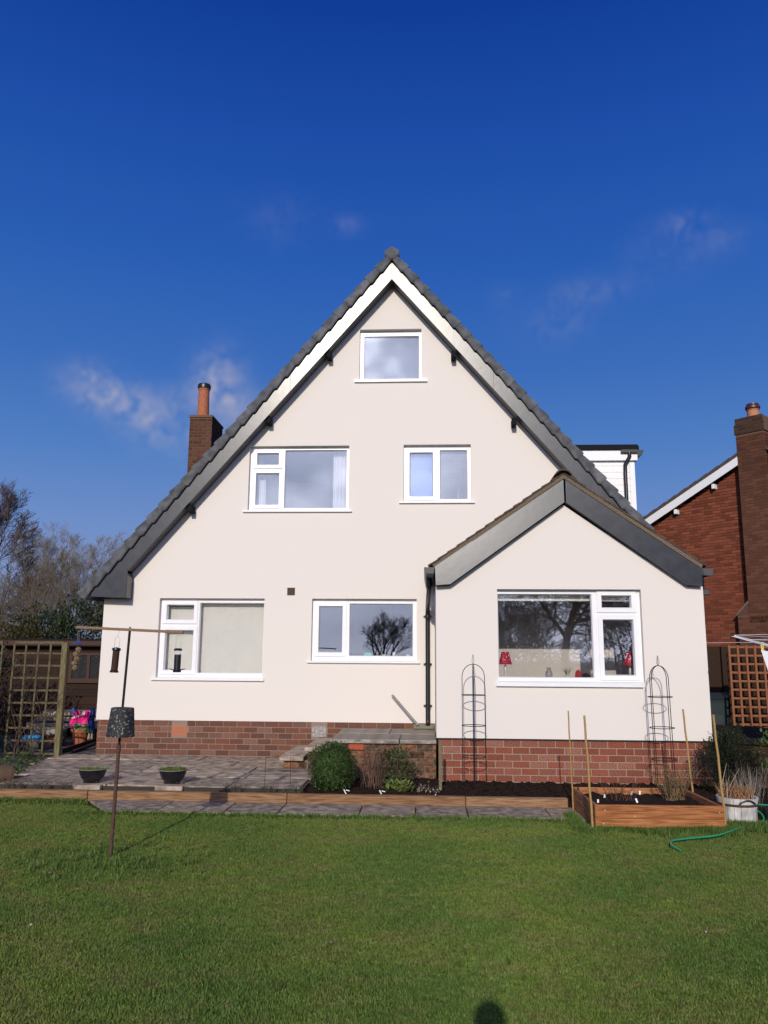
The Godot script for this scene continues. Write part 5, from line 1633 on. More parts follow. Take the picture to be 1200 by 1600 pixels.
# ---------------------------------------------------------------- right of the house
func build_right_side() -> void:
	rng.seed = 61
	var fc := thing("wooden_fence", "dark brown stained fence panels behind wheelie bin and lattice", "fence", Vector3(4.4, 0.09, -3.0))
	for i in 13:
		var g := Geo.new()
		g.cbox(Vector3.ZERO, Vector3(4.6, 0.15, 0.02), Basis(Vector3.RIGHT, 0.08), 0.003)
		piece("board", g.mesh(), M.fence, fc, Vector3(2.3, 0.075 + 0.146 * i, rf(-0.004, 0.004)))
	for x in [1.33, 3.1]:
		var g := Geo.new()
		g.cbox(Vector3(x, 0.95, 0.06), Vector3(0.09, 1.9, 0.09), Basis(), 0.006)
		put("post", g.mesh(), M.fence, fc)
	var la := thing("lattice_panel", "orange-brown square lattice panel standing on a timber planter", "trellis", Vector3(5.12, 0.64, -1.0))
	var vg := Geo.new()
	vg.cbox(Vector3.ZERO, Vector3(0.036, 1.34, 0.018), Basis(), 0.003)
	var vm := vg.mesh()
	for i in 9:
		piece("lath", vm, M.lattice, la, Vector3(0.02 + 0.1425 * i, 0.67, 0.01))
	var hg := Geo.new()
	hg.cbox(Vector3.ZERO, Vector3(1.18, 0.036, 0.018), Basis(), 0.003)
	var hm := hg.mesh()
	for i in 10:
		piece("lath", hm, M.lattice, la, Vector3(0.59, 0.03 + 0.142 * i, -0.009))
	var sb := thing("shade_backing", "dark boards standing in for the shade behind the orange lattice", "screen", Vector3(5.12, 0.09, -1.35))  # added boards, their dark colour stands in for shade behind the lattice
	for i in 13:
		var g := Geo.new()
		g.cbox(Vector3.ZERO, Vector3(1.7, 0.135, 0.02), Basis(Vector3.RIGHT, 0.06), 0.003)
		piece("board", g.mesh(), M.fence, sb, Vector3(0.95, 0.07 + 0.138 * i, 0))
	var pl := thing("timber_planter", "orange timber planter box under the lattice panel", "planter", Vector3(5.1, 0.09, -0.95))
	for i in 3:
		var g := Geo.new()
		g.cbox(Vector3(0.6, 0.09 + 0.182 * i, 0.06), Vector3(1.3, 0.178, 0.03), Basis(), 0.005)
		piece("plank", g.mesh(), M.bed_wood[i % 3], pl)
	var pb := Geo.new()
	pb.box(Vector3(-0.04, 0.0, -0.24), Vector3(1.24, 0.52, 0.044))
	put("core", pb.mesh(), M.soil, pl)
	# wheelie bin
	var wb := thing("wheelie_bin", "dark green wheelie bin against the fence beside the extension", "bin", Vector3(5.02, 0.09, -1.75))
	var bg := Geo.new()
	var rings := []
	for q in [[0.0, 0.2, 0.23], [0.12, 0.21, 0.24], [0.9, 0.275, 0.3], [0.96, 0.29, 0.31]]:
		rings.append([Vector3(-q[1], q[0], q[2]), Vector3(q[1], q[0], q[2]), Vector3(q[1], q[0], -q[2]), Vector3(-q[1], q[0], -q[2])])
	for r in 3:
		for k in 4:
			bg.quad(rings[r][k], rings[r][(k + 1) % 4], rings[r + 1][(k + 1) % 4], rings[r + 1][k])
	bg.box(Vector3(-0.12, 0.2, 0.25), Vector3(0.12, 0.75, 0.285))
	put("body", bg.mesh(), M.bin, wb)
	var lg := Geo.new()
	lg.prism(PackedVector2Array([Vector2(0.33, 0.965), Vector2(0.34, 1.0), Vector2(0.1, 1.075), Vector2(-0.3, 1.06), Vector2(-0.32, 0.965)]), -0.3, 0.3)
	put("lid", lg.mesh(), M.bin, wb, Vector3.ZERO, Basis(Vector3(0, 0, 1), Vector3(0, 1, 0), Vector3(-1, 0, 0)))
	var hn := Geo.new()
	hn.rod(Vector3(-0.2, 0.95, -0.36), Vector3(0.2, 0.95, -0.36), 0.015, 8)
	hn.rod(Vector3(-0.2, 0.95, -0.36), Vector3(-0.2, 0.95, -0.3), 0.012, 6)
	hn.rod(Vector3(0.2, 0.95, -0.36), Vector3(0.2, 0.95, -0.3), 0.012, 6)
	put("handle", hn.mesh(), M.bin, wb)
	for s in [-1, 1]:
		var wg := Geo.new()
		wg.lathe([Vector2(0.0, -0.025), Vector2(0.1, -0.025), Vector2(0.1, 0.025), Vector2(0.0, 0.025)], 18, Vector3(0.25 * s, 0.1, -0.27), Basis(Vector3.BACK, PI / 2))
		put("wheel", wg.mesh(), M.black, wb)
	# dark shrub against the extension corner, and the leafy one beside it
	var ds := thing("dark_conifer", "dense very dark conifer bush beside the extension corner", "shrub", Vector3(3.82, 0.05, 2.45))
	var dg := Geo.new()
	var dark := [Color(0.02, 0.029, 0.012), Color(0.026, 0.034, 0.014), Color(0.017, 0.024, 0.011)]
	leaf_ball(dg, Vector3(-0.04, 0.36, 0), Vector3(0.4, 0.4, 0.32), 6500, 0.032, dark, 0.35, 41)
	for q in [[-0.1, 0.72, 0.02], [0.02, 0.82, 0.0], [0.13, 0.76, -0.05], [-0.2, 0.58, 0.05], [-0.05, 0.66, 0.1]]:
		for i in 260:
			var u := rng.randf()
			var c: Color = dark[i % 3]
			dg.col = c
			var wv := 0.075 * (1.0 - u * 0.85)
			leaf(dg, Vector3(q[0] + rf(-wv, wv), q[1] - 0.12 + 0.24 * u, q[2] + rf(-wv, wv)), (rdir() * 0.6 + Vector3.UP).normalized(), rf(0.025, 0.045), rf(0.008, 0.014))
	put("foliage", dg.mesh(), M.leaf, ds)
	var dst := Geo.new()
	stems(dst, Vector3.ZERO, Vector2(0.1, 0.08), 0.5, 8, 0.012, 0.3, [Color(0.06, 0.04, 0.03)])
	put("stem", dst.mesh(), M.twig, ds)
	var ls := thing("leafy_shrub", "small bright green leafy shrub right of the dark conifer", "shrub", Vector3(4.2, 0.07, 2.6))
	var lgx := Geo.new()
	leaf_ball(lgx, Vector3(0, 0.55, 0), Vector3(0.15, 0.24, 0.15), 260, 0.055, [Color(0.08, 0.12, 0.025), Color(0.04, 0.07, 0.02), Color(0.13, 0.16, 0.05)], 0.5, 43)
	put("foliage", lgx.mesh(), M.leaf, ls)
	var lst := Geo.new()
	stems(lst, Vector3.ZERO, Vector2(0.08, 0.05), 0.62, 7, 0.008, 0.2, [Color(0.07, 0.05, 0.03)])
	put("stem", lst.mesh(), M.twig, ls)
	# dark sloping cold frame
	var cf := thing("cold_frame", "dark timber cold frame with sloping lid at right edge", "cold frame", Vector3(4.85, 0.08, 1.4))
	for i in 4:
		var g := Geo.new()
		g.cbox(Vector3(0.0, 0.065 + 0.128 * i, 0.3), Vector3(1.5, 0.124, 0.025), Basis(), 0.004)
		piece("board", g.mesh(), M.fence, cf, Vector3.ZERO)
	var fl := Geo.new()
	fl.obox(Vector3(0, 0.6, 0.02), Vector3(1.56, 0.03, 0.68), Basis(Vector3.RIGHT, 0.25) * Basis(Vector3.BACK, -0.06))
	put("lid", fl.mesh(), M.shed[2], cf)
	var fb := Geo.new()
	fb.box(Vector3(-0.74, 0, -0.3), Vector3(0.74, 0.5, 0.286))
	put("core", fb.mesh(), M.fence, cf)
	# rotary dryer just outside the frame, one arm reaching in
	var rd := thing("rotary_dryer", "aluminium rotary clothes dryer with one arm reaching into view", "clothes dryer", Vector3(5.15, 0.0, 3.0))
	var pg := Geo.new()
	pg.rod(Vector3(0, 0, 0), Vector3(0, 1.75, 0), 0.022, 12)
	put("pole", pg.mesh(), M.alu, rd)
	var tips := []
	for k in 4:
		var a := PI + PI / 2 * k
		var d := Vector3(cos(a), 0, -sin(a))
		var g := Geo.new()
		g.obox(Vector3(0, 1.62, 0) + d * 0.72 + Vector3(0, 0.2, 0), Vector3(1.47, 0.028, 0.022), Basis(d, Vector3.UP, d.cross(Vector3.UP)) * Basis(Vector3.BACK, 0.276))
		put("arm", g.mesh(), M.alu, rd)
		var tip := Vector3(0, 2.03, 0) + d * 1.42
		tips.append(tip)
		var c := Geo.new()
		c.cbox(tip, Vector3(0.05, 0.04, 0.035), Basis(d, Vector3.UP, d.cross(Vector3.UP)), 0.006)
		put("end_cap", c.mesh(), M.black, rd)
	var wl := Geo.new()
	for k in 4:
		for s in [0.45, 0.65, 0.85, 0.98]:
			var c0 := Vector3(0, 1.62, 0)
			wl.rod(c0.lerp(tips[k], s), c0.lerp(tips[(k + 1) % 4], s), 0.003, 4)
	wl.rod(Vector3(3.815 - 5.15, 1.955, 1.75 - 3.0), Vector3(-1.05, 1.935, 0.02), 0.0035, 4)
	put("washing_line", wl.mesh(), M.white, rd)
	var pe := thing("clothes_peg", "yellow clothes peg on the washing line at right edge", "peg", Vector3(4.07, 1.87, 3.02))
	var peg := Geo.new()
	peg.obox(Vector3(-0.008, 0, 0), Vector3(0.012, 0.075, 0.014), Basis(Vector3.BACK, 0.12))
	peg.obox(Vector3(0.008, 0, 0), Vector3(0.012, 0.075, 0.014), Basis(Vector3.BACK, -0.12))
	put("jaws", peg.mesh(), M.yellow, pe)
	var tw := Geo.new()
	var n := 14
	for r in 10:
		for i in n:
			var f := func(ii: int, rr: int) -> Vector3:
				var u := float(ii) / n
				var v := rr / 10.0
				return Vector3(4.05 + 0.13 * v * (1.0 - u) + 0.75 * u, 1.845 - 0.05 * sin(u * PI) - v * (0.55 + 0.1 * u), 3.03 + 0.025 * sin(u * 16.0 + v * 2.0) * (0.3 + v))
			tw.quad(f.call(i, r + 1), f.call(i + 1, r + 1), f.call(i + 1, r), f.call(i, r))
	tag(put("white_cloth", tw.mesh(), M.cloth, self), "white cloth pegged on the washing line at right edge", "laundry")

# ---------------------------------------------------------------- garden things
func build_garden() -> void:
	rng.seed = 71
	# bird feeding station
	var P := Vector3(-2.715, 0, 5.948)
	var fs := thing("bird_feeder_pole", "leaning metal pole with a wooden crossbar for bird feeders on lawn", "bird feeder pole", P)
	var g := Geo.new()
	g.tube(PackedVector3Array([Vector3(0, -0.15, 0), Vector3(0.013, 0.93, 0)]), PackedFloat32Array([0.0155, 0.0155]), 10)
	g.lathe([Vector2(0.0155, 0.88), Vector2(0.019, 0.885), Vector2(0.019, 0.94), Vector2(0.012, 0.945)], 10, Vector3(0.012, 0, 0))
	put("lower_pole", g.mesh(), M.rust, fs)
	g = Geo.new()
	g.tube(PackedVector3Array([Vector3(0.013, 0.93, 0), Vector3(0.045, 1.96, 0)]), PackedFloat32Array([0.011, 0.011]), 10)
	put("upper_pole", g.mesh(), M.metal, fs)
	g = Geo.new()
	g.cbox(Vector3(0.042, 1.945, 0.0), Vector3(0.985, 0.024, 0.03), Basis(Vector3.BACK, -0.041), 0.003)
	put("crossbar", g.mesh(), M.bar_wood, fs)
	g = Geo.new()
	g.lathe([Vector2(0.0, 0.0), Vector2(0.009, 0.001), Vector2(0.009, 0.006), Vector2(0.0, 0.01)], 10, Vector3(0.045, 1.962, 0))
	put("bolt", g.mesh(), M.metal, fs)
	var bf := Geo.new()
	bf.lathe([Vector2(0.106, 0.0), Vector2(0.122, -0.002), Vector2(0.123, 0.012), Vector2(0.119, 0.016), Vector2(0.1, 0.23), Vector2(0.098, 0.242), Vector2(0.09, 0.245), Vector2(0.012, 0.247)], 28, Vector3.ZERO)
	tag(put("squirrel_baffle", bf.mesh(), M.baffle, self, P + Vector3(0.02, 1.018, 0), Basis(Vector3.BACK, -0.02)), "upturned black plastic pot spattered white, threaded on feeder pole", "plant pot")
	# peanut feeder
	var nf := thing("peanut_feeder", "tubular peanut feeder with dark caps hanging left of the pole", "bird feeder", Vector3(-2.79, 1.57, 5.948), "bird feeders on the crossbar")
	nf.rotation.z = -0.04
	g = Geo.new()
	g.lathe([Vector2(0.027, 0.012), Vector2(0.027, 0.19)], 16, Vector3.ZERO)
	put("peanuts", g.mesh(), M.nuts, nf)
	g = Geo.new()
	for k in 12:
		var a := TAU * k / 12
		g.rod(Vector3(cos(a) * 0.029, 0.01, sin(a) * 0.029), Vector3(cos(a) * 0.029, 0.195, sin(a) * 0.029), 0.0012, 4)
	for k in 10:
		var pts := PackedVector3Array()
		var rr := PackedFloat32Array()
		for j in 17:
			pts.append(Vector3(cos(TAU * j / 16) * 0.029, 0.018 + 0.019 * k, sin(TAU * j / 16) * 0.029))
			rr.append(0.001)
		g.tube(pts, rr, 3, false)
	put("mesh_cage", g.mesh(), M.metal, nf)
	g = Geo.new()
	g.lathe([Vector2(0.0, 0.19), Vector2(0.036, 0.19), Vector2(0.04, 0.197), Vector2(0.036, 0.212), Vector2(0.0, 0.22)], 18, Vector3.ZERO)
	put("lid", g.mesh(), M.black, nf)
	g = Geo.new()
	g.lathe([Vector2(0.0, -0.004), Vector2(0.038, -0.004), Vector2(0.038, 0.008), Vector2(0.03, 0.018), Vector2(0.0, 0.018)], 18, Vector3.ZERO)
	put("base", g.mesh(), M.black, nf)
	g = Geo.new()
	g.tube(PackedVector3Array([Vector3(-0.022, 0.2, 0), Vector3(-0.022, 0.285, 0), Vector3(-0.01, 0.315, 0), Vector3(0.01, 0.315, 0), Vector3(0.022, 0.285, 0), Vector3(0.022, 0.2, 0)]), PackedFloat32Array([0.0015, 0.0015, 0.0015, 0.0015, 0.0015, 0.0015]), 5)
	g.rod(Vector3(0.0, 0.312, 0), Vector3(0.008, 0.375, 0), 0.0012, 4)
	put("hanger", g.mesh(), M.wire, nf)
	# seed feeder
	var sf := thing("seed_feeder", "tubular black seed feeder with perch tray hanging at crossbar's right end", "bird feeder", Vector3(-2.22, 1.585, 5.948), "bird feeders on the crossbar")
	g = Geo.new()
	g.lathe([Vector2(0.0, 0.0), Vector2(0.03, 0.0), Vector2(0.03, 0.145), Vector2(0.0, 0.145)], 16, Vector3.ZERO)
	put("seed", g.mesh(), M.black, sf)
	g = Geo.new()
	g.lathe([Vector2(0.0315, 0.14), Vector2(0.0315, 0.18)], 16, Vector3.ZERO)
	put("tube", g.mesh(), M.clear, sf)
	g = Geo.new()
	g.lathe([Vector2(0.0, 0.178), Vector2(0.036, 0.178), Vector2(0.037, 0.188), Vector2(0.03, 0.197), Vector2(0.0, 0.2)], 18, Vector3.ZERO)
	put("lid", g.mesh(), M.black, sf)
	g = Geo.new()
	g.lathe([Vector2(0.0, -0.012), Vector2(0.034, -0.012), Vector2(0.036, 0.004), Vector2(0.032, 0.01)], 18, Vector3.ZERO)
	for k in 6:
		var a := TAU * k / 6
		g.tube(PackedVector3Array([Vector3(cos(a) * 0.03, 0.008, sin(a) * 0.03), Vector3(cos(a) * 0.078, 0.018, sin(a) * 0.078)]), PackedFloat32Array([0.004, 0.0025]), 5)
	put("perches", g.mesh(), M.black, sf)
	g = Geo.new()
	g.tube(PackedVector3Array([Vector3(-0.024, 0.185, 0), Vector3(-0.022, 0.285, 0), Vector3(-0.01, 0.31, 0), Vector3(0.01, 0.31, 0), Vector3(0.022, 0.285, 0), Vector3(0.024, 0.185, 0)]), PackedFloat32Array([0.0015, 0.0015, 0.0015, 0.0015, 0.0015, 0.0015]), 5)
	g.rod(Vector3(0.0, 0.308, 0), Vector3(0.0, 0.335, 0), 0.0012, 4)
	put("hanger", g.mesh(), M.wire, sf)
	# string of suet lumps under a blue disc
	var uf := thing("suet_feeder", "string of tan suet lumps under a blue disc at crossbar's left end", "bird feeder", Vector3(-3.14, 1.58, 5.948), "bird feeders on the crossbar")
	for k in 5:
		var q := Geo.new()
		blob(q, Vector3([-0.012, -0.018, 0.0, -0.012, 0.01][k], 0.025 + 0.04 * k, 0), Vector3(0.025, 0.023, 0.023), 3, 0.5, 90 + k)
		piece("suet_lump", q.mesh(), M.fat, uf)
	g = Geo.new()
	g.lathe([Vector2(0.0, 0.232), Vector2(0.046, 0.236), Vector2(0.04, 0.245), Vector2(0.006, 0.254), Vector2(0.0, 0.254)], 18, Vector3.ZERO)
	put("disc", g.mesh(), M.blue, uf)
	g = Geo.new()
	g.rod(Vector3(-0.008, 0.25, 0), Vector3(-0.008, 0.34, 0), 0.0014, 4)
	g.rod(Vector3(0.01, 0.25, 0), Vector3(0.002, 0.345, 0), 0.0014, 4)
	g.rod(Vector3(0.0, 0.0, 0), Vector3(0.0, 0.25, 0), 0.0014, 4)
	g.lathe([Vector2(0.0, 0.335), Vector2(0.009, 0.345), Vector2(0.0, 0.356)], 8, Vector3.ZERO)
	put("hanger", g.mesh(), M.wire, uf)

	# the two glazed bowls on feet
	var bowls := []
	for q in [[-4.155, 2.93, "black glazed bowl planter with short green shoots, left of the pair", 0.02], [-3.15, 2.9, "black glazed bowl planter with taller green shoots, right of the pair", 0.05]]:
		var b := thing("bowl_planter", q[2], "planter", Vector3(q[0], 0.165, q[1]), "bowl planters on the patio edge")
		g = Geo.new()
		g.lathe([Vector2(0.0, 0.025), Vector2(0.095, 0.025), Vector2(0.13, 0.06), Vector2(0.158, 0.12), Vector2(0.168, 0.16), Vector2(0.176, 0.165)], 26, Vector3.ZERO)
		put("bowl", g.mesh(), M.glaze, b)
		g = Geo.new()
		g.lathe([Vector2(0.17, 0.162), Vector2(0.188, 0.168), Vector2(0.188, 0.176), Vector2(0.165, 0.174), Vector2(0.158, 0.15), Vector2(0.0, 0.148)], 26, Vector3.ZERO)
		put("rim", g.mesh(), M.moss, b)
		for k in 3:
			var a := TAU * k / 3 + 0.5
			g = Geo.new()
			g.cbox(Vector3(cos(a) * 0.08, 0.015, sin(a) * 0.08), Vector3(0.05, 0.034, 0.04), Basis(Vector3.UP, -a), 0.005)
			put("foot", g.mesh(), M.glaze, b)
		g = Geo.new()
		for i in 520:
			var a := rf(0, TAU)
			var r := 0.15 * sqrt(rng.randf())
			var c: Color = [Color(0.12, 0.16, 0.03), Color(0.08, 0.12, 0.03), Color(0.2, 0.2, 0.05)][rng.randi_range(0, 2)]
			g.col = c
			leaf(g, Vector3(cos(a) * r, 0.148, sin(a) * r), Vector3(rf(-0.5, 0.5), 1, rf(-0.5, 0.5)).normalized(), rf(0.015, 0.03) + q[3] * rng.randf(), 0.007)
		put("shoots", g.mesh(), M.leaf, b)
		var sl := thing("stone_block", "flat stone block under the %s bowl planter" % ("left" if q[0] < -4 else "right"), "stone", Vector3(q[0] + 0.02, 0.14, q[1] + 0.13), "stone blocks under the bowls")
		g = Geo.new()
		g.cbox(Vector3.ZERO, Vector3(0.34, 0.06, 0.18), Basis(), 0.01)
		put("block", g.mesh(), M.slab[0], sl)
	# clipped box ball
	var bx := thing("box_ball", "clipped round box bush, dense and dark green", "shrub", Vector3(-1.18, 0.08, 2.74))
	g = Geo.new()
	leaf_ball(g, Vector3(0, 0.29, 0), Vector3(0.315, 0.3, 0.3), 7500, 0.03, [Color(0.034, 0.062, 0.014), Color(0.046, 0.085, 0.018), Color(0.066, 0.108, 0.022), Color(0.024, 0.043, 0.011)], 0.15, 3)
	put("foliage", g.mesh(), M.leaf, bx)
	g = Geo.new()
	blob(g, Vector3(0, 0.28, 0), Vector3(0.25, 0.24, 0.24), 4, 0.1, 6)
	put("inner_twigs", g.mesh(), mat(Color(0.04, 0.075, 0.016), 1.0), bx)
	# dead brown stems
	var de := thing("dead_stems", "upright clump of dead brown stems behind the box ball", "plant", Vector3(-0.7, 0.09, 2.5))
	g = Geo.new()
	stems(g, Vector3.ZERO, Vector2(0.13, 0.14), 0.58, 62, 0.0032, 0.16, [Color(0.16, 0.085, 0.055), Color(0.22, 0.14, 0.09), Color(0.1, 0.055, 0.04)], 2)
	put("stem", g.mesh(), M.twig, de)
	g = Geo.new()
	for i in 160:
		g.col = [Color(0.2, 0.09, 0.05), Color(0.26, 0.16, 0.1)][i % 2]
		leaf(g, Vector3(rf(-0.18, 0.18), rf(0.0, 0.5), rf(-0.15, 0.15)), rdir(), rf(0.015, 0.03), rf(0.008, 0.016))
	put("leaves", g.mesh(), M.leaf, de)
	var ro := thing("green_shrub", "bushy dark green shrub against the brick platform", "shrub", Vector3(-0.42, 0.09, 2.35))
	g = Geo.new()
	leaf_ball(g, Vector3(0, 0.24, 0), Vector3(0.27, 0.25, 0.2), 900, 0.045, [Color(0.04, 0.075, 0.018), Color(0.055, 0.1, 0.022), Color(0.03, 0.055, 0.015), Color(0.1, 0.09, 0.03)], 0.5, 8)
	put("foliage", g.mesh(), M.leaf, ro)
	g = Geo.new()
	stems(g, Vector3.ZERO, Vector2(0.15, 0.1), 0.45, 14, 0.005, 0.5, [Color(0.09, 0.08, 0.04)])
	put("stem", g.mesh(), M.twig, ro)
	var ho := thing("broadleaf_plant", "low light green broad-leaved plant by the timber edging", "plant", Vector3(-0.33, 0.09, 2.86))
	g = Geo.new()
	for i in 95:
		var a := rf(0, TAU)
		var c: Color = [Color(0.15, 0.2, 0.05), Color(0.1, 0.16, 0.035), Color(0.2, 0.23, 0.07)][rng.randi_range(0, 2)]
		g.col = c
		var r := rf(0.0, 0.2)
		leaf(g, Vector3(cos(a) * r, rf(0.0, 0.1), sin(a) * r * 0.7), Vector3(cos(a) * rf(0.3, 1), rf(0.5, 1.3), sin(a)).normalized(), rf(0.07, 0.13), rf(0.035, 0.05))
	put("leaves", g.mesh(), M.leaf, ho)
	# small grey plants along the edging
	var spots := [[-5.05, 3.12, "leftmost grey twiggy lavender tuft behind the timber edging"], [-4.7, 3.14, "grey twiggy lavender tuft just left of the left bowl planter"], [-4.38, 3.13, "grey twiggy lavender tuft below the left bowl planter"], [-2.32, 3.1, "dark lavender tuft in the shadow of the upturned pot"], [-1.92, 3.12, "small lavender tuft left of the wire hoop"], [-1.6, 3.12, "small lavender tuft beside the box ball"]]
	for q in spots:
		var t := thing("lavender_tuft", q[2], "plant", Vector3(q[0], 0.08, q[1]), "lavender tufts along the edging")
		g = Geo.new()
		stems(g, Vector3.ZERO, Vector2(0.11, 0.07), 0.15, 55, 0.0022, 0.6, [Color(0.12, 0.11, 0.08), Color(0.09, 0.085, 0.06), Color(0.1, 0.07, 0.05)], 1)
		put("stem", g.mesh(), M.twig, t)
		g = Geo.new()
		for i in 190:
			g.col = [Color(0.085, 0.095, 0.06), Color(0.06, 0.065, 0.045), Color(0.11, 0.1, 0.075)][i % 3]
			leaf(g, Vector3(rf(-0.13, 0.13), rf(0.01, 0.12), rf(-0.08, 0.08)), (rdir() + Vector3.UP * 0.7).normalized(), rf(0.018, 0.035), 0.006)
		put("leaves", g.mesh(), M.leaf, t)
	var wh := thing("wire_hoop", "thin dark wire plant hoop standing in bed beside the box ball", "plant support", Vector3(-1.82, 0.08, 3.0))
	g = Geo.new()
	g.tube(PackedVector3Array([Vector3(-0.16, -0.05, 0), Vector3(-0.152, 0.43, 0), Vector3(0.0, 0.437, 0.0), Vector3(0.152, 0.43, 0), Vector3(0.158, -0.05, 0)]), PackedFloat32Array([0.0032, 0.0032, 0.0032, 0.0032, 0.0032]), 5)
	g.rod(Vector3(-0.155, 0.22, 0), Vector3(0.33, 0.215, -0.1), 0.0016, 4)
	put("wire", g.mesh(), M.metal, wh)
	var po := thing("wooden_stake", "greenish weathered wooden stake between platform and extension bed", "stake", Vector3(0.168, 0.05, 2.6))
	g = Geo.new()
	g.cbox(Vector3(0, 0.31, 0), Vector3(0.04, 0.66, 0.035), Basis(), 0.004)
	put("stake", g.mesh(), M.post, po)
	# pale pebbles, bulbs and labels in the bed
	for q in [[-0.98, 3.1, "white plastic plant label bent over beside the box ball"], [-0.55, 3.12, "white plastic plant label lying left of the broad-leaved plant"]]:
		var t := thing("plant_label", q[2], "plant label", Vector3(q[0], 0.1, q[1]), "plant labels in the bed")
		g = Geo.new()
		g.obox(Vector3(0, 0.03, 0), Vector3(0.012, 0.07, 0.003), Basis(Vector3.BACK, 0.5))
		g.obox(Vector3(0.03, 0.05, 0.0), Vector3(0.045, 0.01, 0.003), Basis(Vector3.BACK, -0.25))
		put("label", g.mesh(), M.white, t)
	var dp := thing("withered_plant", "withered pale plant remains beside the wooden stake", "plant", Vector3(0.02, 0.1, 2.95))
	g = Geo.new()
	for i in 110:
		g.col = [Color(0.45, 0.38, 0.33), Color(0.3, 0.24, 0.2), Color(0.15, 0.14, 0.06)][i % 3]
		leaf(g, Vector3(rf(-0.14, 0.13), rf(0.0, 0.08) + (0.04 if i % 4 == 0 else 0.0), rf(-0.1, 0.1)), rdir(), rf(0.025, 0.05), rf(0.01, 0.02))
	put("leaves", g.mesh(), M.leaf, dp)

	# obelisks
	var ob := thing("garden_obelisk", "black wire garden obelisk with finial left of the extension window", "obelisk", Vector3(0.615, 0.08, 2.24), "wire obelisks in the bed")
	make_obelisk(ob)
	var ob2 := copy(ob, "black wire garden obelisk with finial right of the window, behind raised bed", Vector3(3.05, 0.08, 2.24), 0.62)
	ob2.rotation.z = 0.018

	# raised timber bed
	var rb := thing("raised_bed", "square orange timber raised bed two planks high on the lawn edge", "raised bed", Vector3(2.335, 0.0, 3.87), "", 0.03)
	var hw := 0.65
	var hd := 0.56
	for k in 2:
		for q in [[Vector3(0, 0.065 + 0.132 * k, hd), Vector3(2 * hw, 0.13, 0.035), 0.0, 0], [Vector3(0, 0.065 + 0.132 * k, -hd), Vector3(2 * hw, 0.13, 0.035), 0.0, 1], [Vector3(-hw + 0.018, 0.065 + 0.132 * k, 0), Vector3(2 * hd - 0.04, 0.13, 0.035), PI / 2, 2], [Vector3(hw - 0.018, 0.065 + 0.132 * k, 0), Vector3(2 * hd - 0.04, 0.13, 0.035), PI / 2, 2]]:
			g = Geo.new()
			g.cbox(Vector3.ZERO, q[1], Basis(), 0.005)
			piece("plank", g.mesh(), M.bed_wood_side if q[3] == 2 else M.bed_wood[(k + q[3]) % 3], rb, q[0] + Vector3(0, 0, 0.004 * k if q[3] == 0 else 0.0), Basis(Vector3.UP, q[2]))
	for s in [[-1, 1], [1, 1], [-1, -1], [1, -1]]:
		g = Geo.new()
		g.cbox(Vector3(s[0] * (hw - 0.06), 0.12, s[1] * (hd - 0.045)), Vector3(0.045, 0.24, 0.045), Basis(), 0.004)
		put("corner_post", g.mesh(), M.bed_wood[1], rb)
	g = Geo.new()
	lumpy(g, Vector2(-hw + 0.03, -hd + 0.02), Vector2(hw - 0.03, hd - 0.02), 0.2, 0.035, 0.05, 12, 0.15)
	put("soil", g.mesh(), M.soil, rb)
	g = Geo.new()
	for q in [[-0.55, 0.21], [-0.57, 0.08], [0.6, 0.2], [0.3, 0.06], [-0.25, 0.155], [0.02, 0.04], [0.62, 0.05]]:
		g.lathe([Vector2(0.006, 0.0), Vector2(0.005, 0.003), Vector2(0.0, 0.004)], 8, Vector3(q[0], q[1], hd + 0.022), Basis(Vector3.RIGHT, PI / 2))
	put("screw", g.mesh(), M.alu, rb)
	for q in [[1.96, 3.72, "white plant label leaning in the raised bed, nearest its left side"], [2.32, 3.45, "small white plant label near the back plank of raised bed"], [2.42, 3.42, "curled white plant label near the back plank of raised bed"], [2.25, 3.95, "small white plant label at the raised bed's middle"], [1.82, 4.05, "white plant label near the raised bed's front left corner"]]:
		var t := thing("plant_label", q[2], "plant label", Vector3(q[0], 0.2, q[1]), "plant labels in the raised bed")
		g = Geo.new()
		g.obox(Vector3(0, 0.025, 0), Vector3(0.018, 0.045, 0.003), Basis(Vector3.BACK, rf(-0.5, 0.5)) * Basis(Vector3.RIGHT, -0.4))
		put("label", g.mesh(), M.white, t)
	var tw := thing("twiggy_shrub", "bare olive-brown twiggy fruit bush in the raised bed", "shrub", Vector3(2.72, 0.2, 3.72))
	g = Geo.new()
	stems(g, Vector3.ZERO, Vector2(0.1, 0.09), 0.4, 60, 0.004, 0.6, [Color(0.2, 0.13, 0.06), Color(0.14, 0.09, 0.045), Color(0.25, 0.18, 0.08)], 4)
	put("stem", g.mesh(), M.twig, tw)
	var t2 := thing("thin_shrub", "sparse reddish bare twigs in the left half of raised bed", "shrub", Vector3(2.1, 0.2, 3.78))
	g = Geo.new()
	stems(g, Vector3.ZERO, Vector2(0.14, 0.1), 0.27, 22, 0.0025, 0.7, [Color(0.17, 0.07, 0.045), Color(0.12, 0.06, 0.04)], 3)
	put("stem", g.mesh(), M.twig, t2)
	# bamboo canes at its corners
	for q in [[Vector3(1.665, 0.0, 3.42), Vector3(1.628, 1.13, 3.52), 0.009, "thinner bamboo cane at the raised bed's back left corner"], [Vector3(1.662, 0.0, 4.53), Vector3(1.618, 1.146, 4.53), 0.0125, "stout bamboo cane at the raised bed's front left corner"], [Vector3(3.093, 0.0, 3.2), Vector3(3.026, 1.145, 3.2), 0.012, "bamboo cane with dark joint at raised bed's back right corner"], [Vector3(3.07, 0.0, 4.25), Vector3(3.015, 1.151, 4.25), 0.0135, "stout bamboo cane at front right corner beside the white tub"]]:
		var t := thing("bamboo_cane", q[3], "cane", q[0], "bamboo canes round the raised bed")
		g = Geo.new()
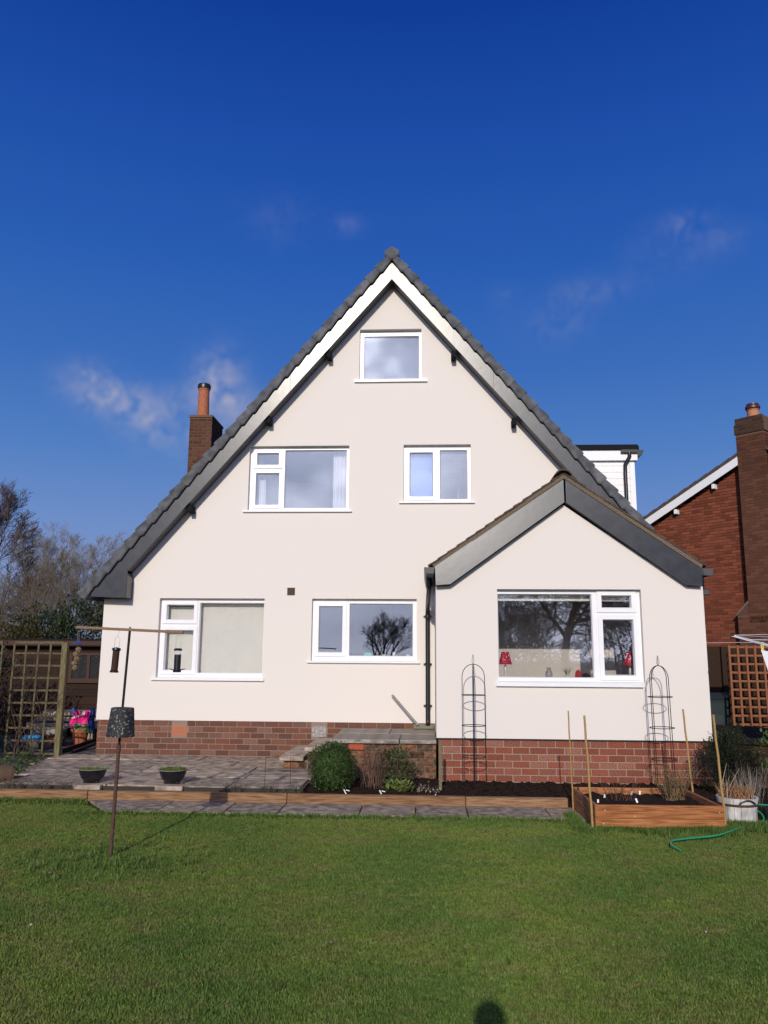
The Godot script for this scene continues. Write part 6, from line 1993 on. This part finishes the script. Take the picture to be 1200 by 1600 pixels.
		var d: Vector3 = q[1] - q[0]
		var pts := PackedVector3Array([Vector3(0, -0.1, 0)])
		var rr := PackedFloat32Array([q[2]])
		for k in 7:
			var s := (k + 0.6) / 7.2
			for u in [[-0.008, 1.0], [0.0, 1.22], [0.008, 1.0]]:
				pts.append(d * (s + u[0]) + Vector3(0.003 * sin(k * 2.1), 0, 0))
				rr.append(q[2] * u[1] * (1.0 - 0.15 * s))
		pts.append(d)
		rr.append(q[2] * 0.85)
		g.tube(pts, rr, 10)
		put("cane", g.mesh(), M.cane, t)

	# white half barrel
	var tb := thing("half_barrel_tub", "white painted wooden half barrel tub with brown bands and dead reeds", "planter", Vector3(3.37, 0.0, 3.78))
	var ns := 18
	for k in ns:
		g = Geo.new()
		var a0 := TAU * (k + 0.03) / ns
		var a1 := TAU * (k + 0.97) / ns
		for q in [[0.17, 0.0, 0.215, 0.26]]:
			var am := (a0 + a1) / 2.0
			var c := func(a: float, r: float, y: float) -> Vector3: return Vector3(cos(a) * r, y, -sin(a) * r)
			var ro0: float = q[0]
			var ro1: float = q[2]
			g.quad(c.call(a0, ro0, 0), c.call(am, ro0 * 1.006, 0), c.call(am, ro1 * 1.006, q[3]), c.call(a0, ro1, q[3]))
			g.quad(c.call(am, ro0 * 1.006, 0), c.call(a1, ro0, 0), c.call(a1, ro1, q[3]), c.call(am, ro1 * 1.006, q[3]))
			g.quad(c.call(a0, ro1, q[3]), c.call(a1, ro1, q[3]), c.call(a1, ro1 - 0.022, q[3]), c.call(a0, ro1 - 0.022, q[3]))
			g.quad(c.call(a1, ro1 - 0.022, 0), c.call(a0, ro1 - 0.022, 0), c.call(a0, ro1 - 0.022, q[3]), c.call(a1, ro1 - 0.022, q[3]))
			g.quad(c.call(a0, ro0 - 0.01, 0), c.call(a0, ro0, 0), c.call(a0, ro1, q[3]), c.call(a0, ro1 - 0.022, q[3]))
			g.quad(c.call(a1, ro0, 0), c.call(a1, ro0 - 0.01, 0), c.call(a1, ro1 - 0.022, q[3]), c.call(a1, ro1, q[3]))
		piece("stave", g.mesh(), M.paint, tb)
	g = Geo.new()
	g.lathe([Vector2(0.203, 0.175), Vector2(0.207, 0.177), Vector2(0.2105, 0.2), Vector2(0.206, 0.202)], 36, Vector3.ZERO)
	put("band", g.mesh(), M.band, tb)
	g = Geo.new()
	g.lathe([Vector2(0.172, 0.012), Vector2(0.176, 0.014), Vector2(0.18, 0.038), Vector2(0.176, 0.04)], 36, Vector3.ZERO)
	put("lower_band", g.mesh(), mat(Color(0.22, 0.13, 0.11), 0.85, T.blotch, Vector3.ONE * 6.0), tb)
	g = Geo.new()
	var hp := PackedVector3Array()
	var hr := PackedFloat32Array()
	for k in 11:
		var a := -PI / 2 + 0.15 + (k - 5) * 0.08
		hp.append(Vector3(cos(a) * 0.226, 0.215 + 0.035 * sin(PI * k / 10.0), -sin(a) * 0.226))
		hr.append(0.0085)
	g.tube(hp, hr, 8)
	put("handle", g.mesh(), M.black, tb)
	g = Geo.new()
	g.lathe([Vector2(0.188, 0.21), Vector2(0.1, 0.225), Vector2(0.0, 0.23)], 24, Vector3.ZERO)
	put("soil", g.mesh(), M.soil, tb)
	g = Geo.new()
	stems(g, Vector3(-0.08, 0.22, 0), Vector2(0.08, 0.08), 0.2, 60, 0.004, 0.55, [Color(0.3, 0.15, 0.07), Color(0.22, 0.11, 0.055), Color(0.4, 0.25, 0.14)], 0)
	stems(g, Vector3(0.06, 0.22, 0.02), Vector2(0.08, 0.07), 0.17, 80, 0.0045, 0.4, [Color(0.42, 0.2, 0.09), Color(0.32, 0.16, 0.075), Color(0.36, 0.22, 0.12)], 0)
	stems(g, Vector3(-0.12, 0.22, 0.0), Vector2(0.03, 0.04), 0.4, 5, 0.004, 0.35, [Color(0.55, 0.45, 0.33)], 0)
	stems(g, Vector3(0.02, 0.22, 0.0), Vector2(0.03, 0.04), 0.36, 6, 0.004, 0.15, [Color(0.3, 0.2, 0.15)], 0)
	stems(g, Vector3(0.15, 0.22, 0.0), Vector2(0.03, 0.04), 0.38, 7, 0.003, 0.35, [Color(0.34, 0.28, 0.22)], 0)
	put("reeds", g.mesh(), M.twig, tb)
	var gp := thing("dried_shrub", "greyish dried feathery shrub behind the white tub", "shrub", Vector3(3.72, 0.06, 3.2))
	g = Geo.new()
	stems(g, Vector3.ZERO, Vector2(0.13, 0.1), 0.46, 70, 0.002, 0.4, [Color(0.22, 0.19, 0.16), Color(0.3, 0.26, 0.22), Color(0.16, 0.12, 0.1)], 4)
	put("stem", g.mesh(), M.twig, gp)
	var bp := thing("plastic_pot", "low black plastic pot at the right edge beside white tub", "plant pot", Vector3(3.74, 0.01, 3.85), "plastic pots by the tub")
	g = Geo.new()
	g.lathe([Vector2(0.0, 0.0), Vector2(0.1, 0.0), Vector2(0.125, 0.13), Vector2(0.133, 0.13), Vector2(0.133, 0.15), Vector2(0.115, 0.15), Vector2(0.11, 0.11), Vector2(0.0, 0.1)], 22, Vector3.ZERO)
	put("pot", g.mesh(), M.black, bp)
	g = Geo.new()
	g.cbox(Vector3(3.62, 0.0, 3.98), Vector3(0.7, 0.03, 0.34), Basis(Vector3.UP, 0.06), 0.005)
	tag(put("paving_slab", g.mesh(), M.slab[3], self), "pinkish grey paving slab set in grass under the white tub", "paving slab")
	# hose
	g = Geo.new()
	var hc := Curve3D.new()
	for p in [Vector3(2.27, 0.035, 5.36), Vector3(2.235, 0.045, 5.22), Vector3(2.29, 0.05, 5.06), Vector3(2.43, 0.05, 4.96), Vector3(2.6, 0.05, 4.88), Vector3(2.79, 0.055, 4.8), Vector3(2.98, 0.06, 4.62), Vector3(3.14, 0.055, 4.42), Vector3(3.27, 0.035, 4.25), Vector3(3.45, 0.03, 4.08), Vector3(3.57, 0.05, 3.95), Vector3(3.6, 0.09, 3.84), Vector3(3.57, 0.13, 3.72), Vector3(3.65, 0.15, 3.62), Vector3(3.9, 0.13, 3.6)]:
		hc.add_point(p)
	for k in hc.point_count:
		var a := hc.get_point_position(maxi(k - 1, 0))
		var b := hc.get_point_position(mini(k + 1, hc.point_count - 1))
		hc.set_point_in(k, (a - b) / 6.0)
		hc.set_point_out(k, (b - a) / 6.0)
	hc.bake_interval = 0.03
	var hpts := hc.get_baked_points()
	var hrr := PackedFloat32Array()
	for k in hpts.size(): hrr.append(0.0085)
	g.tube(hpts, hrr, 8)
	tag(put("garden_hose", g.mesh(), M.hose, self), "green garden hose snaking across the lawn beside raised bed", "hose")

func make_obelisk(t: Node3D) -> void:
	var r := 0.148
	for k in 2:
		var g := Geo.new()
		var pts := PackedVector3Array()
		var rr := PackedFloat32Array()
		var d := Vector3(cos(PI / 2 * k), 0, -sin(PI / 2 * k))
		pts.append(d * -r * 1.02 + Vector3(0, -0.08, 0))
		pts.append(d * -r + Vector3(0, 1.4, 0))
		for i in range(1, 12):
			var a := PI - PI * i / 12.0
			pts.append(d * cos(a) * r + Vector3(0, 1.4 + 0.165 * sin(a), 0))
		pts.append(d * r + Vector3(0, 1.4, 0))
		pts.append(d * r * 1.02 + Vector3(0, -0.08, 0))
		for i in pts.size(): rr.append(0.0052)
		g.tube(pts, rr, 6)
		put("arch", g.mesh(), M.metal, t)
	for y in [0.38, 0.775, 1.165]:
		var g := Geo.new()
		var pts := PackedVector3Array()
		var rr := PackedFloat32Array()
		for i in 33:
			pts.append(Vector3(cos(TAU * i / 32) * (r + 0.006), y, sin(TAU * i / 32) * (r + 0.006)))
			rr.append(0.0052)
		g.tube(pts, rr, 6, false)
		put("ring", g.mesh(), M.metal, t)
	var f := Geo.new()
	for k in 4:
		var a := PI / 2 * k + PI / 4
		var d := Vector3(cos(a), 0, sin(a))
		f.tube(PackedVector3Array([Vector3(0, 1.565, 0), d * 0.016 + Vector3(0, 1.59, 0), d * 0.018 + Vector3(0, 1.615, 0), d * 0.01 + Vector3(0, 1.655, 0), Vector3(0, 1.695, 0)]), PackedFloat32Array([0.0022, 0.0022, 0.0022, 0.0022, 0.0022]), 5)
	put("finial", f.mesh(), M.metal, t)

# ---------------------------------------------------------------- things seen through the windows
func build_indoors() -> void:
	var tbl := Geo.new()
	tbl.box(Vector3(0.5, 1.4, 1.2), Vector3(3.5, 1.44, 1.55))
	tag(put("window_shelf", tbl.mesh(), M.white, self), "white window shelf inside the extension window", "shelf")
	for q in [[1.118, "red shaded table lamp at the extension window's left side"], [2.868, "red shaded table lamp in the extension window's right casement"]]:
		var t := thing("table_lamp", q[1], "lamp", Vector3(q[0], 1.441, 1.44), "red lamps in the extension window")
		var g := Geo.new()
		g.lathe([Vector2(0.0, 0.0), Vector2(0.045, 0.0), Vector2(0.045, 0.012), Vector2(0.016, 0.025), Vector2(0.02, 0.08), Vector2(0.026, 0.12), Vector2(0.014, 0.17), Vector2(0.012, 0.2), Vector2(0.0, 0.2)], 16, Vector3.ZERO)
		put("base", g.mesh(), M.china, t)
		g = Geo.new()
		g.lathe([Vector2(0.094, 0.2), Vector2(0.095, 0.2), Vector2(0.052, 0.375), Vector2(0.05, 0.375)], 24, Vector3.ZERO)
		put("lamp_shade", g.mesh(), M.red, t)
	var so := thing("cream_sofa", "cream upholstered sofa back seen through the extension window", "sofa", Vector3(2.15, 0.601, -0.7))
	var g2 := Geo.new()
	g2.cbox(Vector3(0, 0.7, 0.0), Vector3(0.76, 0.86, 0.16), Basis(), 0.03)
	put("backrest", g2.mesh(), M.cream, so)
	g2 = Geo.new()
	g2.cbox(Vector3(0, 0.25, 0.4), Vector3(0.9, 0.4, 0.6), Basis(), 0.04)
	put("seat", g2.mesh(), M.cream, so)
	for q in [[2.98, 1.66, 0.39, 0.13, "wide cream canvas picture on the room's back wall"], [3.26, 1.515, 0.11, 0.13, "small square cream picture low on the room's back wall"]]:
		var t := thing("wall_picture", q[4], "picture", Vector3(q[0], q[1], -1.485), "cream pictures on the back wall")
		var g := Geo.new()
		g.cbox(Vector3.ZERO, Vector3(q[2], q[3], 0.025), Basis(), 0.004)
		put("canvas", g.mesh(), M.cream, t)
	var sc := thing("wall_light", "unlit wall light with square cream shade on the back wall", "wall light", Vector3(3.25, 1.7, -1.485))
	var g3 := Geo.new()
	g3.lathe([Vector2(0.065, 0.06), Vector2(0.067, 0.06), Vector2(0.055, 0.2), Vector2(0.053, 0.2)], 16, Vector3(0, 0, 0.09))
	put("lamp_shade", g3.mesh(), M.cream, sc)
	g3 = Geo.new()
	g3.cbox(Vector3(0, 0.0, 0.01), Vector3(0.06, 0.1, 0.02), Basis(), 0.004)
	g3.tube(PackedVector3Array([Vector3(0, -0.02, 0.02), Vector3(0, -0.03, 0.07), Vector3(0, 0.08, 0.09)]), PackedFloat32Array([0.008, 0.008, 0.008]), 6)
	put("bracket", g3.mesh(), M.metal, sc)
	var va := thing("glass_vase", "pale round glass vase on the extension window shelf", "vase", Vector3(1.735, 1.441, 1.4))
	g3 = Geo.new()
	g3.lathe([Vector2(0.0, 0.0), Vector2(0.035, 0.0), Vector2(0.052, 0.05), Vector2(0.045, 0.1), Vector2(0.025, 0.13), Vector2(0.032, 0.16), Vector2(0.028, 0.16), Vector2(0.02, 0.13), Vector2(0.04, 0.09), Vector2(0.0, 0.02)], 20, Vector3.ZERO)
	put("body", g3.mesh(), mat(Color(0.35, 0.34, 0.31), 0.15), va)
	var pp := thing("potted_snowdrops", "small white pot of snowdrops on the extension window shelf", "potted plant", Vector3(1.99, 1.441, 1.42))
	g3 = Geo.new()
	g3.lathe([Vector2(0.0, 0.0), Vector2(0.026, 0.0), Vector2(0.036, 0.05), Vector2(0.03, 0.05), Vector2(0.0, 0.04)], 16, Vector3.ZERO)
	put("pot", g3.mesh(), M.china, pp)
	g3 = Geo.new()
	rng.seed = 5
	for i in 34:
		var a := rf(0, TAU)
		g3.col = Color(0.12, 0.16, 0.08) if i % 3 else Color(0.6, 0.62, 0.58)
		leaf(g3, Vector3(cos(a) * 0.015, 0.045, sin(a) * 0.015), Vector3(cos(a) * 0.55, 1.0, sin(a) * 0.55).normalized(), rf(0.09, 0.17), 0.009)
	put("leaves", g3.mesh(), M.leaf, pp)
	for q in [[2.37, 0.2, 0.11, 0.2, "upright red cushion seen beside the window mullion", M.red], [2.5, 0.12, 0.16, 0.15, "plum coloured cushion next to the upright red one", mat(Color(0.12, 0.01, 0.04), 0.9)]]:
		var t := thing("cushion", q[4], "cushion", Vector3(q[0], 1.36, q[1]), "cushions in the extension room")
		var g := Geo.new()
		blob(g, Vector3(0, q[3] / 2.0, 0), Vector3(q[2] / 2.0, q[3] / 2.0, 0.05), 3, 0.1, 3)
		put("cover", g.mesh(), q[5], t)
	var st := Geo.new()
	st.box(Vector3(2.25, 0.601, -0.05), Vector3(2.75, 1.36, 0.35))
	tag(put("dark_cabinet", st.mesh(), M.room_brown, self), "dark cabinet carrying the cushions inside extension room", "cabinet")
	var fi := thing("white_figurine", "small white ornament house on the shelf behind the mullion", "ornament", Vector3(2.39, 1.441, 1.32))
	g3 = Geo.new()
	g3.prism(PackedVector2Array([Vector2(-0.04, 0), Vector2(0.04, 0), Vector2(0.04, 0.07), Vector2(0, 0.11), Vector2(-0.04, 0.07)]), -0.03, 0.03)
	put("body", g3.mesh(), M.china, fi)
	g3 = Geo.new()
	g3.box(Vector3(-0.014, 0.0, 0.0301), Vector3(0.014, 0.035, 0.032))
	put("door", g3.mesh(), M.red, fi)
	# kitchen sill
	var ks := Geo.new()
	ks.box(Vector3(-1.85, 1.69, -0.45), Vector3(-0.18, 1.73, -0.2))
	tag(put("kitchen_sill", ks.mesh(), M.white, self), "white inner sill of the kitchen window", "shelf")
	var gk := thing("green_sponge_tub", "bright green plastic tub on the kitchen window sill", "tub", Vector3(-0.97, 1.731, -0.27))
	g3 = Geo.new()
	g3.cbox(Vector3(0, 0.03, 0), Vector3(0.14, 0.06, 0.05), Basis(), 0.008)
	g3.cbox(Vector3(0.01, 0.068, 0), Vector3(0.1, 0.014, 0.04), Basis(), 0.004)
	put("tub", g3.mesh(), mat(Color(0.05, 0.5, 0.32), 0.4), gk)
	for q in [[-0.71, 0.05, "white cup nearest the green tub on the kitchen sill"], [-0.54, 0.085, "taller white jug in the middle of the kitchen sill"], [-0.31, 0.05, "white cup at the right end of the kitchen sill"]]:
		var t := thing("white_cup", q[2], "cup", Vector3(q[0], 1.731, -0.27), "crockery on the kitchen sill")
		var g := Geo.new()
		g.lathe([Vector2(0.0, 0.0), Vector2(0.022, 0.0), Vector2(0.03, q[1]), Vector2(0.027, q[1]), Vector2(0.02, 0.008), Vector2(0.0, 0.008)], 14, Vector3.ZERO)
		g.tube(PackedVector3Array([Vector3(0.027, q[1] * 0.8, 0), Vector3(0.043, q[1] * 0.7, 0), Vector3(0.043, q[1] * 0.4, 0), Vector3(0.026, q[1] * 0.25, 0)]), PackedFloat32Array([0.004, 0.004, 0.004, 0.004]), 6)
		put("cup", g.mesh(), M.china, t)

# ---------------------------------------------------------------- grass
func build_grass() -> void:
	rng.seed = 91
	var fr := FastNoiseLite.new()
	fr.seed = 77
	fr.frequency = 0.55
	fr.fractal_octaves = 3
	var fb := FastNoiseLite.new()
	fb.seed = 78
	fb.frequency = 1.7
	fb.fractal_octaves = 3
	for kind in 3:
		var g := Geo.new()
		var blades: int = [11, 9, 12][kind]
		for i in blades:
			var a := rf(0, TAU)
			var r := rf(0.0, [0.03, 0.03, 0.035][kind])
			var h: float = rf(0.016, 0.032) if kind < 2 else rf(0.035, 0.08)
			var w := rf(0.0022, 0.0042)
			var lean := rf(0.2, 1.0) if kind < 2 else rf(0.1, 0.5)
			var d := Vector3(cos(a + rf(-1.5, 1.5)), 0, sin(a + rf(-1.5, 1.5)))
			var s := Vector3(-d.z, 0, d.x).rotated(Vector3.UP, rf(-0.7, 0.7)) * w
			var p := Vector3(cos(a) * r, -0.004, sin(a) * r)
			var m := p + d * h * lean * 0.35 + Vector3(0, h * 0.62, 0)
			var e := p + d * h * lean + Vector3(0, h, 0)
			var k := rf(0.75, 1.3)
			g.col = Color(k * rf(0.85, 1.25), k, k * rf(0.7, 1.1))
			g.quad(p - s, p + s, m + s * 0.8, m - s * 0.8)
			g.tri(m - s * 0.8, m + s * 0.8, e)
		var mm := MultiMesh.new()
		mm.transform_format = MultiMesh.TRANSFORM_3D
		mm.use_colors = true
		mm.mesh = g.mesh()
		var places := []
		var total: int = [95000, 70000, 3600][kind]
		var tries := 0
		while places.size() < total and tries < total * 6:
			tries += 1
			var x: float
			var z: float
			if kind < 2:
				z = rf(3.25, 9.7)
				x = rf(-1, 1) * (0.56 * (13.09 - z) + 0.8) - 0.053 * (13.09 - z)
			else:
				# longer growth along the beds, the tub and the feeder pole
				var q := rng.randf()
				if q < 0.42:
					x = rf(1.55, 3.15)
					z = 4.455 - 0.03 * (x - 1.6) + absf(rng.randfn(0.0, 0.06 + 0.04 * sin(x * 9.0)))
				elif q < 0.52:
					x = 1.62 - absf(rng.randfn(0.0, 0.06))
					z = rf(3.7, 4.6)
				elif q < 0.66:
					x = rf(3.1, 3.6)
					z = 4.08 + absf(rng.randfn(0.0, 0.16))
				elif q < 0.82:
					x = rf(-6.4, -3.9)
					z = 3.33 + absf(rng.randfn(0.0, 0.1))
				elif q < 0.86:
					x = -2.6 + rng.randfn(0.0, 0.4)
					z = 6.05 + rng.randfn(0.0, 0.35)
				else:
					x = rf(-4.0, 1.5)
					z = 4.03 + absf(rng.randfn(0.0, 0.05))
			if x > -4.02 and x < 1.52 and z < 4.0 + 0.03 * sin(x * 5.0) + 0.02 * sin(x * 17.0) - clampf((-3.6 - x) * 1.2, 0.0, 0.5): continue
			if x > 1.66 and x < 3.01 and z < 4.46 - 0.03 * (x - 1.66) and z > 3.2: continue
			if z < 3.34 or (x > 1.5 and z < 3.55): continue
			if x > 3.25 and x < 4.0 and z < 4.1: continue
			places.append(Vector3(x, 0, z))
		mm.instance_count = places.size()
		for i in places.size():
			var p: Vector3 = places[i]
			var patch := fr.get_noise_2d(p.x, p.z * 1.3)
			var brown := clampf(fb.get_noise_2d(p.x * 1.2, p.z * 1.6) * 2.2 + 0.1 - patch, 0.0, 1.0)
			var c := Color(0.165, 0.225, 0.042).lerp(Color(0.118, 0.188, 0.038), clampf(0.5 + patch * 1.4, 0, 1)).lerp(Color(0.21, 0.19, 0.07), brown * 0.42)
			if rng.randf() < 0.03: c = Color(0.24, 0.2, 0.09)
			if kind == 2: c = Color(0.09, 0.16, 0.034).lerp(Color(0.12, 0.17, 0.04), rng.randf())
			var k := rf(0.8, 1.2)
			mm.set_instance_color(i, Color(c.r * k, c.g * k, c.b * k))
			var s := rf(0.75, 1.3) * (1.0 + 0.25 * patch)
			mm.set_instance_transform(i, Transform3D(Basis(Vector3.UP, rf(0, TAU)).scaled(Vector3(rf(0.9, 1.3), s, rf(0.9, 1.3))), p))
		var o := MultiMeshInstance3D.new()
		o.name = numbered(["grass", "grass", "long_grass"][kind])
		o.multimesh = mm
		o.material_override = M.grass
		o.set_meta("kind", "stuff")
		add_child(o)
	# a few fallen leaves and daisies scattered on the lawn
	var lv := Geo.new()
	for i in 60:
		var z := rf(4.2, 9.0)
		var x := rf(-0.5, 0.5) * (13.09 - z)
		lv.col = [Color(0.35, 0.2, 0.08), Color(0.5, 0.46, 0.38), Color(0.28, 0.13, 0.06)][rng.randi_range(0, 2)]
		leaf(lv, Vector3(x, 0.03, z), Vector3(rf(-1, 1), rf(-0.1, 0.3), rf(-1, 1)).normalized(), rf(0.015, 0.035), rf(0.01, 0.018))
	var lo := put("lawn_litter", lv.mesh(), M.leaf, self)
	lo.set_meta("kind", "stuff")

# ---------------------------------------------------------------- the photographer, whose shadow falls on the lawn
func smin(a: float, b: float, k: float) -> float:
	var h := clampf(0.5 + 0.5 * (b - a) / k, 0.0, 1.0)
	return lerpf(b, a, h) - k * h * (1.0 - h)

func capsule(p: Vector3, a: Vector3, b: Vector3, ra: float, rb: float) -> float:
	var ab := b - a
	var t := clampf((p - a).dot(ab) / maxf(ab.length_squared(), 1e-9), 0.0, 1.0)
	return p.distance_to(a + ab * t) - lerpf(ra, rb, t)

func nets(g: Geo, bones: Array, lo: Vector3, hi: Vector3, cell: float, k: float) -> void:   # surface nets of a smooth union
	var n := Vector3i(((hi - lo) / cell).ceil()) + Vector3i.ONE
	var f := PackedFloat32Array()
	f.resize((n.x + 1) * (n.y + 1) * (n.z + 1))
	f.fill(1.0)
	var sx := n.x + 1
	var sy := sx * (n.y + 1)
	for b in bones:
		var r := maxf(b[2], b[3]) + 2.0 * cell + k
		var b0 := Vector3i(((Vector3(b[0]).min(b[1]) - Vector3.ONE * r - lo) / cell).floor()).clamp(Vector3i.ZERO, n)
		var b1 := Vector3i(((Vector3(b[0]).max(b[1]) + Vector3.ONE * r - lo) / cell).ceil()).clamp(Vector3i.ZERO, n)
		for z in range(b0.z, b1.z + 1):
			for y in range(b0.y, b1.y + 1):
				for x in range(b0.x, b1.x + 1):
					var i := x + y * sx + z * sy
					f[i] = smin(f[i], capsule(lo + Vector3(x, y, z) * cell, b[0], b[1], b[2], b[3]), k)
	var vert := {}
	for z in n.z:
		for y in n.y:
			for x in n.x:
				var i := x + y * sx + z * sy
				var acc := Vector3.ZERO
				var cnt := 0
				for q in [[0, 1], [0, sx], [0, sy], [1, 1 + sx], [1, 1 + sy], [sx, sx + 1], [sx, sx + sy], [sy, sy + 1], [sy, sy + sx], [1 + sx, 1 + sx + sy], [1 + sy, 1 + sx + sy], [sx + sy, 1 + sx + sy]]:
					var u := f[i + q[0]]
					var v := f[i + q[1]]
					if (u < 0.0) != (v < 0.0):
						var t := u / (u - v)
						var e0 := Vector3(q[0] % sx, (q[0] % sy) / sx, q[0] / sy)
						var e1 := Vector3(q[1] % sx, (q[1] % sy) / sx, q[1] / sy)
						acc += e0.lerp(e1, t)
						cnt += 1
				if cnt:
					vert[i] = lo + (Vector3(x, y, z) + acc / cnt) * cell
	for i in vert:
		for q in [[1, sx, sy], [sx, sy, 1], [sy, 1, sx]]:
			var j: int = i + q[0]
			if j < f.size() and (f[i] < 0.0) != (f[j] < 0.0) and vert.has(i - q[1]) and vert.has(i - q[2]) and vert.has(i - q[1] - q[2]):
				var a: Vector3 = vert[i]
				var b: Vector3 = vert[i - q[1]]
				var c: Vector3 = vert[i - q[1] - q[2]]
				var d: Vector3 = vert[i - q[2]]
				if f[i] < 0.0: g.quad(a, b, c, d)
				else: g.quad(a, d, c, b)

func build_photographer() -> void:
	var t := thing("person", "standing person in dark coat holding up a phone, shadow on lawn", "person", Vector3(-0.11, 0, 13.33))
	var H := Vector3(0.02, 1.72, -0.06)
	var body := [
		[Vector3(0, 1.0, 0), Vector3(0, 1.42, -0.02), 0.15, 0.155], [Vector3(-0.15, 1.44, -0.01), Vector3(0.15, 1.44, -0.01), 0.07, 0.07], [Vector3(0, 1.45, -0.01), Vector3(0.01, 1.62, -0.04), 0.06, 0.055],
		[Vector3(-0.19, 1.44, -0.01), Vector3(-0.21, 1.3, -0.13), 0.055, 0.045], [Vector3(-0.21, 1.3, -0.13), Vector3(-0.03, 1.555, -0.17), 0.042, 0.03], [Vector3(0.19, 1.44, -0.01), Vector3(0.25, 1.3, -0.13), 0.055, 0.045], [Vector3(0.25, 1.3, -0.13), Vector3(0.15, 1.555, -0.17), 0.042, 0.03],
		[Vector3(-0.1, 0.95, 0), Vector3(-0.11, 0.5, 0.0), 0.09, 0.06], [Vector3(-0.11, 0.5, 0.0), Vector3(-0.12, 0.08, 0.02), 0.057, 0.04], [Vector3(-0.12, 0.05, 0.03), Vector3(-0.13, 0.035, -0.16), 0.045, 0.035],
		[Vector3(0.1, 0.95, 0), Vector3(0.11, 0.5, 0.0), 0.09, 0.06], [Vector3(0.11, 0.5, 0.0), Vector3(0.12, 0.08, 0.02), 0.057, 0.04], [Vector3(0.12, 0.05, 0.03), Vector3(0.13, 0.035, -0.16), 0.045, 0.035]]
	var g := Geo.new()
	nets(g, body, Vector3(-0.36, -0.02, -0.32), Vector3(0.38, 1.7, 0.2), 0.022, 0.04)
	var head := [[H + Vector3(0, 0.06, 0.015), H + Vector3(0, 0.07, 0.04), 0.076, 0.08], [H + Vector3(0, 0.03, -0.02), H + Vector3(0, -0.05, -0.05), 0.075, 0.045], [H + Vector3(0, 0.03, -0.1), H + Vector3(0, -0.005, -0.115), 0.012, 0.016], [H + Vector3(-0.03, -0.045, -0.085), H + Vector3(0.03, -0.045, -0.085), 0.013, 0.013], [H + Vector3(-0.088, 0.02, 0.01), H + Vector3(-0.088, -0.02, 0.005), 0.014, 0.01], [H + Vector3(0.088, 0.02, 0.01), H + Vector3(0.088, -0.02, 0.005), 0.014, 0.01]]
	var hg := Geo.new()
	nets(hg, head, H - Vector3(0.13, 0.15, 0.16), H + Vector3(0.13, 0.2, 0.17), 0.009, 0.018)
	# hands holding the phone: palms with five bent fingers each
	for s in [-1, 1]:
		var w := Vector3(-0.03, 1.56, -0.17) if s < 0 else Vector3(0.15, 1.56, -0.17)
		var pc := w + Vector3(0.02 * -s, 0.06, -0.012)
		var bones := [[w, pc, 0.026, 0.03], [pc, pc + Vector3(0, 0.025, 0), 0.03, 0.028]]
		for k in 4:
			var root := pc + Vector3(0, -0.02 + 0.021 * k, -0.012)
			var l: float = [0.02, 0.024, 0.026, 0.023][k]
			bones.append([root, root + Vector3(0.006 * -s, 0.008, -l), 0.0095, 0.009])
			bones.append([root + Vector3(0.006 * -s, 0.008, -l), root + Vector3(0.03 * -s, 0.01, -l - 0.004), 0.009, 0.0075])
		bones.append([pc + Vector3(0.0, 0.01, 0.012), pc + Vector3(0.012 * -s, 0.035, 0.022), 0.011, 0.01])
		bones.append([pc + Vector3(0.012 * -s, 0.035, 0.022), pc + Vector3(0.03 * -s, 0.05, 0.008), 0.01, 0.008])
		nets(hg, bones, pc - Vector3(0.08, 0.11, 0.09), pc + Vector3(0.08, 0.1, 0.07), 0.006, 0.006)
	put("body", g.mesh(), M.coat, t)
	put("head_and_hands", hg.mesh(), M.skin, t)
	var hr := Geo.new()
	blob(hr, H + Vector3(0, 0.085, 0.035), Vector3(0.076, 0.088, 0.09), 4, 0.1, 4)
	put("hair", hr.mesh(), M.bark, t)
	var ph := Geo.new()
	ph.cbox(Vector3(0.06, 1.64, -0.205), Vector3(0.074, 0.155, 0.009), Basis(), 0.003)
	tag(put("mobile_phone", ph.mesh(), M.black, self, Vector3(-0.11, 0, 13.33)), "black mobile phone held upright in the person's hands", "phone")
